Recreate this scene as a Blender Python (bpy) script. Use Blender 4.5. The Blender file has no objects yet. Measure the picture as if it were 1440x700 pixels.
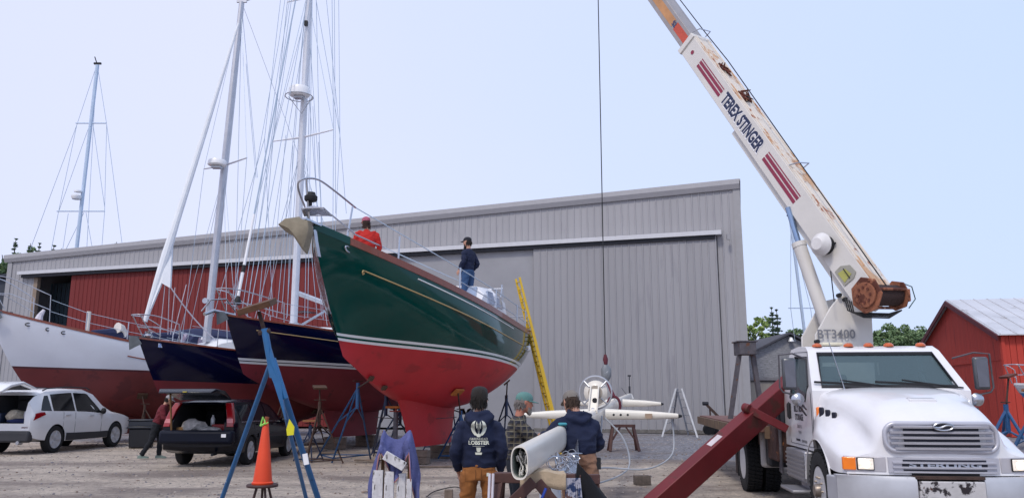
import bpy, bmesh, math, random
from mathutils import Vector, Matrix, noise
from mathutils.bvhtree import BVHTree
R = math.radians
V = Vector
random.seed(7)
scene = bpy.context.scene
col = scene.collection
# ---------------- camera
FPX = 1100.0; PITCH = math.atan(205.0/FPX); CP, SP = math.cos(PITCH), math.sin(PITCH); HC = 1.7
cam_d = bpy.data.cameras.new('camera'); cam = bpy.data.objects.new('camera', cam_d); col.objects.link(cam)
cam.location = (0, 0, HC); cam.rotation_euler = (math.pi/2+PITCH, 0, 0)
cam_d.sensor_width = 36; cam_d.lens = 36*FPX/1440; cam_d.clip_end = 3000; cam_d.clip_start = .1
scene.camera = cam
# ---------------- world and sun
w = bpy.data.worlds.new("World"); scene.world = w; w.use_nodes = True
nt = w.node_tree; nt.nodes.clear()
wo = nt.nodes.new('ShaderNodeOutputWorld'); bg = nt.nodes.new('ShaderNodeBackground')
sky = nt.nodes.new('ShaderNodeTexSky'); sky.sky_type = 'NISHITA'; sky.sun_disc = False
sky.sun_elevation = R(52); sky.sun_rotation = R(205); sky.dust_density = 3; sky.air_density = 1.2
SKY_STR = .1
ov = nt.nodes.new('ShaderNodeMix'); ov.data_type = 'RGBA'
ov.inputs[0].default_value = .9
# pale lavender overcast veil, slightly uneven, bluer towards the right of the picture
tc = nt.nodes.new('ShaderNodeTexCoord'); sx = nt.nodes.new('ShaderNodeSeparateXYZ'); nt.links.new(tc.outputs['Generated'], sx.inputs[0])
nz = nt.nodes.new('ShaderNodeTexNoise'); nz.inputs['Scale'].default_value = 1.6; nz.inputs['Detail'].default_value = 3
nt.links.new(tc.outputs['Generated'], nz.inputs['Vector'])
ad = nt.nodes.new('ShaderNodeMath'); ad.operation = 'MULTIPLY_ADD'; ad.inputs[1].default_value = .5
nt.links.new(nz.outputs['Fac'], ad.inputs[0]); nt.links.new(sx.outputs[0], ad.inputs[2])
cr = nt.nodes.new('ShaderNodeValToRGB'); e = cr.color_ramp.elements
e[0].position = 0.0; e[0].color = (6.5, 7.0, 9.4, 1)
e[1].position = 1.0; e[1].color = (5.2, 6.6, 9.5, 1)
m1 = e.new(.36); m1.color = (6.9, 7.3, 9.4, 1)
mp = nt.nodes.new('ShaderNodeMapRange'); mp.inputs[1].default_value = -.7; mp.inputs[2].default_value = 1.05
nt.links.new(ad.outputs[0], mp.inputs[0]); nt.links.new(mp.outputs[0], cr.inputs[0])
nt.links.new(sky.outputs[0], ov.inputs[6]); nt.links.new(cr.outputs[0], ov.inputs[7])
nt.links.new(ov.outputs[2], bg.inputs[0]); bg.inputs[1].default_value = SKY_STR
nt.links.new(bg.outputs[0], wo.inputs[0])
sd = bpy.data.lights.new('sun', 'SUN'); sd.energy = 1.5; sd.angle = R(10); sd.color = (1, .93, .82)
so = bpy.data.objects.new('sun', sd); col.objects.link(so)
so.rotation_euler = (R(38), 0, R(-25))
vs = scene.view_settings; vs.view_transform = 'Standard'; vs.look = 'None'; vs.exposure = 0.27; vs.gamma = 1; vs.use_curve_mapping = False

# ---------------- helpers
def P(u, v, Y):
    dx = (u-720)/FPX; vy = (350-v)/FPX
    dy = CP-vy*SP; dz = SP+vy*CP; k = Y/dy
    return V((dx*k, Y, HC+dz*k))
def G(u, v, z=0):
    dx = (u-720)/FPX; vy = (350-v)/FPX
    dy = CP-vy*SP; dz = SP+vy*CP; k = (z-HC)/dz
    return V((dx*k, dy*k, z))
def s2l(c): return c/12.92 if c <= .04045 else ((c+.055)/1.055)**2.4
def hx(h):
    h = h.lstrip('#'); return tuple(s2l(int(h[i:i+2], 16)/255) for i in (0, 2, 4))
MC = {}
def mat(name, c, rough=.6, metal=0, var=.12, scale=4, bump=0, bscale=None, spots=None, coat=0, stretch=None, emit=None, spec=None, alpha=None):
    """c colour; var brightness variation; spots=(colour, threshold, scale, stretch): second colour in blotches"""
    if name in MC: return MC[name]
    m = bpy.data.materials.new(name); MC[name] = m; m.use_nodes = True
    t = m.node_tree; n = t.nodes; b = n['Principled BSDF']
    if isinstance(c, str): c = hx(c)
    b.inputs['Roughness'].default_value = rough; b.inputs['Metallic'].default_value = metal
    b.inputs['Coat Weight'].default_value = coat
    if spec is not None: b.inputs['Specular IOR Level'].default_value = spec
    tcn = n.new('ShaderNodeTexCoord'); vec = tcn.outputs['Object']
    def noise_(sc, st=None, det=4):
        q = n.new('ShaderNodeTexNoise'); q.inputs['Scale'].default_value = sc; q.inputs['Detail'].default_value = det
        q.inputs['Roughness'].default_value = .6
        if st:
            mm = n.new('ShaderNodeMapping'); mm.inputs['Scale'].default_value = st; t.links.new(vec, mm.inputs[0]); t.links.new(mm.outputs[0], q.inputs['Vector'])
        else: t.links.new(vec, q.inputs['Vector'])
        return q
    cur = None
    if var > 0:
        q = noise_(scale, stretch); r = n.new('ShaderNodeValToRGB'); r.color_ramp.elements[0].position = .3; r.color_ramp.elements[1].position = .7
        r.color_ramp.elements[0].color = tuple(x*(1-var) for x in c)+(1,); r.color_ramp.elements[1].color = tuple(min(1, x*(1+var)) for x in c)+(1,)
        t.links.new(q.outputs['Fac'], r.inputs[0]); cur = r.outputs[0]
    if spots:
        lst = spots if isinstance(spots, list) else [spots]
        for sp in lst:
            sc_, th, ss = sp[0], sp[1], sp[2]; st = sp[3] if len(sp) > 3 else None
            if isinstance(sc_, str): sc_ = hx(sc_)
            q = noise_(ss, st, 8); r = n.new('ShaderNodeValToRGB'); r.color_ramp.elements[0].position = th; r.color_ramp.elements[1].position = th+.05
            t.links.new(q.outputs['Fac'], r.inputs[0])
            mx = n.new('ShaderNodeMix'); mx.data_type = 'RGBA'; t.links.new(r.outputs[0], mx.inputs[0])
            if cur: t.links.new(cur, mx.inputs[6])
            else: mx.inputs[6].default_value = tuple(c)+(1,)
            mx.inputs[7].default_value = tuple(sc_)+(1,); cur = mx.outputs[2]
    if cur: t.links.new(cur, b.inputs['Base Color'])
    else: b.inputs['Base Color'].default_value = tuple(c)+(1,)
    if bump:
        q = noise_(bscale or scale*6); bp = n.new('ShaderNodeBump'); bp.inputs['Strength'].default_value = bump; bp.inputs['Distance'].default_value = .02
        t.links.new(q.outputs['Fac'], bp.inputs['Height']); t.links.new(bp.outputs[0], b.inputs['Normal'])
    if emit:
        b.inputs['Emission Color'].default_value = tuple(emit[0])+(1,); b.inputs['Emission Strength'].default_value = emit[1]
    return m
def glass_mat(name, tint, trans=.5, rough=.03):
    if name in MC: return MC[name]
    m = bpy.data.materials.new(name); MC[name] = m; m.use_nodes = True; t = m.node_tree; n = t.nodes; b = n['Principled BSDF']
    b.inputs['Base Color'].default_value = tuple(tint)+(1,); b.inputs['Roughness'].default_value = rough
    tr = n.new('ShaderNodeBsdfTransparent'); tr.inputs[0].default_value = (.75, .85, .85, 1); mx = n.new('ShaderNodeMixShader'); mx.inputs[0].default_value = trans
    t.links.new(b.outputs[0], mx.inputs[1]); t.links.new(tr.outputs[0], mx.inputs[2]); t.links.new(mx.outputs[0], n['Material Output'].inputs[0])
    return m
ORG = {}
def props(o, label=None, cat=None, group=None, kind=None):
    if label: o['label'] = label
    if cat: o['category'] = cat
    if group: o['group'] = group
    if kind: o['kind'] = kind
    return o
def T(name, label, cat, loc=(0, 0, 0), rz=0, group=None, world=False):
    o = bpy.data.objects.new(name, None); col.objects.link(o); o.location = loc; o.rotation_euler = (0, 0, rz); o.empty_display_size = .2
    props(o, label, cat, group); ORG[o] = V(loc) if world else V((0, 0, 0)); return o
def frame(axis, up=V((0, 0, 1))):
    a = axis.normalized()
    if abs(a.dot(up)) > .995: up = V((0, 1, 0))
    s = a.cross(up).normalized(); return a, s, s.cross(a).normalized()
class B:
    def __init__(self, xf=None): self.v = []; self.f = []; self.mi = []; self.xf = xf; self.cm = 0
    def add(self, vs_, fs, mi=None):
        k = len(self.v); self.v += [V(p) for p in vs_]; self.f += [tuple(i+k for i in f) for f in fs]; self.mi += [self.cm if mi is None else mi]*len(fs); return self
    def box(self, c, s, M=None):
        q = [V((a*s[0]/2, b*s[1]/2, d*s[2]/2)) for a in (-1, 1) for b in (-1, 1) for d in (-1, 1)]
        if M: q = [M @ p for p in q]
        return self.add([p+V(c) for p in q], [(0, 1, 3, 2), (4, 6, 7, 5), (0, 4, 5, 1), (2, 3, 7, 6), (0, 2, 6, 4), (1, 5, 7, 3)])
    def bar(self, p0, p1, w_, h=None, up=V((0, 0, 1)), w1=None, h1=None):
        h = w_ if h is None else h; w1 = w_ if w1 is None else w1; h1 = h if h1 is None else h1
        p0, p1 = V(p0), V(p1); a, s, u_ = frame(p1-p0, V(up)); q = []
        for p, ww, hh in ((p0, w_, h), (p1, w1, h1)):
            q += [p+s*ww/2*i+u_*hh/2*j for i, j in ((-1, -1), (1, -1), (1, 1), (-1, 1))]
        return self.add(q, [(3, 2, 1, 0), (4, 5, 6, 7), (0, 1, 5, 4), (1, 2, 6, 5), (2, 3, 7, 6), (3, 0, 4, 7)])
    def loft(self, rings, closed=True, caps=True):
        n = len(rings[0]); vs_ = [p for r_ in rings for p in r_]; fs = []
        for i in range(len(rings)-1):
            for j in range(n if closed else n-1):
                a = i*n+j; b = i*n+(j+1) % n; fs.append((a, b, b+n, a+n))
        if caps and closed: fs.append(tuple(range(n))[::-1]); fs.append(tuple((len(rings)-1)*n+i for i in range(n)))
        return self.add(vs_, fs)
    def tube(self, pts, r, n=8, closed=False, sq=1.0):
        pts = [V(p) for p in pts]; m_ = len(pts); rings = []; pu = None
        for i, p in enumerate(pts):
            if closed: t_ = pts[(i+1) % m_]-pts[i-1]
            else: t_ = pts[min(i+1, m_-1)]-pts[max(i-1, 0)]
            a, s, u_ = frame(t_)
            if pu is not None:
                s = (a.cross(pu)).normalized() if a.cross(pu).length > 1e-4 else s; u_ = s.cross(a).normalized()
            pu = u_; rr = r[i] if isinstance(r, (list, tuple)) else r
            rings.append([p+(s*math.cos(k*2*math.pi/n)+u_*sq*math.sin(k*2*math.pi/n))*rr for k in range(n)])
        if closed: rings.append(rings[0])
        return self.loft(rings, True, not closed)
    def cyl(self, p0, p1, r0, r1=None, n=16): return self.tube([p0, p1], [r0, r0 if r1 is None else r1], n)
    def lathe(self, prof, n=24, M=None):
        rings = [[V((r_*math.cos(k*2*math.pi/n), r_*math.sin(k*2*math.pi/n), z)) for k in range(n)] for r_, z in prof]
        if M: rings = [[M @ p for p in r_] for r_ in rings]
        return self.loft(rings)
    def prism(self, poly, a, b, plane='xz'):
        def mk(p, q):
            return {'xz': V((p[0], q, p[1])), 'yz': V((q, p[0], p[1])), 'xy': V((p[0], p[1], q))}[plane]
        return self.loft([[mk(p, a) for p in poly], [mk(p, b) for p in poly]])
    def grid(self, fn, nu, nv, mi=None):
        vs_ = [fn(i/nu, j/nv) for i in range(nu+1) for j in range(nv+1)]; fs = []
        for i in range(nu):
            for j in range(nv):
                a = i*(nv+1)+j; fs.append((a, a+nv+1, a+nv+2, a+1))
        return self.add(vs_, fs, mi)
    def build(self, name, m=None, parent=None, smooth=True, bevel=0, ang=35, fix=True, origin=None, seg=2):
        vv = [self.xf @ p for p in self.v] if self.xf else self.v
        if origin is None:
            lo = [min(p[i] for p in vv) for i in range(3)]; hi = [max(p[i] for p in vv) for i in range(3)]; c = V([(a+b)/2 for a, b in zip(lo, hi)])
        else: c = V(origin)
        me = bpy.data.meshes.new(name); me.from_pydata([p-c for p in vv], [], self.f)
        ms = m if isinstance(m, (list, tuple)) else [m]
        for q in ms: me.materials.append(q)
        me.polygons.foreach_set('material_index', self.mi)
        if fix:
            bm = bmesh.new(); bm.from_mesh(me); bmesh.ops.remove_doubles(bm, verts=bm.verts, dist=.00005); bmesh.ops.recalc_face_normals(bm, faces=bm.faces); bm.to_mesh(me); bm.free()
        if smooth:
            me.polygons.foreach_set('use_smooth', [True]*len(me.polygons)); me.set_sharp_from_angle(angle=R(ang))
        o = bpy.data.objects.new(name, me); col.objects.link(o); ORG[o] = c
        if parent: o.parent = parent; o.location = c-ORG[parent]
        else: o.location = c
        if bevel:
            md = o.modifiers.new('bevel', 'BEVEL'); md.width = bevel; md.segments = seg; md.limit_method = 'ANGLE'; md.angle_limit = R(35)
        return o
    def thing(self, name, label, cat, m, group=None, kind=None, **k):
        return props(self.build(name, m, None, **k), label, cat, group, kind)
    def struct(self, name, m, **k):
        o = self.build(name, m, None, **k); o['kind'] = 'structure'; return o
def bake(o):
    """apply the modifiers of o"""
    dg = bpy.context.evaluated_depsgraph_get(); dg.update(); me = bpy.data.meshes.new_from_object(o.evaluated_get(dg)); old = o.data
    mats = [m_ for m_ in old.materials]; o.modifiers.clear(); o.data = me
    if not me.materials:
        for q in mats: me.materials.append(q)
    return o
def cut(o, cutters):
    for c_ in cutters:
        md = o.modifiers.new('cut', 'BOOLEAN'); md.operation = 'DIFFERENCE'; md.solver = 'EXACT'; md.object = c_
    bpy.context.view_layer.update(); bake(o)
    for c_ in cutters: bpy.data.objects.remove(c_)
    o.data.polygons.foreach_set('use_smooth', [True]*len(o.data.polygons)); o.data.set_sharp_from_angle(angle=R(35)); return o
def kids(o): return [c_ for c_ in bpy.data.objects if c_.parent == o]
def copy_tree(o, parent=None):
    c_ = o.copy(); col.objects.link(c_); c_.parent = parent; ORG[c_] = ORG[o]
    for ch in kids(o): copy_tree(ch, c_)
    return c_
def arc(c, r, a0, a1, n, plane='xz'):
    out = []
    for i in range(n+1):
        a = R(a0+(a1-a0)*i/n); x, y = r*math.cos(a), r*math.sin(a)
        out.append(V(c)+(V((x, 0, y)) if plane == 'xz' else V((0, x, y)) if plane == 'yz' else V((x, y, 0))))
    return out
def text_verts(s, size, bold=0, sx=1.0, extrude=0):
    cu = bpy.data.curves.new('txt', 'FONT'); cu.body = s; cu.size = size; cu.align_x = 'CENTER'; cu.align_y = 'CENTER'; cu.offset = bold; cu.extrude = extrude; cu.resolution_u = 3
    o = bpy.data.objects.new('txt', cu); col.objects.link(o); dg = bpy.context.evaluated_depsgraph_get(); dg.update()
    me = bpy.data.meshes.new_from_object(o.evaluated_get(dg)); vs_ = [v_.co.copy() for v_ in me.vertices]; fs = [tuple(p.vertices) for p in me.polygons]
    bpy.data.objects.remove(o); bpy.data.meshes.remove(me)
    for v_ in vs_: v_.x *= sx
    return vs_, fs
def text_on(b, s, size, o_, ax, ay, bold=0, sx=1.0, lift=0.0):
    ax, ay = V(ax).normalized(), V(ay).normalized(); nn = ax.cross(ay)
    vs_, fs = text_verts(s, size, bold, sx); b.add([V(o_)+ax*p.x+ay*p.y+nn*lift for p in vs_], fs)
def curvy(pts, k=4):
    pts = [V(p) for p in pts]; m_ = len(pts); out = []
    for i in range(m_-1):
        a, b_, c, d = pts[max(i-1, 0)], pts[i], pts[i+1], pts[min(i+2, m_-1)]
        for q in range(k):
            t_ = q/k; out.append((b_*2+(c-a)*t_+(a*2-b_*5+c*4-d)*t_**2+(b_*3-a-c*3+d)*t_**3)*.5)
    return out+[pts[-1]]
def wire(b, p0, p1, r=.01, sag=0, n=1):
    p0, p1 = V(p0), V(p1)
    if sag: n = max(n, 8)
    b.tube([p0.lerp(p1, i/n)-V((0, 0, sag*4*(i/n)*(1-i/n))) for i in range(n+1)], r, 5)
# common materials
STEEL = mat('stainless_steel', '#b9bcc4', .25, .9, var=.05)
ALU = mat('aluminium', '#b4b7be', .4, .7, var=.1)
WIRE = mat('rigging_wire', '#aebccb', .4, .3, var=0)
BLACK = mat('black_rubber', '#17181c', .7, var=.2)
DARKM = mat('dark_metal', '#2a2b31', .5, .5, var=.2)
WHITEP = mat('white_paint', '#e9e9ec', .3, var=.03, coat=.3)
BLUEP = mat('blue_stand_paint', '#1c4a78', .5, var=.25, scale=9, spots=[('#6b5a52', .66, 9)])
NAVYP = mat('dark_blue_stand_paint', '#1f3050', .5, var=.25, scale=9, spots=[('#4a3f3c', .64, 9)])
RUSTM = mat('rusty_steel', '#46352f', .8, .2, var=.35, scale=12, bump=.4)
GREYM = mat('weathered_grey_steel', '#5d5a60', .7, .4, var=.25, scale=9, spots=[('#6b4a3a', .6, 7)])
WOOD = mat('old_wood', '#8a5a36', .75, var=.3, scale=6, stretch=(1, 8, 8), bump=.3)
# ================= ground
def ground_h(x, y):
    h = 0.03*noise.noise(V((x*.35, y*.35, 0)))+.012*noise.noise(V((x*1.7, y*1.7, 3)))
    k = min(1, max(0, (y-3)/6))
    return h*k-.01
gb = B()
xs = [-900, -300, -120, -70]+[-45+i*.75 for i in range(0, 113)]+[60, 120, 300, 900]
ys = [-200, -60, -20, -5]+[0+i*.5 for i in range(0, 100)]+[60, 90, 160, 400, 1500]
gv = [V((x, y, ground_h(x, y) if abs(x) < 50 and 2 < y < 50 else -.01)) for x in xs for y in ys]; ny = len(ys)
gb.add(gv, [(i*ny+j, (i+1)*ny+j, (i+1)*ny+j+1, i*ny+j+1) for i in range(len(xs)-1) for j in range(ny-1)])
gm = bpy.data.materials.new('gravel_yard'); gm.use_nodes = True; t = gm.node_tree; n = t.nodes; bs = n['Principled BSDF']; bs.inputs['Roughness'].default_value = .95
g_tc = n.new('ShaderNodeTexCoord')
def gn(sc, det=6, ro=.6, st=None):
    q = n.new('ShaderNodeTexNoise'); q.inputs['Scale'].default_value = sc; q.inputs['Detail'].default_value = det; q.inputs['Roughness'].default_value = ro
    mm = n.new('ShaderNodeMapping'); mm.inputs['Scale'].default_value = st or (1, 1, 1); t.links.new(g_tc.outputs['Object'], mm.inputs[0]); t.links.new(mm.outputs[0], q.inputs['Vector']); return q.outputs['Fac']
def gr(fac, stops):
    r = n.new('ShaderNodeValToRGB'); r.color_ramp.elements[0].position = stops[0][0]; r.color_ramp.elements[1].position = stops[-1][0]
    r.color_ramp.elements[0].color = stops[0][1]+(1,); r.color_ramp.elements[1].color = stops[-1][1]+(1,)
    for p_, c_ in stops[1:-1]: r.color_ramp.elements.new(p_).color = c_+(1,)
    t.links.new(fac, r.inputs[0]); return r.outputs[0]
def gmix(f, a, b_, mode='MIX'):
    mx = n.new('ShaderNodeMix'); mx.data_type = 'RGBA'; mx.blend_type = mode
    for s_, q in ((0, f), (6, a), (7, b_)):
        if isinstance(q, (int, float)): mx.inputs[s_].default_value = q
        elif isinstance(q, tuple): mx.inputs[s_].default_value = q+(1,)
        else: t.links.new(q, mx.inputs[s_])
    return mx.outputs[2]
dirt = gr(gn(.55, 8, .65, (1, 2.2, 1)), [(.3, hx('#9a8e86')), (.46, hx('#bbaea2')), (.6, hx('#cdc0b2')), (.75, hx('#a89c94'))])
grav = gr(gn(5.5, 9, .85), [(.30, hx('#45454b')), (.5, hx('#838288')), (.68, hx('#bdbcc0'))])
peb = gr(gn(7, 10, .85), [(.34, (.22, .21, .21)), (.46, (.85, .85, .85)), (.54, (1.1, 1.1, 1.1)), (.64, (1.6, 1.58, 1.55))])
sxyz = n.new('ShaderNodeSeparateXYZ'); t.links.new(g_tc.outputs['Object'], sxyz.inputs[0])
# gravel band along the shed, starts about 19 m out
def mth(op, a, b_=None, c_=None):
    q = n.new('ShaderNodeMath'); q.operation = op; q.use_clamp = False
    for i, z in enumerate((a, b_, c_)):
        if z is None: continue
        if isinstance(z, (int, float)): q.inputs[i].default_value = z
        else: t.links.new(z, q.inputs[i])
    return q.outputs[0]
f1 = mth('MULTIPLY_ADD', gn(.5, 5), 5.0, sxyz.outputs[1]); xk = n.new('ShaderNodeMapRange'); xk.inputs[1].default_value = -7; xk.inputs[2].default_value = -2; xk.inputs[3].default_value = 9; xk.inputs[4].default_value = 0; t.links.new(sxyz.outputs[0], xk.inputs[0])
f2 = mth('SUBTRACT', mth('SUBTRACT', f1, xk.outputs[0]), 19.5+2.5+1.0); f3 = mth('MULTIPLY', f2, .8)
cl = n.new('ShaderNodeClamp'); t.links.new(f3, cl.inputs[0])
base = gmix(cl.outputs[0], dirt, grav)
base = gmix(.85, base, peb, 'MULTIPLY')
base = gmix(gr(gn(.22, 5, .5, (1, 2.5, 1)), [(.48, (0, 0, 0)), (.62, (.7, .7, .7))]), base, hx('#786c68'))
t.links.new(base, bs.inputs['Base Color'])
bp = n.new('ShaderNodeBump'); bp.inputs['Strength'].default_value = 1.0; bp.inputs['Distance'].default_value = .12; t.links.new(gn(5, 10, .8), bp.inputs['Height']); t.links.new(bp.outputs[0], bs.inputs['Normal'])
g_o = gb.struct('ground', gm, fix=False, origin=(0, 0, 0))
# loose stones: a single ground-cover object
st = B(); rs = random.Random(3)
ICO = bmesh.new(); bmesh.ops.create_icosphere(ICO, subdivisions=1, radius=1); IV = [v_.co.copy() for v_ in ICO.verts]; IF = [tuple(v_.index for v_ in f_.verts) for f_ in ICO.faces]; ICO.free()
for i in range(9000):
    y = 7+26*rs.random()**1.2; x = rs.uniform(-.75, .62)*y; s_ = rs.choice([.008, .010, .012, .015, .022])*(1 if rs.random() > .01 else 2.2)*(.7+y*.025)
    q = Matrix.Rotation(rs.random()*6, 3, 'Z') @ Matrix.Diagonal((s_*rs.uniform(.7, 1.5), s_, s_*rs.uniform(.4, .8)))
    st.add([q @ (p*(1+.25*(rs.random()-.5)))+V((x, y, ground_h(x, y)+s_*.2)) for p in IV], IF, rs.randrange(3))
st.thing('loose_stones', 'scattered pebbles and stones lying over the dirt yard', 'stones', [mat('stone_pale', '#a99f96', .9), mat('stone_grey', '#77747a', .9), mat('stone_brown', '#85756a', .9)], kind='stuff', smooth=False, fix=False)

# ================= big grey shed
SA = V((10.45, 35.5, 0)); SBm = V((-30.9, 47.5, 0)); SL = (SBm-SA).length; SD = (SBm-SA)/SL; SN = V((SD.y, -SD.x, 0)); SN = SN if SN.y < 0 else -SN
srz = math.atan2(SD.y, SD.x)
def WX(u):       # pixel column at eye level -> distance along the wall
    k = (u-720)/FPX*1.017
    # (SA+x*SD).x = k*(SA+x*SD).y
    return (k*SA.y-SA.x)/(SD.x-k*SD.y)
def WP(x, z, out=0): return SA+SD*x+V((0, 0, z))+SN*out
def WXZ(u, v):
    # ray/plane
    dx = (u-720)/FPX; vy = (350-v)/FPX; d = V((dx, CP-vy*SP, SP+vy*CP)); o_ = V((0, 0, HC)); k = (SA-o_).dot(SN)/d.dot(SN); p = o_+d*k
    return (p-SA).dot(SD), p.z
shed = T('storage_shed', 'very long grey ribbed metal boat storage shed with sliding doors', 'shed', SA, world=True)
SIDING = mat('grey_siding', '#9c9b9f', .55, .1, var=.06, scale=.6, stretch=(1, 1, .15), spots=[('#959499', .6, 1.3, (2, 2, .3))])
SIDING2 = mat('grey_door_siding', '#949397', .55, .1, var=.06, scale=.6, stretch=(1, 1, .15), spots=[('#8e8d92', .58, 1.1, (2, 2, .25))])
TRIM = mat('grey_trim', '#98979a', .5, .1, var=.05)
REDS = mat('red_siding', '#70201f', .7, 0, var=.1, scale=.8, stretch=(2, 2, .2))
_, zt0 = WXZ(1037, 257); _, zt1 = WXZ(15, 362)
def ztop(x): return zt0+(zt1-zt0)*x/SL
xr, ztr = WXZ(1015, 332); xl, ztl = WXZ(32, 388); ztk = (ztr+ztl)/2
def ztrk(x): return ztr+(ztl-ztr)*(x-xr)/(xl-xr)
def wall_panel(b, x0, x1, zb, zt, out, th=.12, rib=.335, rd=.028, rw=.04):
    """zb, zt functions of x; flat sheet with raised ribs"""
    b.loft([[WP(x, z(x), o_) for z, o_ in ((zb, out-th), (zt, out-th), (zt, out), (zb, out))] for x in (x0, x1)])
    if rib:
        k = math.ceil(x0/rib)
        while k*rib < x1-rw:
            x = k*rib; k += 1
            if x-rw < x0: continue
            b.loft([[WP(x+dx_, z, out+dd) for dx_, dd in ((-rw, 0), (-rw*.5, rd), (rw*.5, rd), (rw, 0))] for z in (zb(x), zt(x)-.004)], True, True)
Z0 = lambda x: 0.0
xdo = WXZ(42, 450)[0]; xrd = WXZ(98, 430)[0]; xfl = WXZ(506, 540)[0]; xgd = WXZ(752, 450)[0]; xge = WXZ(1014, 450)[0]
b = B(); wall_panel(b, 0, xge-.0, Z0, lambda x: ztop(x), 0)
wall_panel(b, xge, xdo, lambda x: ztrk(x), ztop, 0)
wall_panel(b, xdo, SL, Z0, ztop, 0)
b.build('front_wall', SIDING, shed, smooth=False)
b = B()   # far walls and roof
dep = -26
for x0, x1 in ((0, .15), (SL-.15, SL)):
    b.loft([[WP(x, 0, o_), WP(x, ztop(x)-.05, o_)] for x, o_ in ((x0, -.12), (x1, -.12), (x1, dep), (x0, dep))][:0] or [[WP(x0, 0, -.13), WP(x1, 0, -.13), WP(x1, 0, dep), WP(x0, 0, dep)], [WP(x0, ztop(x0)-.05, -.13), WP(x1, ztop(x1)-.05, -.13), WP(x1, ztop(x1)-.05, dep), WP(x0, ztop(x0)-.05, dep)]])
b.loft([[WP(.16, 0, dep), WP(.16, ztop(0)-.06, dep), WP(.16, ztop(0)-.06, dep-.1), WP(.16, 0, dep-.1)], [WP(SL-.16, 0, dep), WP(SL-.16, ztop(SL)-.06, dep), WP(SL-.16, ztop(SL)-.06, dep-.1), WP(SL-.16, 0, dep-.1)]])
b.build('rear_walls', SIDING, shed, smooth=False)
b = B(); b.loft([[WP(x, ztop(x)+z, o_) for z, o_ in ((.02, .2), (.12, .2), (.12-.2, dep-.3), (-.0-.2, dep-.3))] for x in (-.25, SL+.25)]); b.build('roof', TRIM, shed, smooth=False)
b = B()
b.loft([[WP(x, ztop(x)+z, o_) for z, o_ in ((-.32, .045), (.13, .045), (.13, .23), (-.1, .23), (-.32, .12))] for x in (-.2, SL+.3)])
b.build('fascia', mat('fascia_grey', '#a5a4a8', .5, .1, var=.04), shed, smooth=False)
b = B(); b.loft([[WP(x, z, o_) for x, o_ in ((-.2, .06), (.12, .06), (.12, -.3), (-.2, -.3))] for z in (0, ztop(0)-.33)]); 
b.build('corner_trim', TRIM, shed, smooth=False)
b = B(); b.loft([[WP(x, z, o_) for x, o_ in ((SL-.25, .06), (SL+.1, .06), (SL+.1, -.3), (SL-.25, -.3))] for z in (0, ztop(SL)-.33)]); b.build('corner_trim', TRIM, shed, smooth=False)
b = B(); b.loft([[WP(x, ztrk(x)+z, o_) for z, o_ in ((.02, .04), (.30, .04), (.22, .42), (.02, .42))] for x in (xr, xl)]); b.build('track_hood', mat('track_white', '#c8c8cc', .4, .2, var=.04), shed, smooth=False)
b = B(); b.loft([[WP(x, ztrk(x)+z, o_) for z, o_ in ((-.16, .06), (.015, .06), (.015, .30), (-.16, .30))] for x in (xr+.3, xl-.2)]); b.build('door_track', DARKM, shed, smooth=False)
dt = lambda x: ztrk(x)-.05
b = B(); wall_panel(b, xge+.03, xgd, lambda x: .12, dt, .2, .08); b.build('sliding_door', SIDING2, shed, smooth=False)['label'] = 'ribbed grey sliding door at the right'
FLAT = mat('flat_grey_sheet', '#939398', .5, .1, var=.07, scale=.9, bump=.12, bscale=1.1)
b = B(); wall_panel(b, xgd+.04, xfl, lambda x: .1, dt, .06, .06, rib=0)
b.build('sliding_door', FLAT, shed, smooth=False)['label'] = 'smooth plain grey sliding door'
b = B(); wall_panel(b, xfl+.05, xrd, lambda x: .1, dt, .08, .08, rib=.3, rd=.03, rw=.04)
b.build('sliding_door', REDS, shed, smooth=False)['label'] = 'dark red ribbed sliding door'
b = B()
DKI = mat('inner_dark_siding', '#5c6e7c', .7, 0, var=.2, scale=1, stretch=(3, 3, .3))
x = xrd-2
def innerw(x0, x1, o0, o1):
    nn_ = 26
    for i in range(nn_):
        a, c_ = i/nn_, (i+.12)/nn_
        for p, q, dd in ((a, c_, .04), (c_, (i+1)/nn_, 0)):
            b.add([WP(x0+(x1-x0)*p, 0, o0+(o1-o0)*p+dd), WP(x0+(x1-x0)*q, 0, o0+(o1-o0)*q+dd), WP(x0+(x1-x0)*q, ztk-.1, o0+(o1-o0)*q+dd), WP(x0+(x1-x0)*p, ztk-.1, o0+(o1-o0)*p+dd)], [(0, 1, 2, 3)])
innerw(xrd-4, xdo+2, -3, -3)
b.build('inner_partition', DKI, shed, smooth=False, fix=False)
b = B(); b.loft([[WP(x, z, -2.8), WP(x, z+.25, -2.8), WP(x, z+.25, -2.95), WP(x, z, -2.95)] for x, z in ((xrd-4, 5.1), (xdo+2, 4.6))]); b.build('inner_beam', DARKM, shed, smooth=False)
b = B(); b.loft([[WP(x, z, o_) for x, o_ in ((xdo-.28, .03), (xdo, .03), (xdo, -.2), (xdo-.28, -.2))] for z in (0, ztrk(xdo))]); b.build('door_jamb', mat('tan_jamb', '#8a7a6c', .8), shed, smooth=False)
b = B(); b.bar(WP(xge-.5, ztrk(xge)-.25, .4), WP(xge-.5, ztrk(xge)+.0, .4), .12, .1); b.build('track_bracket', TRIM, shed)
b = B(); b.loft([[WP(x_, 0, .27), WP(x_, .16, .22), WP(x_, .16, .19), WP(x_, 0, .19)] for x_ in (xge+.03, xgd)]); b.build('door_sill', mat('dirty_sill', '#5d5a58', .9, var=.3), shed, smooth=False)
# downpipe and conduit at the right end
b = B(); b.tube([WP(1.1, .1, .09), WP(1.1, 9, .09)], .03, 6); b.build('conduit', TRIM, shed)
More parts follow.
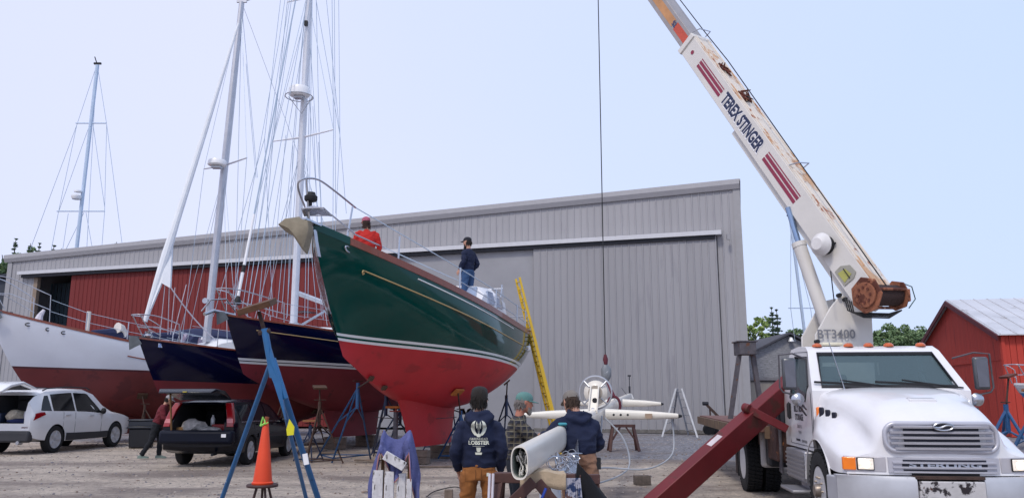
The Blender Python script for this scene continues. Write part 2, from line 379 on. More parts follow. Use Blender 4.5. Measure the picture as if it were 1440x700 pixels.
# ================= boats
TEAK = mat('varnished_teak', '#7a3a24', .35, var=.2, scale=8, stretch=(1, 6, 1), coat=.4)
DECKW = mat('white_deck', '#dcdcdf', .5, var=.06)
GOLD = mat('gold_stripe', '#b49a6a', .4, .2, var=.05)
WINM = glass_mat('cabin_window', (.03, .04, .05), .15)
CANVASN = mat('navy_canvas', '#20284a', .85, var=.15, bump=.2)
LEADM = mat('anchor_galvanised', '#6c7277', .6, .5, var=.2)
WBLOCK = mat('wood_block', '#6f6157', .9, var=.3, scale=7, bump=.4)
class Hull:
    def __init__(s, bow, th, L, beam, zb, zm, zst, wl0, wl1, dep, oh, stem_p=1.4, um=.55, wt=.62, stern_oh=.9, bow_dep=.5, full=2.6, um_sheer=.62, tz=.15, depst=.2):
        s.__dict__.update(locals()); c_, s_ = math.cos(th), math.sin(th)
        # local x aft, y to image left, z up
        s.M = Matrix(((s_, -c_, 0, bow[0]), (c_, s_, 0, bow[1]), (0, 0, 1, 0), (0, 0, 0, 1)))
    def zs(s, u):
        a, m_, b_ = s.zb, s.zm, s.zst; t_ = s.um_sheer
        # parabola through bow, mid and stern
        return a*(u-t_)*(u-1)/((0-t_)*(0-1))+m_*u*(u-1)/(t_*(t_-1))+b_*u*(u-t_)/((1)*(1-t_))
    def hb(s, u):
        if u < s.um: q = 1-(1-u/s.um)**2.1
        else: q = 1-(1-s.wt)*((u-s.um)/(1-s.um))**2
        return s.beam/2*q
    def wl(s, x): return s.wl0+s.wl1*x
    def zbot(s, u):
        w_ = s.wl(u*s.L); 
        if u < .5: d = s.bow_dep+(s.dep-s.bow_dep)*math.sin(math.pi*u)**.9
        else: d = -s.depst+(s.dep+s.depst)*math.sin(math.pi*u)**.9
        return w_-d
    def pt(s, u, v, side=-1, off=0):
        """v 0 bottom .. 1 sheer"""
        zb_, zt_ = s.zbot(u), s.zs(u); z = zb_+(zt_-zb_)*v
        k = 1.25+(s.full-1.25)*min(1, (u/.5))**1.0 if u < .5 else s.full; q = .95-(.95-.62)*min(1, u/.35)
        g = (1-(1-v)**k)**q*(1+.05*math.sin(math.pi*v))
        xs_ = s.oh*(1-v)**s.stem_p; xe = s.L-s.stern_oh*(1-v)
        x = xs_+(xe-xs_)*u; y = s.hb(u)*g+off
        return V((x, side*y, z))
    def vz(s, u, z): zb_, zt_ = s.zbot(u), s.zs(u); return max(0, min(1, (z-zb_)/(zt_-zb_)))
    def W(s, p): return s.M @ V(p)
    def mesh(s, bands, nu=44):
        """bands: list of (height above waterline where it ends, material index)"""
        b = B(s.M)
        for side in (-1, 1):
            lo = lambda u: 0.0
            for j, (h, mi) in enumerate(bands):
                hi = (lambda u, h=h: s.vz(u, s.wl(s.pt(u, .5).x)+h)) if h is not None else (lambda u: 1.0)
                nr = 10 if j in (0, len(bands)-1) else 1
                b.grid(lambda u, r_, lo=lo, hi=hi, side=side: s.pt(u**1.25, lo(u**1.25)+(hi(u**1.25)-lo(u**1.25))*r_, side), nu, nr, mi)
                lo = hi
        # transom
        nr = 14; b.cm = bands[-1][1]
        for i in range(nr):
            a, c_ = i/nr, (i+1)/nr
            b.add([s.pt(1, a, -1), s.pt(1, a, 1), s.pt(1, c_, 1), s.pt(1, c_, -1)], [(0, 1, 2, 3)], bands[0][1] if s.pt(1, c_).z < s.wl(s.L) else bands[-1][1])
        return b
    def deck(s, drop=.06, camber=.08):
        b = B(s.M)
        def f(u, t_):
            u = u**1.2*.985+.006; e_ = s.pt(u, 1); y = (s.hb(u)*.985-.02)*(2*t_-1); y = 0 if s.hb(u) < .05 else y
            return V((e_.x, y, s.zs(u)-drop+camber*(1-(2*t_-1)**2)*min(1, s.hb(u))))
        b.grid(f, 40, 8); return b
    def rail(s, w_=.07, h=.06, u0=0.0, u1=1.0, out=.02, z0=0.0):
        b = B(s.M)
        for side in (-1, 1):
            rings = []
            for i in range(45):
                u = u0+(u1-u0)*(i/44)**1.2; p = s.pt(u, 1, side)
                q = p+V((0, side*out, z0)); r_ = p+V((0, -side*(w_-out), z0))
                if s.hb(u) < w_: r_.y = 0
                rings.append([q, q+V((0, 0, h)), r_+V((0, 0, h)), r_])
            b.loft(rings)
        return b
    def stripe(s, dz, r, u0, u1, side=-1):
        b = B(s.M); b.tube([s.pt(u0+(u1-u0)*i/40, s.vz(u0+(u1-u0)*i/40, s.zs(u0+(u1-u0)*i/40)-dz), side, off=.004) for i in range(41)], r, 6); return b
    def stan(s, us, h=.6, r=.013, side=-1, lines=True, sub=True, top_from=None, first=None):
        out = []; posts = []
        for u in us:
            p = s.pt(u, 1, side)+V((0, -side*.06, .02)); b = B(s.M); b.tube([p, p+V((0, side*.02, h))], r, 6); b.cyl(p, p+V((0, 0, .05)), r*2.2, n=8); posts.append(b); out.append(p)
        return posts, out
    def keel(s, u0, u1, zk, w_=.2, rake=.5, rake1=.15):
        b = B(s.M); rings = []
        for k in range(9):
            f_ = k/8; x0 = s.L*u0+rake*f_; x1 = s.L*u1-rake1*f_
            zt = lambda x: s.zbot(min(1, x/s.L))+.18
            ring = []
            for i in range(25):
                a = i/24; x = x0+(x1-x0)*a; t_ = w_*(math.sin(math.pi*min(1, a*1.0))**.6)*(1+ .8*(1-f_)**4); z = zt(x)+(zk-zt(x))*f_
                ring.append(V((x, -t_/2-.01, z)))
            for i in range(24, -1, -1):
                a = i/24; x = x0+(x1-x0)*a; t_ = w_*(math.sin(math.pi*min(1, a))**.6)*(1+.8*(1-f_)**4); z = zt(x)+(zk-zt(x))*f_
                ring.append(V((x, t_/2+.01, z)))
            rings.append(ring)
        b.loft(rings); return b
    def rudder(s, u0, u1, zk, w_=.09):
        b = B(s.M); x0, x1 = s.L*u0, s.L*u1
        b.loft([[V((x0+(.15*f_), -w_/2, z)), V((x1-.2*f_, -w_/4, z)), V((x1-.2*f_, w_/4, z)), V((x0+.15*f_, w_/2, z))] for f_, z in ((0, s.zbot(u0)+.3), (1, zk))]); return b
def prop_mesh(M, p, r=.24):
    b = B(M); p = V(p); b.cyl(p, p+V((.16, 0, 0)), .045, .02, 10); b.cyl(p+V((-.9, 0, .12)), p, .02, n=8)
    for k in range(3):
        a = 2*math.pi*k/3+.5; d = V((0, math.cos(a), math.sin(a))); s_ = V((.5, -math.sin(a), math.cos(a))).normalized()
        ring = [p+d*r*f_+s_*w_ for f_, w_ in ((.1, -.03), (.5, -.09), (.85, -.08), (1, 0), (.85, .08), (.5, .09), (.1, .03))]
        b.loft([ring, [q+V((.012, 0, 0)) for q in ring]])
    return b
def cradle_blocks(H_, u0, u1, zk, lab, grp='wood blocking under the keels'):
    k = 0
    for u in (u0, u1):
        p = H_.W((u*H_.L, 0, 0)); b = B()
        q = Matrix.Rotation(-H_.th, 3, 'Z'); z = 0
        while z < zk-.02:
            hh = min(.17, zk-z); b.box((p.x, p.y, z+hh/2), (.75, .22, hh-.006), q @ Matrix.Rotation(.06*(k % 3-1), 3, 'Z')); z += hh; k += 1
        b.thing('keel_block', lab[0 if u == u0 else 1], 'timber blocks', WBLOCK, bevel=.01, group=grp, smooth=False)
def mast_set(H_, root, x, z0, px_top=None, hgt=14, r=.085, lean=0, spreaders=((.45, 1.1), (.72, .9)), m_=None, name='mast', ex=0):
    """mast as part of the boat, spreaders as its children"""
    base = H_.W((x, 0, z0)); top = base+V((lean, ex, hgt)); b = B(); b.tube([base, base.lerp(top, .7), top], [r, r, r*.75], 10, sq=1.4)
    mo = b.build(name, m_ or ALU, root); lat = H_.M.to_3x3() @ V((0, 1, 0)); tips = []
    for f_, hw in spreaders:
        c_ = base.lerp(top, f_)
        for sd_ in (-1, 1):
            b = B(); tip = c_+lat*hw*sd_+V((0, 0, .06)); b.tube([c_, tip], [.035, .022], 6); b.build('spreader', m_ or ALU, mo); tips.append((f_, sd_, tip))
    return base, top, mo, tips, lat
def shrouds(b, H_, base, top, tips, lat, hw, r=.009, frac=.985):
    ch = {}
    for sd_ in (-1, 1):
        foot = base+lat*hw*sd_-V((0, 0, .1))
        tt = [tp for f_, s_, tp in tips if s_ == sd_]
        pts = [foot+lat*0]+tt+[base.lerp(top, frac)]
        for a, c_ in zip(pts[:-1], pts[1:]): b.tube([a, c_], r, 4)
        if tt:
            fs = [f_ for f_, s_, tp in tips if s_ == sd_]
            b.tube([foot+V((.12, .12, 0)), base.lerp(top, fs[0]-.015)], r, 4); b.tube([foot-V((.12, .12, 0)), base.lerp(top, fs[0]-.02)], r, 4)
            for i in range(len(tt)-1): b.tube([tt[i], base.lerp(top, fs[i+1]-.01)], r, 4)
def anchor_mesh(p, fw, s=1.0):
    """plough anchor hanging over a roller; p world point, fw forward direction"""
    b = B(); fw = V(fw).normalized(); sd_ = fw.cross(V((0, 0, 1))).normalized(); p = V(p)
    b.bar(p-fw*.55*s, p+fw*.15*s, .03*s, .06*s)
    tip = p+fw*.12*s-V((0, 0, .42*s)); hl = p+fw*.18*s
    for q in (-1, 1):
        b.add([hl, tip, p-fw*.15*s-V((0, 0, .22*s))+sd_*.2*s*q, p-fw*.02*s-V((0, 0, .02*s))+sd_*.16*s*q]+[x_+V((0, 0, .02)) for x_ in (hl, tip, p-fw*.15*s-V((0, 0, .22*s))+sd_*.2*s*q, p-fw*.02*s-V((0, 0, .02*s))+sd_*.16*s*q)], [(0, 1, 2, 3), (4, 5, 6, 7), (0, 1, 5, 4), (1, 2, 6, 5), (2, 3, 7, 6), (3, 0, 4, 7)])
    return b
def stand(top, feet, pad_dir, m_, name='jack_stand', label='', group='jack stands around the boats', padm=None, post=.045, leg=.024, head=.55, yaw=0, chain=False, pads=(.34, .22)):
    """top: world point of the pad; feet: centre of base, radius; tripod"""
    top = V(top); c_ = V((feet[0], feet[1], ground_h(feet[0], feet[1]))); r_ = feet[2]; t = T(name, label, 'jack stand', c_, group=group, world=True)
    hub = c_.lerp(V((c_.x, c_.y, top.z)), 1)-V((0, 0, head)); hub = V((c_.x+(top.x-c_.x)*.6, c_.y+(top.y-c_.y)*.6, top.z-head))
    fts = [c_+V((math.cos(yaw+k*2.094)*r_, math.sin(yaw+k*2.094)*r_, .02)) for k in range(3)]
    for f_ in fts:
        b = B(); b.tube([f_, hub+(f_-hub)*.02], leg, 7); b.build('leg', m_, t)
    b = B(); b.cyl(hub-V((0, 0, .5 if top.z > 1.3 else .2)), hub+V((0, 0, .12)), post, n=10)
    lowp = [f_.lerp(hub, .06) for f_ in fts]
    b.build('post', m_, t)
    b = B(); b.tube(lowp, leg*.75, 6, closed=True); b.build('base_ring', m_, t)
    b = B(); mid = [f_.lerp(hub, .55) for f_ in fts]
    for q in mid: b.tube([q, hub-V((0, 0, .45 if top.z > 1.3 else .2))], leg*.7, 6)
    b.build('brace', m_, t)
    b = B(); b.cyl(hub, top-V(pad_dir)*.04, .02, n=8); s_ = V(pad_dir).cross(V((0, 0, 1))); s_ = s_.normalized() if s_.length > .05 else V((1, 0, 0)); b.tube([hub+V((0, 0, .16))-s_*.16, hub+V((0, 0, .16))+s_*.16], .013, 6); b.build('screw', RUSTM, t)
    b = B(); pd = V(pad_dir).normalized(); b.bar(top-pd*.045, top, pads[0], pads[1]); b.build('pad', padm or WOOD, t, smooth=False)
    return t
def proj(p):
    d = V((p.x, p.y, p.z-HC)); k = d.y*CP+d.z*SP; return 720+FPX*d.x/k, 350-FPX*(-d.y*SP+d.z*CP)/k
def x_for(H_, u_, z):
    return min([i*.02 for i in range(500)], key=lambda x: abs(proj(H_.W((x, 0, z)))[0]-u_))
def rooted(name, label, H_, group): 
    p = H_.W((H_.L*.5, 0, 0)); return T(name, label, 'sailboat', p, group=group, world=True)
GB = 'sailboats propped ashore'
# ---------- green sloop
th = R(18); YB = 15.5; pb = P(441, 323, YB)
gz = pb.z; print('bow z', pb)
GH = Hull((pb.x, pb.y), th, 11.6, 3.9, gz, 3.55, 3.63, 2.86, -.046, 1.3, 1.35, stem_p=1.2, um=.52, wt=.6, bow_dep=.35, um_sheer=.72, full=2.5, depst=.1)
GREEN = mat('dark_green_gloss', '#004039', .10, 0, var=.12, scale=.7, coat=.15, spec=.3)
REDB = mat('red_bottom_paint', '#b3232c', .5, var=.10, scale=1.2, spots=[('#9c2128', .56, 1.1, (1, 1, 2)), ('#8a2429', .68, 2.2, (1, 1, 2.5)), ('#b05a58', .71, 3.5, (1, 1, 3))], bump=.05)
WSTR = mat('white_stripe', '#dcdfe0', .25, var=0, coat=.4)
green = rooted('sailboat', 'dark green sloop with red bottom propped up in the middle of the yard', GH, GB)
GH.mesh([(0, 0), (.055, 1), (.10, 2), (.155, 1), (.185, 2), (None, 2)]).build('hull', [REDB, WSTR, GREEN], green, ang=60)
GH.deck().build('deck', DECKW, green)
GH.rail(.13, .15, .06, 1).build('toe_rail', TEAK, green, ang=50)
GH.rail(.12, .16, 0, .06, out=.012).build('bow_cap', GREEN, green, ang=50)
GH.stripe(.10, .016, .2, .62).build('rub_strip', WSTR, green)
GH.stripe(.42, .016, .085, .74).build('cove_stripe', GOLD, green)
b = B(GH.M); p = GH.pt(.085, GH.vz(.085, GH.zs(.085)-.42), -1, .006); b.tube([p+V((x_, 0, z_)) for x_, z_ in ((0, 0), (-.09, 0), (-.12, -.04), (-.09, -.08), (-.05, -.06), (-.06, -.03))], .016, 6); b.build('cove_scroll', GOLD, green)
GH.stripe(.45, .014, .79, .97).build('cove_stripe', GOLD, green)
GH.keel(.35, .66, .42, .42, rake=.75, rake1=.25).build('keel', REDB, green, ang=50)
b = B(GH.M); x0 = GH.L*.80; b.loft([[V((x0+.1*f_, -.05, z)), V((x0+.75-.1*f_, -.02, z)), V((x0+.75-.1*f_, .02, z)), V((x0+.1*f_, .05, z))] for f_, z in ((0, 2.5), (1, 1.3))]); b.build('rudder', REDB, green)
prop_mesh(GH.M, (GH.L*.74, 0, 1.15)).build('propeller', mat('dark_bronze', '#1d1c20', .4, .6, var=.2), green)
# steel stem fitting and hawse
b = B(GH.M); b.loft([[V((GH.pt(0, v_).x+dx_, y_, GH.pt(0, v_).z)) for dx_, y_ in ((-.03, -.02), (.2, -.075), (.2, .075), (-.03, .02))] for v_ in (1.0, .93, .86, .79)]); b.build('stem_plate', STEEL, green)
b = B(GH.M); p = GH.pt(.055, .955, -1, .01); rr = [p+V((.11*math.cos(a), -.0, .055*math.sin(a)-.02*math.cos(a))) for a in [i*math.pi/6 for i in range(12)]]; b.tube(rr, .018, 6, closed=True); b.build('fairlead', STEEL, green)
# bow roller platform, covered anchor
fwd = -(GH.M.to_3x3() @ V((1, 0, 0))); lat = GH.M.to_3x3() @ V((0, 1, 0)); bow = GH.W((0, 0, gz))
b = B(); b.bar(bow-fwd*.5+V((0, 0, .1)), bow+fwd*.45+V((0, 0, .13)), .2, .04); b.build('bow_roller', STEEL, green)
P1 = lambda u, v, Y=15.3: P(u, v, Y)
b = B()
cpts = [(391, 317), (401, 307), (420, 305), (438, 312), (440, 322), (437, 336), (431, 357), (427, 352), (413, 333), (402, 325)]
ca = [P1(u, v, 15.15)+lat*0 for u, v in cpts]; cen = sum(ca, V())/len(ca)
rings = []
for k, (o_, s_) in enumerate(((-.16, .55), (-.12, .85), (0, 1), (.12, .9), (.16, .55))):
    rings.append([cen+(p-cen)*s_+V((0, 1, 0))*o_*1.4+V((0, 0, .02*math.sin(i*2.3+k))) for i, p in enumerate(ca)])
b.loft(rings); co = b.thing('anchor_cover', 'tan canvas bag wrapped over the anchor at the green bow', 'canvas cover', mat('tan_canvas', '#857c6b', .9, var=.2, scale=3, bump=.8, bscale=5))
b = B(); 
hd = [P1(426, 252+0, 14.95), P1(444, 250, 15.1)]
# pulpit: top rail from both sides
def GP(u, v, Y): return P(u, v, Y)
top_near = [GP(500, 292, 17.2), GP(470, 268, 16.2), GP(448, 253, 15.5), GP(430, 251, 15.05), GP(420, 256, 15.0), GP(420, 268, 15.15), GP(428, 289, 15.5)]
b.tube(curvy(top_near), .022, 8); b.tube([GP(431, 252, 15.05), GP(436, 322, 15.35)], .022, 8); b.tube([GP(496, 290, 17.0), GP(487, 340, 16.9)], .022, 8)
b.tube([GP(466, 302, 15.9), GP(500, 330, 17.2), GP(540, 348, 18.2)], .018, 8)
b.tube([top_near[-1], GP(432, 300, 15.9), GP(436, 322, 16.2)], .016, 8)
b.build('pulpit', STEEL, green)
# seat at the pulpit
b = B(); q = [GP(424, 293, 15.1), GP(428, 303, 15.4), GP(467, 303, 15.6), GP(455, 292, 14.95)]
for i in range(6):
    f0, f1_ = i/6, (i+.8)/6
    a0, a1 = q[0].lerp(q[1], f0), q[0].lerp(q[1], f1_); b0, b1 = q[3].lerp(q[2], f0), q[3].lerp(q[2], f1_); md0, md1 = (a0+b0)/2+V((0, 0, .05)), (a1+b1)/2+V((0, 0, .05))
    b.loft([[x_, y_, y_-V((0, 0, .03)), x_-V((0, 0, .03))] for x_, y_ in ((a0, a1), (md0, md1), (b0, b1))])
b.tube([q[0], q[1], q[2], q[3]], .014, 6, closed=True)
b.build('pulpit_seat', STEEL, green)
b = B(); p = GP(437, 283, 15.2); b.lathe([(.0, 0), (.11, .0), (.13, .03), (.13, .1), (.1, .12), (.08, .18), (0, .18)], 16, Matrix.Translation(p)); b.cyl(p, p-V((0, 0, .15)), .03); b.build('windlass_light', BLACK, green)
# stanchions and lifelines following the sheer
posts, pts = GH.stan([.16, .33, .50, .68, .8, .93], .66, .019)
for q in posts: q.build('stanchion', STEEL, green)
tops = [GH.W(p+V((0, 0, .64))) for p in pts]; mids = [GH.W(p+V((0, 0, .33))) for p in pts]
b = B(); b.tube([GP(500, 292, 17.2)]+tops[1:]+[], .013, 5); b.build('lifeline', WIRE, green); b = B(); b.tube([GP(540, 348, 18.2)]+mids[1:], .012, 5); b.build('lifeline', WIRE, green)
posts, pts2 = GH.stan([.16, .33, .50, .68, .8, .93], .66, .014, side=1)
for q in posts: q.build('stanchion', STEEL, green)
b = B(); b.tube([top_near[-1]]+[GH.W(p+V((0, 0, .64))) for p in pts2], .008, 5); b.build('lifeline', WIRE, green)
b = B(); e0, e1 = tops[-1], GH.W(GH.pt(1, 1, -1)+V((0, .15, .66))); b.tube([e0-V((0, 0, .6)), e0, e1, GH.W(GH.pt(1, 1, 1)+V((0, -.15, .66)))], .015, 8); b.tube([e1, e1-V((0, 0, .66))], .015, 8); b.build('pushpit', STEEL, green)
# cabin trunk with windows
def trunk(H_, root, u0, u1, w0, w1, h0, h1, m_, nwin=3, name='cabin', steep=.25):
    b = B(H_.M); ring = []
    n_ = 14; rings = []
    for i in range(n_+1):
        a = i/n_; x = H_.L*(u0+(u1-u0)*a); u = x/H_.L; zd = H_.zs(u)-.03; hw = (w0+(w1-w0)*a)/2; h = h0+(h1-h0)*a
        if a == 0: h = .05; 
        elif i == 1: h *= .72
        cr_ = [(-hw, 0), (-hw+.05*h/.4, h*.8), (-hw*.8, h*.97), (0, h*1.12), (hw*.8, h*.97), (hw-.05*h/.4, h*.8), (hw, 0)]
        rings.append([V((x, y, zd+z)) for y, z in cr_])
    b.loft(rings); o = b.build(name, m_, root, ang=40)
    for k in range(nwin):
        a0 = .22+.72*k/max(1, nwin); a1 = a0+.5/max(1, nwin)
        for sd_ in (-1, 1):
            b = B(H_.M); q = []
            for a, fz in ((a0, .3), (a1, .3), (a1, .68), (a0, .68)):
                x = H_.L*(u0+(u1-u0)*a); hw = (w0+(w1-w0)*a)/2; h = h0+(h1-h0)*a; q.append(V((x, sd_*(hw-.05*h/.4*fz/.8+.0), H_.zs(x/H_.L)-.03+h*fz)))
            b.loft([[p+V((0, sd_*.012, 0)) for p in q], [p-V((0, sd_*.02, 0)) for p in q]]); b.build('window', WINM, o, smooth=False)
    return o
trunk(GH, green, .33, .75, 1.5, 2.3, .32, .5, DECKW, 3)
# low pilothouse / windscreen aft of the mast position
b = B(GH.M); z0_ = GH.zs(.72)+.25; xa = GH.L*.64
shape = [(xa-.75, .42), (xa-.35, .92), (xa+.9, 1.0), (xa+1.5, .85), (xa+1.7, .2)]
rr = []
for x, h in shape:
    rr.append([V((x, -1.15, z0_+.1)), V((x, -1.1, z0_+h*.75)), V((x, -.85, z0_+h)), V((x, 0, z0_+h*1.06)), V((x, .85, z0_+h)), V((x, 1.1, z0_+h*.75)), V((x, 1.15, z0_+.1))])
b.loft(rr); ph = b.build('pilothouse', DECKW, green, ang=40)
for sd_ in (-1, 1):
    for (xa0, xa1, za0, za1) in ((xa-.15, xa+.45, .45, .82), (xa+.55, xa+1.2, .42, .78)):
        b = B(GH.M); q = [V((xa0, sd_*1.135, z0_+za0)), V((xa1, sd_*1.135, z0_+za0)), V((xa1-.05, sd_*1.06, z0_+za1)), V((xa0+.12, sd_*1.06, z0_+za1))]; b.loft([[p+V((0, sd_*.03, 0)) for p in q], [p-V((0, sd_*.03, 0)) for p in q]]); b.build('window', mat('dusty_window', '#8f9db5', .12, var=.1, coat=.5), ph, smooth=False)
for yy in (-.55, .55):
    b = B(GH.M); q = [V((xa-.70, yy-.42, z0_+.5)), V((xa-.70, yy+.42, z0_+.5)), V((xa-.40, yy+.36, z0_+.88)), V((xa-.40, yy-.36, z0_+.88))]; b.loft([[p+V((-.03, 0, .02)) for p in q], [p+V((.03, 0, -.02)) for p in q]]); b.build('windscreen', mat('dusty_window', '#8f9db5', .12), ph, smooth=False)
b = B(GH.M); b.tube([V((xa+1.6, -1.0, z0_+.1)), V((xa+1.6, -1.0, z0_+1.1)), V((xa+1.6, 1.0, z0_+1.1)), V((xa+1.6, 1.0, z0_+.1))], .02, 8); b.tube([V((xa+1.2, -1.0, z0_+.2)), V((xa+1.5, -1.0, z0_+1.2))], .02, 8); b.build('steering_arch', STEEL, green)
# dorade, low rail and hatch forward
b = B(GH.M); x_ = GH.L*.40; zd = GH.zs(.4)
b.tube([V((x_-1.1, -.75, zd)), V((x_-1.1, -.75, zd+.55)), V((x_+.5, -.8, zd+.5)), V((x_+.7, -.8, zd+.42)), V((x_+.75, -.8, zd))], .015, 8); b.build('grab_rail', STEEL, green)
b = B(GH.M); b.tube([V((x_+.35, -.7, zd)), V((x_+.35, -.7, zd+.22)), V((x_+.28, -.7, zd+.36)), V((x_+.12, -.7, zd+.42))], [.06, .06, .09, .15], 12); b.build('cowl_vent', STEEL, green)
b = B(GH.M); b.box((GH.L*.26, 0, GH.zs(.26)+.06), (.6, .6, .1)); b.build('deck_hatch', WINM, green, bevel=.02)
cradle_blocks(GH, .44, .60, .36, ['stacked timber blocks under the front of the green boat\'s keel', 'stacked timber blocks under the back of the green boat\'s keel'])

# ---------- navy boat with gold stripe (middle)
p3 = P(318, 444, 21.5)
NH = Hull((p3.x, p3.y), R(27), 11.5, 3.6, p3.z, 3.38, 3.45, 2.58, -.028, 1.35, .75, stem_p=1.1, bow_dep=.3, um_sheer=.7)
NAVY = mat('navy_gloss', '#05082a', .14, var=0, coat=.1, spec=.3)
REDD = mat('dull_red_bottom', '#7a2530', .6, var=.15, scale=1.2, spots=[('#5a2028', .6, 1.5)])
navy = rooted('sailboat', 'navy sloop with gold cove stripe behind the green boat\'s bow', NH, GB)
NH.mesh([(0, 0), (.06, 1), (.085, 2), (.15, 1), (None, 2)]).build('hull', [REDD, WSTR, NAVY], navy, ang=60)
NH.deck().build('deck', DECKW, navy); NH.rail(.07, .05).build('toe_rail', TEAK, navy, ang=50)
NH.stripe(.28, .014, .06, .9).build('cove_stripe', GOLD, navy)
NH.keel(.36, .62, .38, .34, rake=.5).build('keel', REDD, navy, ang=50)
prop_mesh(NH.M, (NH.L*.70, 0, 1.2)).build('propeller', mat('dark_bronze', '#1d1c20'), navy); NH.rudder(.8, .87, .9).build('rudder', REDD, navy)
trunk(NH, navy, .28, .72, 1.3, 2.1, .3, .42, DECKW, 4)
cradle_blocks(NH, .42, .56, .38, ['timber blocks under the front of the navy sloop\'s keel', 'timber blocks under the back of the navy sloop\'s keel'])
xm = x_for(NH, 413, NH.zs(.3)+.3)
WMAST = mat('white_mast', '#d9dbe3', .35, var=.04)
base, top, mo, tips, lat3 = mast_set(NH, navy, xm, NH.zs(.35)+.3, hgt=14.2, r=.11, lean=-.05, spreaders=((.42, 1.25), (.76, .95)), m_=WMAST)
b = B(); shrouds(b, NH, base, top, tips, lat3, 1.5, .010)
for u0_, v0_, u1_, v1_, dy in ((326, 425, 392, 60, -1.5), (392, 60, 405, -30, -1), (340, 440, 388, 120, -1.2), (388, 120, 412, -30, -.8), (352, 400, 420, -30, -.5), (366, 430, 404, 190, -.6), (404, 190, 442, -30, -.2), (378, 445, 402, 190, .3), (396, 440, 418, 150, .6), (418, 150, 432, -20, .5), (300, 445, 372, 195, -1.5), (372, 195, 398, -30, -.7), (440, 150, 452, 445, .6), (436, 60, 462, 445, 1.2), (430, 70, 447, 300, .9), (478, 190, 487, 300, 1.5), (478, 190, 476, -30, .6), (478, 190, 440, -25, .2), (478, 190, 466, 445, .8), (456, -30, 478, 190, 1.0), (372, 195, 384, 445, -.9), (448, 200, 458, 445, .4), (470, -30, 472, 300, 1.4), (412, 205, 404, 445, -.4), (424, 200, 446, 445, .3), (346, 90, 360, 250, 1.5), (341, 20, 362, 250, 1.8)):
    b.tube([P(u0_, v0_, base.y+dy), P(u1_, v1_, base.y+dy)], .0085, 4)
for dx_, dy_ in ((.3, .1), (-.25, .1), (.5, -.3), (.8, .4), (-.5, -.1)):
    b.tube([base.lerp(top, .96)+V((0, 0, dx_)), base+V((dx_, dy_, .2))], .009, 4)
b.build('standing_rigging', WIRE, navy)
# radar on mast with ring guard
def radar(p, parent, r=.3, h=.2, ring=True, label=None):
    b = B(); b.lathe([(0, 0), (r*.86, 0), (r, .03), (r, h*.7), (r*.93, h*.9), (r*.7, h), (0, h)], 24, Matrix.Translation(p)); o = b.build('radar_dome', WHITEP, parent)
    b = B(); b.box(p-V((0, 0, .05)), (.3, .2, .08)); b.build('bracket', ALU, o)
    if ring:
        b = B(); c_ = p+V((0, 0, -.03)); b.tube([c_+V((math.cos(a)*(r+.1), math.sin(a)*(r+.1), 0)) for a in [i*math.pi/10 for i in range(20)]], .016, 6, closed=True)
        b.tube([c_+V((-r, 0, 0)), c_+V((.1, 0, -.55)), c_+V((r+.1, 0, 0))], .016, 6); b.build('guard_ring', ALU, o)
    return o
f_ = (P(419, 142, base.y).z-base.z)/(top.z-base.z); radar(base.lerp(top, f_)+V((-.05, -.42, 0)), mo, .33, .3)
b = B(); f2_ = .27; c_ = base.lerp(top, .73); b.box(c_+V((0, -.2, -.6)), (.1, .1, .16)); b.build('steaming_light', BLACK, mo)
# furled headsail on the forestay
fs0 = NH.W((.35, 0, NH.zs(0)+.35)); fs1 = base.lerp(top, .97)+V((0, -.1, 0))
b = B(); b.tube([fs0+(fs1-fs0)*f for f in (0, .006, .012, .018)], [.09, .11, .08, .04], 10); b.build('furling_drum', BLACK, navy)
b = B(); b.tube([fs0+(fs1-fs0)*f for f in (.018, .2)], [.042, .036], 8); b.build('luff_foil', WHITEP, navy)
b = B(); b.cyl(fs0+(fs1-fs0)*.07, fs0+(fs1-fs0)*.085, .055); b.build('foil_collar', BLACK, navy)
b = B(); b.tube([fs0+(fs1-fs0)*f for f in (.2, .99)], .022, 6); b.tube([fs0+V((.3, .3, 0)), fs1+V((.3, 0, -.5))], .011, 5); b.tube([fs0+V((.1, .6, 0)), fs1+V((-.3, 0, -.2))], .011, 5); b.tube([fs0+V((-.2, .3, 0)), fs1+V((.5, 0, .2))], .011, 5); b.build('forestay', WIRE, navy)
# boom and sail cover
b = B(); g0 = base+V((0, 0, 1.0)); ax3 = NH.M.to_3x3() @ V((1, 0, 0)); b.tube([g0, g0+ax3*3.6-V((0, 0, .5))], .08, 8); b.build('boom', WHITEP, navy)
b = B(); b.tube([g0+ax3*.3-V((0, 0, 1.0)), g0+ax3*1.9-V((0, 0, .2))], .04, 8); b.build('boom_vang', ALU, navy)
b = B(); b.lathe([(.13, -.05), (.2, 0), (.1, .1), (.09, .3), (0, .3)], 12, Matrix.Translation(base+V((0, 0, 0)))); b.build('mast_step', ALU, mo)
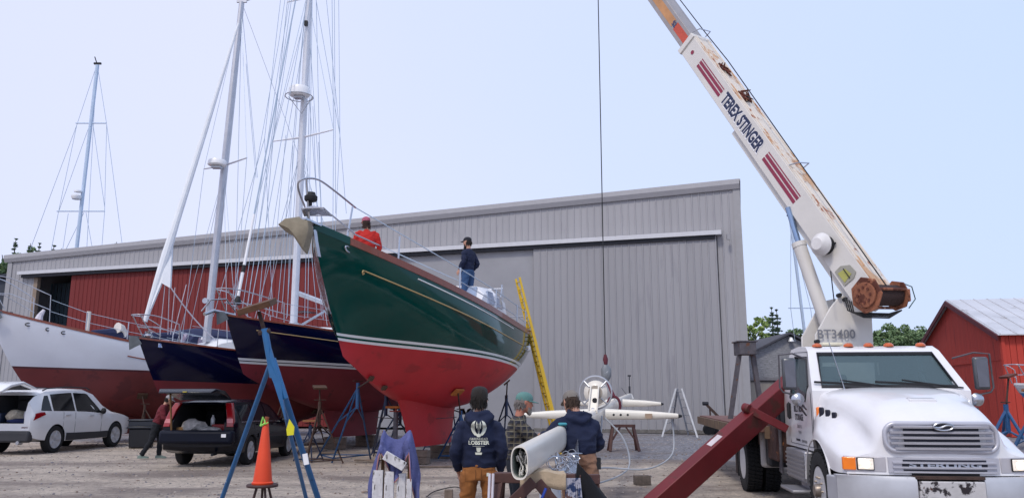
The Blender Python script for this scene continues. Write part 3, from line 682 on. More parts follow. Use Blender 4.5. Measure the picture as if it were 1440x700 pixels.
# pulpit and lines
def pulpit(H_, root, reach=.35, hh=.62, du=.13, name='pulpit'):
    b = B(H_.M); z = H_.zs(0)+.05
    a0 = H_.pt(du, 1, -1)+V((0, .06, 0)); a1 = H_.pt(du, 1, 1)-V((0, .06, 0))
    b.tube([a0]+curvy([a0+V((-.05, 0, hh)), V((.35, -.32, z+hh+.03)), V((-reach*.7, -.22, z+hh+.05)), V((-reach, 0, z+hh+.06)), V((-reach*.7, .22, z+hh+.05)), V((.35, .32, z+hh+.03)), a1+V((-.05, 0, hh))])+[a1], .016, 8)
    b.tube([V((.3, -.25, z)), V((-reach*.7, -.2, z+hh+.05))], .016, 8); b.tube([V((.3, .25, z)), V((-reach*.7, .2, z+hh+.05))], .016, 8)
    b.tube([a0+V((0, 0, hh*.5)), V((.4, -.28, z+hh*.52)), V((-reach*.3, 0, z+hh*.5)), V((.4, .28, z+hh*.52)), a1+V((0, 0, hh*.5))], .013, 8)
    b.build(name, STEEL, root)
def lifelines(H_, root, us, h=.6, du=.13):
    for sd_ in (-1, 1):
        posts, pts_ = H_.stan(us, h, .014, side=sd_)
        for q in posts: q.build('stanchion', STEEL, root)
        a0 = H_.pt(du, 1, sd_)+V((0, -sd_*.06, h))
        b = B(); b.tube([H_.W(a0)]+[H_.W(p+V((0, 0, h-.02))) for p in pts_], .007, 5); b.tube([H_.W(a0-V((0, 0, h*.5)))]+[H_.W(p+V((0, 0, h*.5))) for p in pts_], .007, 5); b.build('lifeline', WIRE, root)
pulpit(NH, navy, .3); lifelines(NH, navy, [.26, .4, .55, .7, .85, .97])
anchor_mesh(NH.W((-.2, 0, NH.zs(0)+.08)), -(NH.M.to_3x3() @ V((1, 0, 0))), .85).thing('anchor', 'grey plough anchor on the bow of the navy sloop with gold stripe', 'anchor', LEADM, group='anchors on the bows')
b = B(NH.M); b.tube([V((.3, 0, NH.zs(0)+.04)), V((-.45, 0, NH.zs(0)+.1)), V((-.75, 0, NH.zs(0)-.02))], .05, 8); b.tube([V((.1, -.25, NH.zs(0)+.1)), V((-.3, -.28, NH.zs(0)+.42)), V((-.75, -.2, NH.zs(0)+.35)), V((-.85, 0, NH.zs(0)+.05))], .02, 8); b.build('bow_roller', STEEL, navy)
b = B(NH.M); b.box((3.6, .5, NH.zs(.3)+.75), (.6, .6, .03)); b.build('solar_panel', WINM, navy)

# ---------- left navy boat
p2 = P(195, 476, 23.5)
LH = Hull((p2.x, p2.y), R(34), 10.2, 3.3, p2.z, 2.85, 2.9, 2.15, -.03, 1.35, .75, stem_p=1.1, bow_dep=.35, um_sheer=.7)
REDF = mat('faded_red_bottom', '#6d2029', .6, var=.15, scale=1.2)
ltb = rooted('sailboat', 'smaller plain navy sloop with white cabin behind the dark wagon', LH, GB)
LH.mesh([(0, 0), (None, 1)]).build('hull', [REDF, NAVY], ltb, ang=60)
LH.deck().build('deck', DECKW, ltb); LH.rail(.06, .05).build('toe_rail', TEAK, ltb, ang=50)
LH.keel(.36, .62, .36, .34).build('keel', REDF, ltb, ang=50); LH.rudder(.82, .9, .7).build('rudder', REDF, ltb)
trunk(LH, ltb, .2, .7, 1.3, 2.2, .42, .62, DECKW, 0)
for u_ in (.3, .43):
    x_ = LH.L*u_; b = B(LH.M); b.box((x_, -.78-(u_-.3)*.8, LH.zs(u_)+.2), (.3, .03, .11)); b.build('porthole', WINM, ltb, bevel=.02)
b = B(LH.M); b.tube([V((2.6, .5, LH.zs(.25)+.42)), V((2.6, .5, LH.zs(.25)+.5))], [.14, .12], 12); b.build('deck_vent', DECKW, ltb)
cradle_blocks(LH, .42, .56, .36, ['timber blocks under the front of the plain navy sloop\'s keel', 'timber blocks under the back of the plain navy sloop\'s keel'])
xm = x_for(LH, 290, LH.zs(.3)+.35); _tp = P(340, 4, LH.W((xm, 0, 0)).y)
ALUM = mat('grey_mast', '#bfc0c8', .4, .3, var=.08)
base, top, mo, tips, lat2 = mast_set(LH, ltb, xm, LH.zs(.3)+.35, hgt=_tp.z-LH.zs(.3)-.35, r=.115, lean=_tp.x-LH.W((xm, 0, 0)).x, spreaders=((.50, 1.15),), m_=ALUM)
tgt = P(341, 2, base.y); top2 = tgt
b = B(); shrouds(b, LH, base, top, tips, lat2, 1.35, .009); b.tube([top, LH.W((LH.L, 0, LH.zs(1)))], .01, 4); b.tube([top, base+V((.9, 0, .1))], .009, 4); b.build('standing_rigging', WIRE, ltb)
f_ = (P(308, 238, base.y).z-base.z)/(top.z-base.z); radar(base.lerp(top, f_)+V((-.1, -.4, 0)), mo, .3, .2, ring=False)
b = B(); b.box(top+V((0, 0, .1)), (.35, .06, .2)); b.tube([top, top+V((.5, 0, .2))], .02, 5); b.build('masthead', ALU, mo)
b = B(); b.cyl(base+V((0, 0, 1.3)), base+V((.0, -.35, 1.3)), .09); b.build('winch', STEEL, mo)
# furled sail with loose clew
s0 = P(204, 452, 23.9); s1 = P(339, 22, base.y-.6)
b = B(); b.tube([s0+(s1-s0)*f for f in (0, .05, .12, .2, .3, .6, .97)], [.07, .09, .12, .14, .11, .09, .04], 10)
furl = b.build('furled_sail', mat('sailcloth', '#dfe3ea', .6, var=.05, scale=3), ltb)
b = B(); q = [P(244, 322, 24.25), P(240, 405, 24.0), P(228, 398, 23.95), P(212, 436, 23.9), P(222, 395, 24.0)]
b.loft([[p+V((0, -.05, 0)) for p in q], [p+V((0, .05, 0)) for p in q]]); b.build('sail_clew', mat('sailcloth', '#dfe3ea'), furl, smooth=False)
b = B(); wire(b, P(240, 404, 24.0), P(306, 480, 25.5), .02, .12); wire(b, P(232, 400, 24.0), P(225, 470, 24.3), .012); wire(b, P(238, 404, 24.0), P(236, 470, 24.6), .012); wire(b, P(246, 404, 24.0), P(240, 470, 24.4), .012); wire(b, P(262, 400, 24.4), P(244, 470, 24.4), .012); b.build('sheet_rope', mat('white_rope', '#c9c5cf', .8, var=.1), ltb)
pulpit(LH, ltb, .2, .6, .1); lifelines(LH, ltb, [.2, .35, .5, .65, .8, .95])
anchor_mesh(LH.W((-.15, 0, LH.zs(0)+.05)), -(LH.M.to_3x3() @ V((1, 0, 0))), .95).thing('anchor', 'grey anchor on the bow of the plain navy sloop', 'anchor', LEADM, group='anchors on the bows')
b = B(LH.M); b.lathe([(.1, 0), (.13, .05), (.08, .12), (.12, .18), (0, .2)], 12, Matrix.Translation(V((.3, 0, LH.zs(0)+.05)))); b.build('windlass', STEEL, ltb)
b = B(LH.M); p = LH.pt(.05, .93, -1, .006); b.box(p, (.16, .012, .12)); b.build('registration_sticker', mat('blue_sticker', '#7c9bd8', .5, spots=[('#e6e9f2', .5, 30)]), ltb)

# ---------- white yacht
p1 = P(-12, 436, 26)
WH = Hull((p1.x, p1.y), R(38), 13.0, 3.7, p1.z, 2.98, 3.0, 2.6, -.02, 1.85, 1.5, stem_p=1.5, bow_dep=.9, um_sheer=.7)
WHU = mat('white_hull', '#c9ccd6', .3, var=.05, scale=.7, coat=.3)
wy = rooted('sailboat', 'white yacht with dark red bottom behind the white crossover car', WH, GB)
REDW = mat('maroon_bottom', '#662526', .65, var=.15, scale=.8, spots=[('#571f22', .55, 1.2)])
WH.mesh([(0, 0), (.07, 1), (None, 2)]).build('hull', [REDW, mat('boot_maroon', '#4a1f28', .4, var=0), WHU], wy, ang=60)
WH.deck().build('deck', DECKW, wy); WH.rail(.09, .08).build('toe_rail', TEAK, wy, ang=50)
WH.keel(.22, .75, .3, .4, rake=.6).build('keel', REDW, wy, ang=50); WH.rudder(.82, .92, .8).build('rudder', REDW, wy)
WH.stripe(.5, .022, .30, .97).build('rub_strake', TEAK, wy)
cradle_blocks(WH, .42, .58, .4, ['timber blocks under the front of the white yacht\'s keel', 'timber blocks under the back of the white yacht\'s keel'])
trunk(WH, wy, .3, .72, 1.5, 2.2, .28, .4, DECKW, 3)
pulpit(WH, wy, .5, 1.0, .12)
posts, pts_ = WH.stan([.2, .3, .42, .54, .66], .7, .02)
for i, q in enumerate(posts): q.build('stanchion', STEEL if i else STEEL, wy)
b = B(); a0 = WH.pt(.12, 1, -1)+V((0, .06, .85)); b.tube([WH.W(a0)]+[WH.W(p+V((0, 0, .68))) for p in pts_], .009, 5); b.tube([WH.W(a0-V((0, 0, .4)))]+[WH.W(p+V((0, 0, .35))) for p in pts_], .009, 5); b.build('lifeline', WIRE, wy)
for u_ in (.205, .52):
    b = B(WH.M); p = WH.pt(u_, 1, -1)+V((0, .1, .02)); b.cyl(p, p+V((0, 0, .75)), .07, n=10); b.build('fender_post', mat('cream_plastic', '#d5cfc9', .5, var=.05), wy)
b = B(WH.M); p = V((WH.L*.33, -.4, WH.zs(.33)+.3)); b.tube([p, p+V((0, 0, .2)), p+V((-.1, 0, .32)), p+V((-.3, -.05, .33))], [.09, .09, .13, .2], 12); b.build('cowl_vent', mat('cream_plastic', '#d5cfc9'), wy)
# folded navy canvas and dodger with clear panels
b = B(WH.M)
for x_, y_, l_ in ((WH.L*.24, 0, 1.5), (WH.L*.38, -.2, 2.6)): b.tube([V((x_, y_-.4, WH.zs(.3)+.32)), V((x_+l_/2, y_-.3, WH.zs(.3)+.38)), V((x_+l_, y_-.4, WH.zs(.35)+.28))], [.1, .17, .1], 8)
b.build('folded_cover', CANVASN, wy)
b = B(WH.M); xd = WH.L*.47; zd = WH.zs(.5)
prof = [(0, .1), (.55, 1.0), (1.2, 1.12), (2.4, 1.05), (3.0, .8)]
rr = [[V((xd+x, -1.15, zd)), V((xd+x, -1.1, zd+h*.75)), V((xd+x, -.8, zd+h)), V((xd+x, 0, zd+h*1.05)), V((xd+x, .8, zd+h)), V((xd+x, 1.1, zd+h*.75)), V((xd+x, 1.15, zd))] for x, h in prof]
b.loft(rr); dg = b.build('spray_dodger', CANVASN, wy, ang=40)
CLR = mat('clear_vinyl', '#8c7f92', .1, var=.1, coat=.5)
for x0_, x1_ in ((.65, 1.45), (1.65, 2.5)):
    b = B(WH.M); q = [V((xd+x0_, -1.16, zd+.25)), V((xd+x1_, -1.16, zd+.25)), V((xd+x1_, -1.12, zd+.72)), V((xd+x0_+.1, -1.12, zd+.72))]; b.loft([[p+V((0, -.02, 0)) for p in q], [p+V((0, .02, 0)) for p in q]]); b.build('clear_panel', CLR, dg, smooth=False)
for yy in (-.55, .55):
    b = B(WH.M); q = [V((xd+.15, yy-.4, zd+.35)), V((xd+.15, yy+.4, zd+.35)), V((xd+.45, yy+.33, zd+.85)), V((xd+.45, yy-.33, zd+.85))]; b.loft([[p+V((-.05, 0, .03)) for p in q], [p+V((.03, 0, -.02)) for p in q]]); b.build('clear_panel', CLR, dg, smooth=False)
for u_, z_, w_ in ((.075, .17, .22), (.115, .18, .12), (.15, .17, .16)):
    b = B(WH.M); p = WH.pt(u_, WH.vz(u_, WH.zs(u_)-z_), -1, .006); b.tube([p+V((w_/2*math.cos(a), 0, .05*math.sin(a))) for a in [i*math.pi/6 for i in range(12)]], .015, 6, closed=True); b.build('hawse_hole', BLACK, wy)
for u_ in (.62, .69):
    b = B(WH.M); p = WH.pt(u_, 1, -1)+V((0, -.04, -.45)); b.tube([p, p+V((0, 0, .55)), p+V((.2, 0, .62)), p+V((.3, 0, .55))], .02, 6); b.build('boarding_step', STEEL, wy)
b = B(); b.tube([WH.W((.1, 0, WH.zs(0)-.3)), WH.W((2.6, 0, WH.wl(2)-.6))], .018, 6); b.build('bobstay', DARKM, wy)
anchor_mesh(WH.W((.1, -.15, WH.zs(0)-.05)), -(WH.M.to_3x3() @ V((1, 0, 0))), .9).thing('anchor', 'grey anchor on the bow of the white yacht', 'anchor', LEADM, group='anchors on the bows')
b = B(WH.M); b.tube([V((1.3, -.4, WH.zs(.1))), V((1.35, -.4, WH.zs(.1)+.25)), V((1.45, -.42, WH.zs(.1)+.45))], [.16, .1, .05], 8); b.build('coiled_rope', mat('white_rope', '#c9c5cf'), wy)

# ---------- far masts
def far_mast(name, label, u0, v0, u1, v1, Y, r, spr, radar_v=None, stays=(), group='masts of boats out of sight'):
    a, c_ = P(u0, v0, Y), P(u1, v1, Y); a0 = a+(a-c_)*((a.z)/(c_.z-a.z))
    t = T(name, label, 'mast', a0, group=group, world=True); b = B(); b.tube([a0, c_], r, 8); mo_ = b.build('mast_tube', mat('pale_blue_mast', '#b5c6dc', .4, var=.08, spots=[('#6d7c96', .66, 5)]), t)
    b = B()
    for v_, hw in spr:
        f_ = (v_-v0)/(v1-v0); q = a.lerp(c_, f_); b.tube([q-V((hw, 0, 0)), q+V((hw, 0, 0))], r*.35, 6)
    b.build('spreader', mat('pale_blue_mast', ''), t)
    b = B()
    for (x0_, y0_, x1_, y1_) in stays: b.tube([P(x0_, y0_, Y), P(x1_, y1_, Y)], Y*.00036, 4)
    b.build('stay', WIRE, t)
    b = B(); b.box(c_+V((0, 0, r)), (r*4, r, r)); b.tube([c_, c_+V((-r*2, 0, r*5))], r*.3, 5); b.build('masthead', BLACK, t)
    if radar_v:
        q = a.lerp(c_, (radar_v-v0)/(v1-v0)); b = B(); b.lathe([(0, 0), (r*2, 0), (r*2.6, r*1.2), (r*2.6, r*2), (r*1.4, r*2.6), (0, r*2.6)], 16, Matrix.Translation(q-V((r*2.2, .3, r*2)))); b.lathe([(0, 0), (r*2, 0), (r*2, r*.8), (0, r*.8)], 12, Matrix.Translation(q-V((r*1.6, .3, -r*2)))); b.build('radar_dome', WHITEP, t)
    return t
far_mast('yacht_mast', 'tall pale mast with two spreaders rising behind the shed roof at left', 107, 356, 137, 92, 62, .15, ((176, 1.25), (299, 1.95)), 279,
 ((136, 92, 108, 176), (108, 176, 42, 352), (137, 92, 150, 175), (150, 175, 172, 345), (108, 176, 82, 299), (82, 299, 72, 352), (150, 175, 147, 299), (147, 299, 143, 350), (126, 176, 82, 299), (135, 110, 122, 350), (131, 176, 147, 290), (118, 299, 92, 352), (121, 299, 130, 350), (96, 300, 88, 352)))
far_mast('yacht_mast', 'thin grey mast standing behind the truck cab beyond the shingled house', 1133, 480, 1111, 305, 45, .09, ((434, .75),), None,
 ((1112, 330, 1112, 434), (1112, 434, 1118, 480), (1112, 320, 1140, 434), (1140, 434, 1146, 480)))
# ================= vehicles
TYRE = mat('tyre_rubber', '#191a1d', .85, var=.2, scale=8, bump=.3)
RIM = mat('alloy_rim', '#c3c5ca', .3, .25, var=.05)
DGLASS = mat('dark_tinted_glass', '#0b0e12', .08, var=0, spec=.35)
PLAST = mat('grey_cladding', '#33343a', .6, var=.1)
REDL = mat('red_lamp', '#8e0f18', .15, var=.1, coat=.6)
CLEARL = mat('lamp_clear', '#cfc9c6', .1, var=0, coat=.6)
def wheel(parent, p, r, wd, side, rim_m=RIM, spokes=5, name='wheel', hub=None, tread=True, dish=.03):
    """p centre in the vehicle frame, side +-1 = direction the face looks along y"""
    q = V(p); b = B(); M = Matrix.Translation(q) @ Matrix.Rotation(R(-90*side), 4, 'X')
    b.lathe([(r*.60, -wd/2), (r*.9, -wd/2), (r*.985, -wd*.36), (r, -wd*.2), (r, wd*.2), (r*.985, wd*.36), (r*.9, wd/2), (r*.66, wd/2), (r*.62, wd*.3), (r*.60, -wd/2)], 32, M)
    if tread:
        for k in range(36):
            a = k*math.pi/18; c_, s_ = math.cos(a), math.sin(a)
            for zz in (-.3, 0, .3):
                b.box(M @ V((c_*r*.995, s_*r*.995, zz*wd)), (r*.07, .012+r*.02, wd*.24), (Matrix.Rotation(R(-90*side), 3, 'X') @ Matrix.Rotation(a, 3, 'Z') @ Matrix.Diagonal((1, 2.2, 1))))
    t_ = b.build('tyre', TYRE, None); 
    w_ = bpy.data.objects.new(name, None); col.objects.link(w_); w_.parent = parent; w_.location = q-ORG[parent]; ORG[w_] = q
    t_.parent = w_; t_.location = ORG[t_]-q
    b = B(); b.lathe([(r*.66, wd*.42), (r*.63, wd*.48), (r*.57, wd*.44), (r*.55, wd*.1), (r*.2, wd*.05), (0, wd*.05)], 32, M)
    b.cm = 1; b.lathe([(0, wd*.0), (r*.5, wd*.0), (r*.5, wd*.115), (0, wd*.115)], 24, M); b.cm = 0
    for k in range(spokes):
        a = 2*math.pi*k/spokes; d = V((math.cos(a), math.sin(a), 0)); s_ = V((-d.y, d.x, 0))
        for w2 in (-.065, .065):
            p0, p1 = d*r*.12+s_*r*w2*.4, d*r*.6+s_*r*w2; b.bar(M @ V((p0.x, p0.y, wd*.36)), M @ V((p1.x, p1.y, wd*.42)), r*.065, .04, up=M.to_3x3() @ V((0, 0, 1)))
    b.lathe([(0, wd*.42), (r*.14, wd*.42), (r*.17, wd*.3), (0, wd*.3)], 14, M)
    o = b.build('rim', [rim_m, BLACK], None, ang=40); o.parent = w_; o.location = ORG[o]-q; return w_
class Car:
    def __init__(s, st): s.st = st   # stations: x, zl, hl, zb, hb, zt, ht
    def at(s, x):
        st = s.st
        for a, b in zip(st[:-1], st[1:]):
            if a[0] <= x <= b[0]:
                f = (x-a[0])/(b[0]-a[0]); return [p+(q-p)*f for p, q in zip(a, b)]
        return st[-1] if x > st[-1][0] else st[0]
    def body(s):
        b = B(); rings = []
        for x, zl, hl, zb, hb, zt, ht in s.st:
            half = [(hl*.6, zl), (hl, zl+.03), (hl+(hb-hl)*.8, zl+(zb-zl)*.35), (hb*1.005, zl+(zb-zl)*.72), (hb*.985, zb), (hb*.985+(ht-hb*.985)*.55, zb+(zt-zb)*.52), (ht, zt-.045*min(1, (zt-zb)/.2)), (ht*.86, zt-.005), (ht*.45, zt+.012)]
            rings.append([V((x, y, z)) for y, z in half]+[V((x, -y, z)) for y, z in half[::-1]])
        b.loft(rings); return b
    def side(s, x, f, sd, off=.005):
        _, zl, hl, zb, hb, zt, ht = s.at(x)
        if f >= 0:
            a0, a1 = (hb*.985, zb), (hb*.985+(ht-hb*.985)*.55, zb+(zt-zb)*.52); a2 = (ht, zt-.045*min(1, (zt-zb)/.2))
            if f < .5: y, z = [p+(q-p)*f*2 for p, q in zip(a0, a1)]
            else: y, z = [p+(q-p)*(f-.5)*2 for p, q in zip(a1, a2)]
        else:
            pts_ = [(hb*.985, zb), (hb*1.005, zl+(zb-zl)*.72), (hl+(hb-hl)*.8, zl+(zb-zl)*.35), (hl, zl+.03)]; g = -f*3; i = min(2, int(g)); g -= i; y, z = [p+(q-p)*g for p, q in zip(pts_[i], pts_[i+1])]
        return V((x, sd*(y+off), z))
    def panel(s, sd, corners, off=.006, n_=6):
        """corners (x,f) x4: lower rear, lower front, upper front, upper rear"""
        b = B()
        for o_ in (off, -.02):
            def fn(u, v_):
                lo = [p+(q-p)*u for p, q in zip(corners[0], corners[1])]; hi = [p+(q-p)*u for p, q in zip(corners[3], corners[2])]
                x, f = lo[0]+(hi[0]-lo[0])*v_, lo[1]+(hi[1]-lo[1])*v_; return s.side(x, f, sd, o_)
            b.grid(fn, n_, n_)
        return b
def archcut(xs_, z, r, hw):
    out = []
    for x in xs_:
        for sd_ in (-1, 1):
            b = B(); b.cyl((x, sd_*(hw-.32), z), (x, sd_*(hw+.4), z), r, n=36); out.append(b.build('cutter', BLACK, smooth=False))
    return out
# ---------------- white crossover
suv = T('parked_car', 'white crossover car with its tailgate open at the left edge', 'car')
S1 = Car([(-2.36, .52, .80, .92, .86, 1.0, .80), (-2.28, .42, .86, 1.02, .92, 1.36, .72), (-2.05, .36, .90, 1.06, .94, 1.58, .66), (-1.6, .30, .92, 1.08, .95, 1.66, .68), (-.8, .27, .92, 1.06, .94, 1.70, .69), (0, .27, .92, 1.03, .94, 1.69, .70), (.45, .27, .92, 1.0, .94, 1.58, .68), (.9, .28, .92, .99, .94, 1.28, .70), (1.25, .29, .92, .98, .93, 1.08, .72), (1.8, .32, .9, .93, .91, 1.0, .66), (2.15, .36, .84, .84, .86, .9, .6), (2.32, .45, .72, .72, .74, .78, .5)])
body = S1.body().build('body', [mat('pearl_white_paint', '#e2e2e4', .25, var=.01, coat=.6), BLACK, mat('car_interior_grey', '#4a4b52', .8, var=.2)], suv, ang=50)
cb = B(); cb.cm = 2; cb.box((-1.75, 0, 1.16), (1.5, 1.36, .72)); c1 = cb.build('cutter', [BLACK, BLACK, mat('car_interior_grey', '')], smooth=False)
cut(body, archcut((-1.38, 1.38), .36, .40, .94)+[c1])
for sd_ in (-1, 1):
    for cs in (((-2.02, .12), (-1.62, .05), (-1.62, .8), (-1.75, .82)), ((-1.55, .05), (-.62, .05), (-.62, .88), (-1.52, .84)), ((-.55, .05), (.72, .04), (.1, .86), (-.55, .88))):
        S1.panel(sd_, cs).build('window', DGLASS, suv, ang=60)
    S1.panel(sd_, ((-.95, -.99), (.98, -.99), (.98, -.72), (-.95, -.72)), .012).build('sill_cladding', PLAST, suv)
    for x_ in (-.95, .1):
        b = B(); p = S1.side(x_, -.12, sd_, .03); b.bar(p+V((-.1, 0, 0)), p+V((.1, 0, .01)), .02, .03); b.build('door_handle', RIM, suv)
    for x_ in (-.6, .62, -1.12):
        b = B(); b.tube([S1.side(x_, f, sd_, .001) for f in (0, -.2, -.5, -.75)], .006, 4); b.build('door_seam', PLAST, suv)
    b = B(); b.tube([V((-1.75, sd_*.66, 1.64)), V((-1.6, sd_*.67, 1.70)), V((-.8, sd_*.68, 1.745)), V((.1, sd_*.68, 1.73)), V((.25, sd_*.69, 1.67))], .018, 6); b.build('roof_rail', DARKM, suv)
    b = B(); p = S1.side(.62, .15, sd_, .09); b.lathe([(0, -.09), (.06, -.07), (.085, 0), (.06, .07), (0, .09)], 10, Matrix.Translation(p)); b.build('wing_mirror', BLACK, suv)
    S1.panel(sd_, ((-2.31, -.26), (-1.88, -.08), (-1.93, .04), (-2.25, .07)), .02).build('tail_lamp', REDL, suv, ang=60)
    for x_ in (-1.38, 1.38):
        wheel(suv, (x_, sd_*.83, .36), .365, .23, sd_, tread=False)
b = B(); b.box((-2.3, 0, .47), (.22, 1.76, .3)); b.build('bumper', PLAST, suv, bevel=.06)
b = B(); b.cyl((-2.3, -.62, .32), (-2.46, -.62, .32), .05); b.build('exhaust_pipe', STEEL, suv)
b = B(); b.box((-2.33, -.72, .7), (.06, .2, .04)); b.build('reflector', REDL, suv)
b = B(); b.loft([[V((-1.95, -.66, 1.66)), V((-1.95, .66, 1.66)), V((-1.95, .66, 1.70)), V((-1.95, -.66, 1.70))], [V((-2.55, -.72, 1.80)), V((-2.55, .72, 1.80)), V((-2.57, .72, 1.87)), V((-2.57, -.72, 1.87))], [V((-2.95, -.70, 1.72)), V((-2.95, .70, 1.72)), V((-3.0, .70, 1.79)), V((-3.0, -.70, 1.79))], [V((-3.2, -.62, 1.58)), V((-3.2, .62, 1.58)), V((-3.25, .62, 1.62)), V((-3.25, -.62, 1.62))]])
tg = b.build('tailgate', mat('pearl_white_paint', ''), suv, bevel=.03)
b = B(); b.loft([[V((-2.1, -.58, 1.655)), V((-2.1, .58, 1.655)), V((-2.1, .58, 1.67)), V((-2.1, -.58, 1.67))], [V((-2.6, -.6, 1.77)), V((-2.6, .6, 1.77)), V((-2.6, .6, 1.79)), V((-2.6, -.6, 1.79))]]); b.build('rear_window', DGLASS, tg)
b = B(); b.box((-1.1, .32, 1.1), (.14, .5, .6)); b.build('rear_seat', PLAST, suv, bevel=.05); b = B(); b.box((-1.1, -.32, 1.1), (.14, .5, .6)); b.build('rear_seat', PLAST, suv, bevel=.05)
SW = G(71, 636); suv_dir = math.atan2(.985, .17)
def place_vehicle(o, wheel_local, ground_pt, ang):
    o.rotation_euler.z = ang; q = Matrix.Rotation(ang, 3, 'Z') @ V(wheel_local); o.location = V(ground_pt)-q; o.location.z = ground_pt.z-.01
suv.scale = (1.06, 1.04, 1.12); place_vehicle(suv, (-1.38*1.06, -.83*1.04, 0), SW, R(83))
def blob(s_, seed=1, jag=.25, sub=2):
    bm = bmesh.new(); bmesh.ops.create_icosphere(bm, subdivisions=sub, radius=1); b = B()
    vs_ = [V((v_.co.x*s_[0], v_.co.y*s_[1], v_.co.z*s_[2]))*(1+jag*noise.noise(v_.co*2.2+V((seed, seed*2, 0)))) for v_ in bm.verts]; fs = [tuple(v_.index for v_ in f_.verts) for f_ in bm.faces]; bm.free(); b.add(vs_, fs); return b
def in_car(car, p, b, name, label, cat, m, group=None, **k):
    o = b.build(name, m, **k); props(o, label, cat, group); M = Matrix.Translation(car.location) @ Matrix.Rotation(car.rotation_euler.z, 4, 'Z') @ Matrix.Diagonal((*car.scale, 1)); q = M @ (V(p)+ORG[o]); o.location = q; o.rotation_euler.z = car.rotation_euler.z; ORG[o] = q; return o
BAG = mat('cream_canvas', '#b5ab9a', .9, var=.3, scale=8, bump=.6)
in_car(suv, (-1.95, -.1, .98), blob((.28, .3, .2), 3), 'tote_bag', 'cream cloth bag in the open boot of the white crossover', 'bag', BAG)
b = B(); b.box((0, 0, .12), (.35, .4, .26)); in_car(suv, (-1.95, .45, .82), b, 'storage_box', 'dark blue box in the open boot of the white crossover', 'box', mat('dark_blue_plastic', '#26324c', .5), bevel=.02)
b = B(); b.lathe([(0, -.12), (.06, -.12), (.08, 0), (.07, .1), (.03, .13), (0, .13)], 12); in_car(suv, (-2.0, -.45, 1.0), b, 'water_jug', 'pale plastic jug beside the bag in the white crossover', 'jug', mat('pale_plastic', '#c9ccd8', .3))
in_car(suv, (-2.0, -.25, .86), blob((.25, .4, .09), 5), 'blue_jacket', 'crumpled blue cloth on the boot floor of the white crossover', 'cloth', mat('blue_cloth', '#232c58', .9, var=.3, bump=.5))
# ---------------- dark wagon
wag = T('parked_car', 'dark blue estate wagon with its tailgate propped open by a stick', 'car')
S2 = Car([(-2.34, .45, .80, .93, .84, .98, .78), (-2.27, .36, .84, .95, .87, 1.05, .74), (-2.1, .32, .85, .96, .88, 1.40, .66), (-2.0, .28, .86, .96, .88, 1.43, .65), (-1.3, .25, .86, .96, .88, 1.46, .65), (-.3, .24, .86, .94, .88, 1.45, .66), (.3, .24, .86, .92, .88, 1.36, .64), (.85, .24, .86, .90, .88, 1.05, .68), (1.1, .25, .86, .89, .87, .98, .70), (1.8, .28, .85, .84, .86, .90, .68), (2.2, .34, .80, .74, .82, .79, .62), (2.36, .42, .72, .62, .76, .66, .55)])
NVP = mat('dark_navy_car_paint', '#070b18', .22, var=.05, spec=.35)
body = S2.body().build('body', [NVP, BLACK, mat('car_interior_black', '#1b1b20', .85, var=.2)], wag, ang=50)
cb = B(); cb.cm = 2; cb.box((-1.55, 0, 1.03), (1.75, 1.22, .66)); c1 = cb.build('cutter', [BLACK, BLACK, mat('car_interior_black', '')], smooth=False)
cut(body, archcut((-1.33, 1.33), .32, .35, .88)+[c1])
for sd_ in (-1, 1):
    for cs in (((-1.98, .08), (-1.22, .06), (-1.22, .86), (-1.9, .82)), ((-1.15, .06), (-.42, .06), (-.42, .88), (-1.15, .86)), ((-.35, .06), (.72, .05), (.12, .84), (-.35, .88))):
        S2.panel(sd_, cs).build('window', mat('wagon_glass', '#20292f', .06, var=0, spec=.8), wag, ang=60)
    S2.panel(sd_, ((-2.0, .0), (.8, .0), (.8, .05), (-2.0, .05)), .01, 10).build('chrome_strip', STEEL, wag)
    S2.panel(sd_, ((-.95, -.55), (1.0, -.55), (1.0, -.42), (-.95, -.42)), .018, 10).build('side_moulding', PLAST, wag)
    for x_ in (-.95, .05):
        b = B(); p = S2.side(x_, -.1, sd_, .025); b.bar(p+V((-.09, 0, 0)), p+V((.09, 0, 0)), .02, .03); b.build('door_handle', NVP, wag)
    for x_ in (-.38, .76, -1.2):
        b = B(); b.tube([S2.side(x_, f, sd_, .001) for f in (0, -.2, -.5, -.85)], .005, 4); b.build('door_seam', BLACK, wag)
    b = B(); p = S2.side(.68, .15, sd_, .09); b.lathe([(0, -.08), (.06, -.06), (.08, 0), (.06, .06), (0, .08)], 10, Matrix.Translation(p)); b.build('wing_mirror', NVP, wag)
    b = B(); pts_ = [(.80, .88), (.79, 1.0), (.73, 1.22), (.655, 1.40)]
    rr = []
    for i, (y, z) in enumerate(pts_):
        x0_ = (-2.34, -2.30, -2.24, -2.13)[i]; rr.append([V((x0_-.03, sd_*(y-.13), z)), V((x0_-.03, sd_*(y+.03), z)), V((x0_+.07, sd_*(y+.035), z)), V((x0_+.07, sd_*(y-.13), z))])
    b.loft(rr); lm = b.build('tail_lamp', REDL, wag, bevel=.015)
    b = B(); rr = [[p+V((-.006, 0, 0)) for p in [r_[0].lerp(r_[1], .05), r_[0].lerp(r_[1], .95), r_[0].lerp(r_[1], .95)+V((.02, 0, 0)), r_[0].lerp(r_[1], .05)+V((.02, 0, 0))]] for r_ in ([rr[0][i].lerp(rr[1][i], .7) for i in range(4)], [rr[1][i].lerp(rr[2][i], .25) for i in range(4)])]
    b.loft(rr); b.build('lens', mat('pink_lens', '#c2787c', .2), lm)
    for x_ in (-1.33, 1.33): wheel(wag, (x_, sd_*.77, .32), .325, .2, sd_, tread=False, spokes=6)
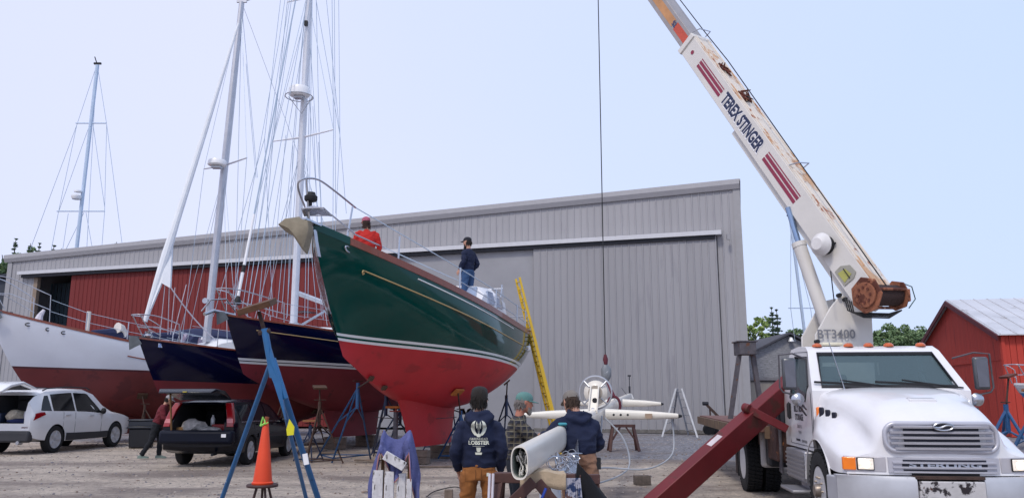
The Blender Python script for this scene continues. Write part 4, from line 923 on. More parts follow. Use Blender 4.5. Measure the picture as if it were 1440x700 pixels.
b = B(); b.box((-2.36, 0, .66), (.26, 1.74, .3)); b.build('bumper', mat('bumper_navy', '#0c1222', .5, spec=.2, var=.15, spots=[('#5c6470', .72, 12)]), wag, bevel=.07)
b = B(); b.box((-2.497, -.68, .70), (.01, .11, .07)); b.build('sticker', WHITEP, wag)
b = B(); b.cyl((-2.2, -.4, .30), (-2.42, -.4, .29), .03); b.build('exhaust_pipe', DARKM, wag)
b = B(); b.loft([[V((-2.05, -.62, 1.45)), V((-2.05, .62, 1.45)), V((-2.05, .62, 1.49)), V((-2.05, -.62, 1.49))], [V((-2.5, -.66, 1.56)), V((-2.5, .66, 1.56)), V((-2.5, .66, 1.66)), V((-2.5, -.66, 1.66))], [V((-2.95, -.66, 1.63)), V((-2.95, .66, 1.63)), V((-2.97, .66, 1.70)), V((-2.97, -.66, 1.70))], [V((-3.1, -.6, 1.60)), V((-3.1, .6, 1.60)), V((-3.12, .6, 1.62)), V((-3.12, -.6, 1.62))]])
tg = b.build('tailgate', NVP, wag, bevel=.03)
b = B(); b.box((-3.08, .0, 1.635), (.1, .09, .02)); b.build('latch', mat('yellow_sticker', '#b8a840', .5), tg)
b = B(); b.bar((-2.40, .60, .80), (-2.62, .58, 1.58), .03, .04); b.build('prop_stick', mat('pale_stick', '#7a5a38', .8), wag, smooth=False)
for y_ in (-.3, .3):
    b = B(); b.box((-.75, y_, .95), (.12, .5, .55)); b.box((-.75, y_, 1.28), (.1, .26, .16)); b.build('rear_seat', mat('car_interior_black', ''), wag, bevel=.05)
wag.scale = (1.06, 1.04, 1.09); place_vehicle(wag, (-1.33*1.06, -.77*1.04, 0), G(346, 652), R(86.5))
in_car(wag, (-2.0, .25, .88), blob((.22, .3, .17), 8, .5), 'canvas_bag', 'pale crumpled canvas bag in the boot of the dark wagon', 'bag', mat('pale_canvas', '#b4b0ae', .9, var=.4, scale=9, bump=.8))
in_car(wag, (-2.05, -.12, .80), blob((.16, .3, .08), 9, .5), 'folded_cloth', 'pale folded cloth beside the bag in the boot of the dark wagon', 'cloth', mat('pale_canvas', ''))
b = B(); b.box((0, 0, 0), (.3, .5, .16)); in_car(wag, (-1.75, -.35, .85), b, 'tool_box', 'flat red toolbox in the boot of the dark wagon', 'toolbox', mat('red_plastic', '#8c1b22', .4), bevel=.015)
b = B(); b.box((0, 0, 0), (.2, .25, .14)); in_car(wag, (-2.05, .52, .80), b, 'small_carton', 'small brown carton in the boot corner of the dark wagon', 'carton', mat('cardboard', '#8f6c45', .9))
b = B(); b.lathe([(0, -.12), (.05, -.12), (.055, .04), (.02, .1), (.02, .13), (0, .13)], 12); in_car(wag, (-1.6, 0, 1.0), b, 'spray_bottle', 'white bottle standing by the red toolbox in the dark wagon', 'bottle', WHITEP)
# ---------------- wheelie bin / dark tote at the left
b0 = G(198, 629); tote = T('storage_tote', 'tall black plastic storage tote behind the person in the maroon top', 'storage tote', b0, R(8))
b = B(); b.loft([[V((x*s_, y*s_, z)) for x, y in ((-.36, -.26), (.36, -.26), (.36, .26), (-.36, .26))] for z, s_ in ((0, .9), (.62, .98))]); b.build('bin_body', mat('black_plastic', '#14171f', .4, var=.1), tote, bevel=.04)
b = B(); b.box((0, 0, .66), (.82, .6, .07)); b.box((0, 0, .78), (.74, .52, .17)); b.box((0, 0, .89), (.8, .58, .05)); b.build('lid', mat('dark_slate_plastic', '#232a36', .4), tote, bevel=.02)
# ================= crane truck  (local: x forward, y driver's side, z up; origin under the front axle)
TA = R(6.6)
tk = T('crane_truck', 'white flatbed truck carrying a tall white and rusty telescopic crane', 'truck')
TM = Matrix.Translation(V((5.05, 10.3, 0))) @ Matrix.Rotation(-(math.pi/2+TA), 4, 'Z'); TI = TM.inverted()
def TL(u, v, Y): return TI @ P(u, v, Y)
TW = mat('truck_white', '#dedde0', .25, var=.03, spots=[('#c9c6c4', .66, 1.6)], coat=.5)
TWG = mat('truck_silver', '#b9b9c2', .35, .3, var=.04)
SEAL = mat('window_seal', '#15161c', .5, var=0)
# cab
ws0, ws1 = (-.42, 1.76), (-.98, 2.38)
prof = [(-.40, .95), (-.40, 1.76), (-.98, 2.40), (-1.15, 2.47), (-2.05, 2.50), (-2.12, 2.44), (-2.14, .95)]
def cabw(z): return 1.02 if z <= 1.76 else 1.02-(z-1.76)/.74*.16
b = B(); outl = [(-.40, .95), (-.40, 1.35), (-.40, 1.76), (-.60, 1.953), (-.80, 2.146), (-.98, 2.32), (-1.15, 2.395), (-1.6, 2.42), (-2.05, 2.40), (-2.12, 2.30), (-2.14, 1.76), (-2.14, 1.35), (-2.14, .95)]
ringL = [V((x, -cabw(z), z)) for x, z in outl]; ringR = [V((x, cabw(z), z)) for x, z in outl]
n_ = len(outl); b.add(ringL+ringR, [(i, (i+1) % n_, (i+1) % n_+n_, i+n_) for i in range(n_)])
for k in (0, n_):   # split the side faces at the belt
    b.add([(ringL if k == 0 else ringR)[i] for i in range(n_)], [(0, 1, 2, 10, 11, 12), (2, 3, 9, 10), (3, 4, 5, 6, 7, 8, 9)])
cab = b.build('cab', [TW, SEAL, mat('cab_interior', '#5a6068', .8, var=.1)], tk, bevel=0, ang=30)
cc = B(); cc.cm = 2; inn = [(-.50, 1.0), (-.50, 1.74), (-1.02, 2.25), (-1.2, 2.32), (-2.0, 2.32), (-2.06, 2.22), (-2.06, 1.0)]
cc.loft([[V((x, s_*(cabw(z)-.06), z)) for x, z in inn] for s_ in (-1, 1)]); c0 = cc.build('cutter', [TW, SEAL, mat('cab_interior', '')], smooth=False)
cc = B(); cc.loft([[V((x+dx, y, z+dz)) for x, y, z in ((-.47, -.86, 1.82), (-.47, .86, 1.82), (-.925, .77, 2.26), (-.925, -.77, 2.26))] for dx, dz in ((-.3, -.22), (.25, .2))]); c1 = cc.build('cutter', [TW, SEAL], smooth=False)
cws = []
WINP = [(-1.68, 1.66), (-.80, 1.62), (-.64, 1.82), (-.99, 2.23), (-1.68, 2.27)]
for s_ in (-1, 1):
    cc = B(); cc.prism(WINP, s_*.80, s_*1.2); cws.append(cc.build('cutter', [TW, SEAL], smooth=False))
cc = B(); cc.prism([(-.45, 1.55), (.45, 1.55), (.42, 2.2), (-.42, 2.2)], -2.3, -1.9, 'yz'); cws.append(cc.build('cutter', [TW, SEAL], smooth=False))
cut(cab, [c0, c1]+cws)
md = cab.modifiers.new('bevel', 'BEVEL'); md.width = .022; md.segments = 2; md.limit_method = 'ANGLE'; md.angle_limit = R(40)
GLW = glass_mat('windscreen_glass', (.10, .15, .17), .42)
b = B(); q = [V((-.475, -.87, 1.80)), V((-.475, .87, 1.80)), V((-.948, .775, 2.277)), V((-.948, -.775, 2.277))]; q2 = [p+V((-.012, 0, -.01)) for p in q]; b.loft([q, q2]); b.build('windscreen', GLW, tk, smooth=False)
b = B(); qs = [V((-.455, -.872, 1.808)), V((-.455, .872, 1.808)), V((-.943, .778, 2.272)), V((-.943, -.778, 2.272))]
b.tube(qs, .034, 6, closed=True); b.build('windscreen_seal', SEAL, tk)
for s_ in (-1, 1):
    b = B(); yw = lambda z: s_*(cabw(z)-.012); q = [V((x, yw(z), z)) for x, z in WINP]; b.loft([q, [p-V((0, s_*.008, 0)) for p in q]]); b.build('side_window', GLW, tk, smooth=False)
    b = B(); b.tube([V((x, s_*(cabw(z)+.002), z)) for x, z in WINP], .018, 6, closed=True); b.build('window_seal', SEAL, tk)
    b = B(); dp = [(-1.80, 1.0), (-.50, 1.0), (-.50, 1.72), (-1.0, 2.31), (-1.78, 2.34)]; b.tube([V((x, s_*(cabw(z)+.001), z)) for x, z in dp], .006, 4, closed=True); b.build('door_seam', PLAST, tk)
    b = B(); b.tube([V((-1.72, s_*1.03, 1.58)), V((-1.72, s_*1.05, 1.56)), V((-1.72, s_*1.05, 1.38)), V((-1.72, s_*1.03, 1.36))], .03, 6); b.build('door_handle', BLACK, tk)
# wipers
for y_, l_ in ((-.62, .75), (.18, .75)):
    b = B(); p = V((-.44, y_, 1.80)); nrm = V((.75, 0, .66)); b.tube([V((-.40, y_+.75, 1.795)), V((-.44, y_+.4, 1.84)), V((-.47, y_, 1.90))], .012, 5); b.bar(V((-.46, y_-.35, 1.875)), V((-.43, y_+.38, 1.835)), .018, .03); b.build('wiper', BLACK, tk)
# interior: seats, wheel, head
b = B(); b.box((-1.55, -.5, 1.55), (.18, .55, .9)); b.box((-1.5, -.5, 2.02), (.12, .3, .2)); b.build('seat', mat('seat_dark', '#20262d', .8), tk, bevel=.05)
b = B(); b.box((-1.55, .5, 1.55), (.18, .55, .9)); b.box((-1.5, .5, 2.05), (.12, .3, .2)); b.build('seat', mat('seat_dark', ''), tk, bevel=.05)
b = B(); b.box((-.62, 0, 1.62), (.4, 1.7, .22)); b.build('dashboard', mat('dash_grey', '#3a4148', .8), tk, bevel=.04)
b = B(); cs = V((-.95, .48, 1.86)); b.tube([cs+V((.09*math.sin(a), .22*math.cos(a), .2*math.sin(a))) for a in [i*math.pi/10 for i in range(20)]], .015, 6, closed=True); b.cyl(cs, cs+V((.3, 0, -.15)), .03); b.build('steering_wheel', BLACK, tk)
# hood with fenders
ST = [(-.42, [(0, 1.80), (.5, 1.79), (.86, 1.74), (.96, 1.60), (1.01, 1.42), (1.03, 1.2), (1.03, .92)]),
 (-.12, [(0, 1.785), (.5, 1.77), (.82, 1.69), (.93, 1.50), (1.03, 1.36), (1.11, 1.2), (1.13, .92)]),
 (.15, [(0, 1.75), (.5, 1.73), (.76, 1.63), (.86, 1.43), (1.02, 1.31), (1.12, 1.18), (1.14, .90)]),
 (.45, [(0, 1.69), (.48, 1.66), (.70, 1.55), (.80, 1.34), (.98, 1.24), (1.11, 1.12), (1.14, .88)]),
 (.72, [(0, 1.61), (.48, 1.58), (.68, 1.46), (.77, 1.23), (.95, 1.14), (1.08, 1.04), (1.11, .82)]),
 (.92, [(0, 1.52), (.47, 1.49), (.67, 1.37), (.76, 1.15), (.93, 1.07), (1.06, .99), (1.09, .80)]),
 (1.04, [(0, 1.43), (.46, 1.41), (.65, 1.30), (.75, 1.10), (.92, 1.03), (1.03, .96), (1.05, .80)]),
 (1.09, [(0, 1.37), (.45, 1.35), (.63, 1.25), (.73, 1.06), (.90, 1.0), (1.01, .93), (1.03, .80)])]
def sm(prof_):   # resample a section with a smooth curve
    out = []; n0 = len(prof_)
    for i in range(n0-1):
        p0, p1, p2, p3 = prof_[max(i-1, 0)], prof_[i], prof_[i+1], prof_[min(i+2, n0-1)]
        if i == 0: p0 = (-p2[0], p2[1])
        for k in range(4):
            t_ = k/4; out.append(tuple(.5*((2*b_)+(-a_+c_)*t_+(2*a_-5*b_+4*c_-d_)*t_**2+(-a_+3*b_-3*c_+d_)*t_**3) for a_, b_, c_, d_ in zip(p0, p1, p2, p3)))
    out.append(prof_[-1]); return out
b = B(); rings = []
SMS = [(x, sm(h)) for x, h in ST]; fine = []
for i in range(len(SMS)-1):
    for k in range(3):
        t_ = k/3; x0, h0 = SMS[max(i-1, 0)]; x1, h1 = SMS[i]; x2, h2 = SMS[i+1]; x3, h3 = SMS[min(i+2, len(SMS)-1)]
        cat_ = lambda a_, b_, c_, d_: .5*((2*b_)+(-a_+c_)*t_+(2*a_-5*b_+4*c_-d_)*t_**2+(-a_+3*b_-3*c_+d_)*t_**3)
        fine.append((cat_(x0, x1, x2, x3), [(cat_(a[0], b_[0], c_[0], d_[0]), cat_(a[1], b_[1], c_[1], d_[1])) for a, b_, c_, d_ in zip(h0, h1, h2, h3)]))
fine.append(SMS[-1])
def bow(x, y): return x-.17*max(0, (x+.3)/1.4)*(abs(y)/1.05)**2.2
for x, h in fine:
    L_ = [V((bow(x, y), -y, z)) for y, z in h[::-1]]; R_ = [V((bow(x, y), y, z)) for y, z in h[1:]]
    rings.append(L_+R_)
# front skin down to the bumper
b.loft(rings, closed=False, caps=False)
last = rings[-1]; low = [V((p.x+.02, p.y, .80)) for p in last]
b.grid(lambda u, v_: last[round(u*(len(last)-1))].lerp(low[round(u*(len(last)-1))], v_), len(last)-1, 6)
hood = b.build('hood', TW, tk, ang=40)
md = hood.modifiers.new('skin', 'SOLIDIFY'); md.thickness = .03; md.offset = -1 if True else 1
bake(hood)
ac = []
for s_ in (-1, 1):
    cc = B(); cc.cyl((0, s_*.55, .52), (0, s_*1.5, .52), .62, n=40); ac.append(cc.build('cutter', BLACK, smooth=False))
cut(hood, ac)
for s_ in (-1, 1):    # dark wheel housing and white arch lip
    b = B(); b.tube([V((.62*math.cos(a), s_*1.12, .52+.62*math.sin(a))) for a in [math.pi*(i/24)*.93+.12 for i in range(25)]], .012, 6); b.build('arch_lip', TW, tk)
b = B(); b.box((0, 0, .9), (1.3, 1.4, .7)); b.box((-.1, 0, .75), (2.2, .95, .35)); b.build('engine_block', DARKM, tk)
b = B()
for s_ in (-1, 1): b.prism([(.72*math.cos(a), .52+.72*math.sin(a)) for a in [math.pi*i/12 for i in range(13)]], s_*.70, s_*.72)
b.build('wheel_well', BLACK, tk)
fx = lambda y: bow(1.09, y)+.012
# upper grille
b = B(); 
def rr_(hw, z0, z1, r, x, n=5):
    pts_ = []
    for cy, cz, a0 in ((hw-r, z1-r, 0), (-hw+r, z1-r, 90), (-hw+r, z0+r, 180), (hw-r, z0+r, 270)):
        for i in range(n+1): a = R(a0+90*i/n); pts_.append((cy+r*math.cos(a), cz+r*math.sin(a)))
    return [V((x(y, z), y, z)) for y, z in pts_]
slope = lambda z: (1.30-z)*.06
b.tube(rr_(.61, 1.065, 1.375, .12, lambda y, z: fx(y)+.01+slope(z)), .028, 8, closed=True)
o_ = rr_(.59, 1.08, 1.36, .11, lambda y, z: fx(y)-.0+slope(z)); i_ = rr_(.59, 1.08, 1.36, .11, lambda y, z: fx(y)-.03+slope(z))
b.loft([o_, i_])
gs = b.build('grille_surround', TWG, tk, ang=50)
for k in range(5):
    z = 1.095+k*.060; b = B(); hw = .56 if 0 < k < 4 else .52
    ys_ = [-hw+2*hw*i/12 for i in range(13)]
    b.loft([[V((fx(y)+.005+slope(z), y, z-.014)), V((fx(y)+.05+slope(z), y, z-.010)), V((fx(y)+.055+slope(z), y, z+.012)), V((fx(y)+.005+slope(z), y, z+.02))] for y in ys_]); b.build('grille_bar', TWG, gs, ang=50)
for k in range(4):
    z = 1.126+k*.060; b = B(); hw = .41; b.loft([[V((fx(y)+.004+slope(z), y, z-.016)), V((fx(y)+.014+slope(z), y, z-.016)), V((fx(y)+.014+slope(z), y, z+.016)), V((fx(y)+.004+slope(z), y, z+.016))] for y in [-hw+2*hw*i/8 for i in range(9)]]); b.build('grille_slot', mat('slot_dark', '#0d0f25', .5, var=0), gs)
b = B(); c_ = V((fx(0)+.075, 0, 1.345)); ov_ = [c_+V((0, .105*math.cos(a), .042*math.sin(a))) for a in [i*math.pi/10 for i in range(20)]]; b.tube(ov_, .010, 6, closed=True); b.tube([c_+V((0, y, .015*math.sin(y*28))) for y in [-.09+.018*i for i in range(11)]], .012, 5); b.build('front_emblem', STEEL, tk)
b = B(); ov2 = [c_+V((-.01, .1*math.cos(a), .038*math.sin(a))) for a in [i*math.pi/10 for i in range(20)]]; b.loft([ov2, [p-V((.05, 0, 0)) for p in ov2]]); b.build('emblem_back', mat('slot_dark', ''), tk)
# hood scoop
b = B(); b.loft([[V((.55, y, z)) for y, z in ((-.16, 1.655), (.16, 1.655), (.15, 1.672), (-.15, 1.672))], [V((.68, y, z)) for y, z in ((-.16, 1.615), (.16, 1.615), (.15, 1.652), (-.15, 1.652))]]); b.build('hood_scoop', TW, tk, bevel=.008)
# lower grille with lettering
b = B(); zc = .905
b.loft([[V((fx(y)+.0, y, .825)), V((fx(y)+.03, y, .83)), V((fx(y)+.03, y, .99)), V((fx(y)+.0, y, 1.0))] for y in [-.60+1.2*i/10 for i in range(11)]]); lg = b.build('lower_grille', TWG, tk, ang=50)
for z, hh, hw in ((.965, .018, .45), (.915, .045, .46), (.858, .018, .45)):
    b = B(); b.loft([[V((fx(y)+.028, y, z-hh/2)), V((fx(y)+.036, y, z-hh/2)), V((fx(y)+.036, y, z+hh/2)), V((fx(y)+.028, y, z+hh/2))] for y in [-hw+2*hw*i/10 for i in range(11)]]); b.build('grille_slot', mat('slot_dark', ''), lg)
for z in (.94, .888, .838):
    b = B(); b.loft([[V((fx(y)+.03, y, z-.012)), V((fx(y)+.055, y, z-.008)), V((fx(y)+.055, y, z+.008)), V((fx(y)+.03, y, z+.012))] for y in [-.56+1.12*i/10 for i in range(11)]]); b.build('grille_bar', TWG, lg, ang=50)
b = B(); vs_, fs = text_verts('STERLING', .062, .002, 1.0); xs_ = [p.x for p in vs_]; k = .78/(max(xs_)-min(xs_)); b.add([V((fx(p.x*k)+.045, p.x*k, .915+p.y*1.0)) for p in vs_], fs); b.build('lettering', mat('letter_silver', '#aeb6c6', .3, .3), lg, smooth=False, fix=False)
# headlights
def patch(y0, y1, z0, z1, out, m_, name, parent, n=6, th=.05, bev=.01):
    b = B(); b.loft([[V((fx(y)+out-th, y, z0)), V((fx(y)+out, y, z0)), V((fx(y)+out, y, z1)), V((fx(y)+out-th, y, z1))] for y in [y0+(y1-y0)*i/n for i in range(n+1)]]); return b.build(name, m_, parent, bevel=bev, ang=50)
for s_ in (-1, 1):
    a_, c_ = sorted((s_*.62, s_*1.05)); patch(a_, c_, .825, 1.0, .012, mat('lamp_housing', '#b4b1b6', .4, .2), 'lamp_panel', tk)
    a_, c_ = sorted((s_*.745, s_*.925)); patch(a_, c_, .845, .99, .03, SEAL, 'lamp_frame', tk)
    hl = patch(*sorted((s_*.755, s_*.915)), .855, .98, .04, mat('headlight_lens', '#d8d4d0', .15, var=.3, scale=30, emit=((1, .82, .62), .35), coat=.6), 'headlight', tk)
    b = B(); yy = s_*.835; b.lathe([(0, .0), (.035, .0), (.045, .004), (0, .006)], 14, Matrix.Translation(V((fx(yy)+.046, yy, .915))) @ Matrix.Rotation(R(90), 4, 'Y')); b.build('bulb', mat('lit_bulb', '#fff0d0', .3, var=0, emit=((1, .8, .5), 2.2)), hl)
    patch(*sorted((s_*.935, s_*1.07)), .845, .99, .034, mat('amber_lens', '#e07010', .2, var=.1, coat=.6, emit=((1, .3, .02), .12)), 'turn_signal', tk)
# bumper
b = B()
BMP = mat('bumper_paint', '#b6b8bf', .4, .15, var=.08, spots=[('#7c7d84', .66, 5)])
for s_ in (-1, 1):
    b = B(); ys_ = [s_*(.36+.80*i/10) for i in range(11)]; b.loft([[V((fx(y)+.14-.05*(abs(y)/1.1)**4, y, .44)), V((fx(y)+.16-.05*(abs(y)/1.1)**4, y, .50)), V((fx(y)+.16-.05*(abs(y)/1.1)**4, y, .74)), V((fx(y)+.13, y, .79)), V((fx(y)-.02, y, .79)), V((fx(y)-.02, y, .44))] for y in ys_]); b.build('bumper', BMP, tk, ang=50)
    b = B(); b.loft([[V((fx(1.16)+.1, s_*1.155, .45)), V((-.0+fx(1.16)-.25, s_*1.19, .48)), V((fx(1.16)-.25, s_*1.19, .76)), V((fx(1.16)+.1, s_*1.155, .78))], [V((fx(1.16)+.1, s_*1.10, .45)), V((fx(1.16)-.25, s_*1.13, .48)), V((fx(1.16)-.25, s_*1.13, .76)), V((fx(1.16)+.1, s_*1.10, .78))]]); b.build('bumper_end', BMP, tk, bevel=.02)
b = B(); b.box((1.22, 0, .60), (.10, .70, .30)); b.build('bumper_centre', mat('flaking_paint', '#bab8b9', .6, var=.1, spots=[('#231b20', .55, 7), ('#4a2d22', .63, 12)], bump=.3), tk, bevel=.01)
for y_ in (-.2, 0.03, .23):
    b = B(); b.box((1.272, y_, .53), (.012, .1, .09)); b.build('bumper_slot', BLACK, tk, bevel=.01)
b = B(); b.box((1.12, 0, .785), (.22, .74, .03)); b.build('bumper_step', RUSTM, tk)
# fender vents and side marker
for s_ in (-1, 1):
    for k in range(3):
        b = B(); x = -.17+.125*k; b.box((x, s_*(.975, .930, .885)[k], 1.46-.02*k), (.08, .03, .165-.02*k), Matrix.Rotation(s_*-.5, 3, 'Z')); b.build('fender_vent', mat('slot_dark', ''), tk, bevel=.02)
    b = B(); b.box((-.29, s_*.985, 1.45), (.06, .05, .19), Matrix.Rotation(s_*-.3, 3, 'Z')); b.build('side_marker', mat('amber_lens', ''), tk, bevel=.02)
b = B(); b.box((1.10, 0, .815), (.05, .72, .035)); b.build('radiator_gap', BLACK, tk)
b = B(); b.tube([V((-.415, s_*y, z)) for s_, y, z in ((-1, 1.032, .95), (-1, 1.032, 1.2), (-1, 1.012, 1.42), (-1, .962, 1.60), (-1, .862, 1.742), (-1, .5, 1.793), (1, 0, 1.803), (1, .5, 1.793), (1, .862, 1.742), (1, .962, 1.6), (1, 1.012, 1.42), (1, 1.032, 1.2), (1, 1.032, .95))], .009, 5); b.build('hood_gap', PLAST, tk)
# marker lamps on the roof
for y_ in (-.72, -.28, 0, .28, .72):
    b = B(); b.lathe([(.07, 0), (.065, .03), (.04, .05), (0, .055)], 14, Matrix.Translation(V((-1.15, y_, 2.39)))); b.build('roof_marker', mat('orange_marker', '#c25a22', .3, coat=.5), tk)
b = B(); b.box((-1.55, -.45, 2.44), (.5, .3, .05)); b.build('roof_hatch', mat('cream_paint', '#cfcab4', .5), tk, bevel=.02)
b = B(); b.tube([V((-.38, -.6, 1.78)), V((-.30, -.78, 2.40))], .006, 5); b.build('aerial', STEEL, tk)
# mirrors
def mirror(s_):
    b = B(); y0 = s_*1.04; y1 = s_*1.42
    b.tube([V((-.78, s_*.98, 2.20)), V((-.62, s_*1.2, 2.27)), V((-.6, y1-s_*.03, 2.25)), V((-.6, y1-s_*.02, 1.80)), V((-.6, y1-s_*.06, 1.74)), V((-.62, s_*1.2, 1.70)), V((-.7, y0, 1.50))], .013, 6); b.tube([V((-.72, y0, 1.42)), V((-.62, s_*1.25, 1.70))], .013, 6)
    mo_ = b.build('mirror_arm', GREYM, tk); mb_ = B(); mb_.box((-.60, s_*1.26, 1.99), (.09, .19, .44)); mh = mb_.build('mirror_housing', mat('mirror_grey', '#5c5e62', .3, .5, var=.1), mo_, bevel=.03)
    mb_ = B(); mb_.box((-.552, s_*1.26, 1.99), (.012, .14, .37)); mb_.build('trim_plate', mat('mirror_plate', '#6f7078', .25, .6), mh, bevel=.004)
    mb_ = B(); mb_.lathe([(0, .0), (.085, 0), (.09, .02), (.06, .05), (0, .065)], 16, Matrix.Translation(V((-.61, s_*1.17, 1.64))) @ Matrix.Rotation(R(90), 4, 'Y')); mb_.build('spot_mirror', STEEL, mo_)
mirror(-1); mirror(1)
# door lettering
TXT = mat('lettering_dark', '#33343c', .6, var=0)
b = B()
for s_, z, sz, bo in (("BILL'S BOAT", 1.50, .125, .004), ('STORAGE', 1.38, .125, .004), ('SEDGWICK', 1.25, .065, 0), ('MAINE', 1.17, .065, 0)):
    text_on(b, s_, sz, (-1.22, -1.024, z), (1, 0, 0), (0, 0, 1), bo, .85)
b.build('door_lettering', TXT, tk, smooth=False, fix=False)
b = B(); text_on(b, 'GVW 54,000', .055, (-1.0, -1.024, 1.05), (1, 0, 0), (0, 0, 1), .001); b.build('weight_lettering', TXT, tk, smooth=False, fix=False)
b = B(); b.box((-1.35, -1.024, 1.06), (.22, .006, .03)); b.build('weight_mark', TXT, tk)
# step, tank, frame
TREAD = mat('step_plate', '#9c9ca2', .4, .6, var=.1, bump=.2)
b = B(); b.box((-1.25, -.95, .72), (1.1, .32, .42)); stp = b.build('fuel_tank', TREAD, tk, bevel=.02)
for k in range(6):
    b = B(); b.box((-1.25, -1.118, .56+k*.06), (1.08, .012, .025)); b.build('tank_rib', TREAD, stp)
b = B(); b.box((-1.05, -1.12, .40), (.75, .36, .04)); b.box((-1.05, -1.0, .46), (.6, .04, .12)); b.build('cab_step', TREAD, tk, bevel=.01)
b = B()
for y_ in (-.42, .42): b.box((-3.9, y_, .88), (8.6, .09, .26))
for x_ in (-2.3, -4, -5.5, -7, -8.1): b.box((x_, 0, .88), (.1, .84, .2))
b.build('chassis_rail', mat('chassis_brown', '#3b2d2a', .8, .2, var=.3, bump=.3), tk)
b = B(); b.box((-2.75, 0, 1.38), (.5, 1.9, .9)); b.build('equipment_box', mat('dark_green_black', '#1a2226', .6, var=.2), tk, bevel=.03)
b = B()
for k in range(3): b.tube([V((-2.52, -1.0, 1.75-.1*k)), V((-2.48, -1.1, 1.4)), V((-2.5, -1.0-.03*k, 1.1))], .02, 5)
b.tube([V((-2.3, -1.08, .5)), V((-2.3, -1.08, 1.9))], .025, 6); b.tube([V((-2.55, -1.05, .5)), V((-2.55, -1.02, 1.3))], .02, 6); b.build('grab_rail', GREYM, tk)
b = B(); b.box((-2.85, -.92, .95), (.9, .4, .6)); b.build('valve_bank', mat('grimy_orange_steel', '#4b3430', .8, .2, var=.4, scale=8, spots=[('#a0643a', .62, 6)], bump=.6), tk, bevel=.04)
b = B(); b.box((-3.38, -.98, .80), (.16, .42, .62)); b.build('tank_box', mat('scuffed_white', '#a8a5a6', .5, var=.15, spots=[('#7c5a44', .62, 6)]), tk, bevel=.05)
b = B(); b.box((-3.2, -.95, .80), (.3, .34, .56)); b.build('hydraulic_tank', mat('dark_tank', '#20222a', .5), tk, bevel=.05)
# deck
BED = mat('rusty_deck', '#6e4d46', .75, .2, var=.25, scale=5, spots=[('#8f7a6c', .6, 3)], bump=.3)
b = B(); b.box((-6.45, 0, 1.14), (7.1, 2.84, .10)); b.build('flat_deck', BED, tk, bevel=.01)
b = B()
for s_ in (-1, 1): b.box((-6.45, s_*1.45, 1.08), (7.14, .06, .17))
b.box((-10.03, 0, 1.08), (.06, 2.84, .17)); b.box((-2.9, 0, 1.09), (.06, 2.4, .2)); b.build('deck_edge', mat('worn_yellow_edge', '#6b5848', .7, .2, var=.3, spots=[('#8a7a58', .6, 5)]), tk)
b = B(); b.box((-4.1, -.8, 1.0), (.5, .5, .22)); b.box((-3.6, -1.0, .95), (.3, .3, .2)); b.build('bracket', mat('grimy_orange_steel', ''), tk)
# wheels
TRIM_W = mat('white_steel_rim', '#cfcfd2', .4, .2, var=.08)
def truck_rim(parent, p, r, side, deep):
    M = Matrix.Translation(V(p)) @ Matrix.Rotation(R(-90*side), 4, 'X'); b = B()
    k = -1 if deep else 1
    b.lathe([(r*.60, .13), (r*.57, .13), (r*.52, .05), (r*.50, k*.06), (r*.36, k*.10+.0), (r*.30, k*.10), (r*.2, k*.10), (0, k*.10)], 32, M); o = b.build('rim', TRIM_W, parent, ang=45)
    b = B()
    for i in range(10):
        a = i*math.pi/5; c_ = M @ V((r*.33*math.cos(a), r*.33*math.sin(a), k*.10)); b.cyl(c_, c_+(M.to_3x3() @ V((0, 0, .055))), .018, .014, 6)
    b.lathe([(r*.17, k*.09), (r*.17, k*.1+.07), (r*.14, k*.1+.10), (0, k*.1+.10)], 16, M); b.build('hub', mat('hub_bolts', '#8a8078', .4, .6, var=.2), parent)
    b = B()
    for i in range(5):
        a = i*2*math.pi/5+.3; c_ = M @ V((r*.44, 0, 0)); cc_ = M @ V((r*.435*math.cos(a), r*.435*math.sin(a), k*.085)); b.cyl(cc_, cc_+(M.to_3x3() @ V((0, 0, .012))), r*.05, n=12)
    b.build('hand_hole', BLACK, parent)
def truck_wheel(p, side, deep, rim=True, steer=0):
    w_ = bpy.data.objects.new('wheel', None); col.objects.link(w_); w_.parent = tk; w_.location = V(p); ORG[w_] = V(p); r = .5; wd = .28
    M = Matrix.Translation(V(p)) @ Matrix.Rotation(R(-90*side), 4, 'X'); b = B()
    b.lathe([(r*.60, -wd/2), (r*.86, -wd/2), (r*.96, -wd*.44), (r*.985, -wd*.3), (r*.985, wd*.3), (r*.96, wd*.44), (r*.86, wd/2), (r*.64, wd*.48), (r*.60, wd*.4)], 48, M)
    for k in range(44):
        a = k*2*math.pi/44
        for zz, tw in ((-.36, .3), (-.12, -.3), (.12, .3), (.36, -.3)):
            c_ = M @ V((r*math.cos(a+zz*.1), r*math.sin(a+zz*.1), zz*wd)); b.box(c_, (.03, .048, wd*.2), Matrix.Rotation(R(-90*side), 3, 'X') @ Matrix.Rotation(a, 3, 'Z') @ Matrix.Rotation(tw, 3, 'X'))
    b.build('tyre', TYRE, w_, ang=30)
    if rim: truck_rim(w_, p, r, side, deep)
truck_wheel((0, -.98, .5), -1, False); truck_wheel((0, .98, .5), 1, False)
for s_ in (-1, 1): truck_wheel((-4.4, s_*1.20, .5), s_, True); truck_wheel((-4.4, s_*.88, .5), s_, True, rim=False)
b = B(); b.cyl((0, -.9, .5), (0, .9, .5), .06); b.cyl((-4.4, -1.2, .5), (-4.4, 1.2, .5), .09); b.lathe([(0, -.25), (.2, -.15), (.24, 0), (.2, .15), (0, .25)], 16, Matrix.Translation(V((-4.4, 0, .5)))); b.build('axle', DARKM, tk)
b = B(); b.box((-5.2, -1.05, .55), (.03, .5, .75)); b.build('mud_flap', BLACK, tk)
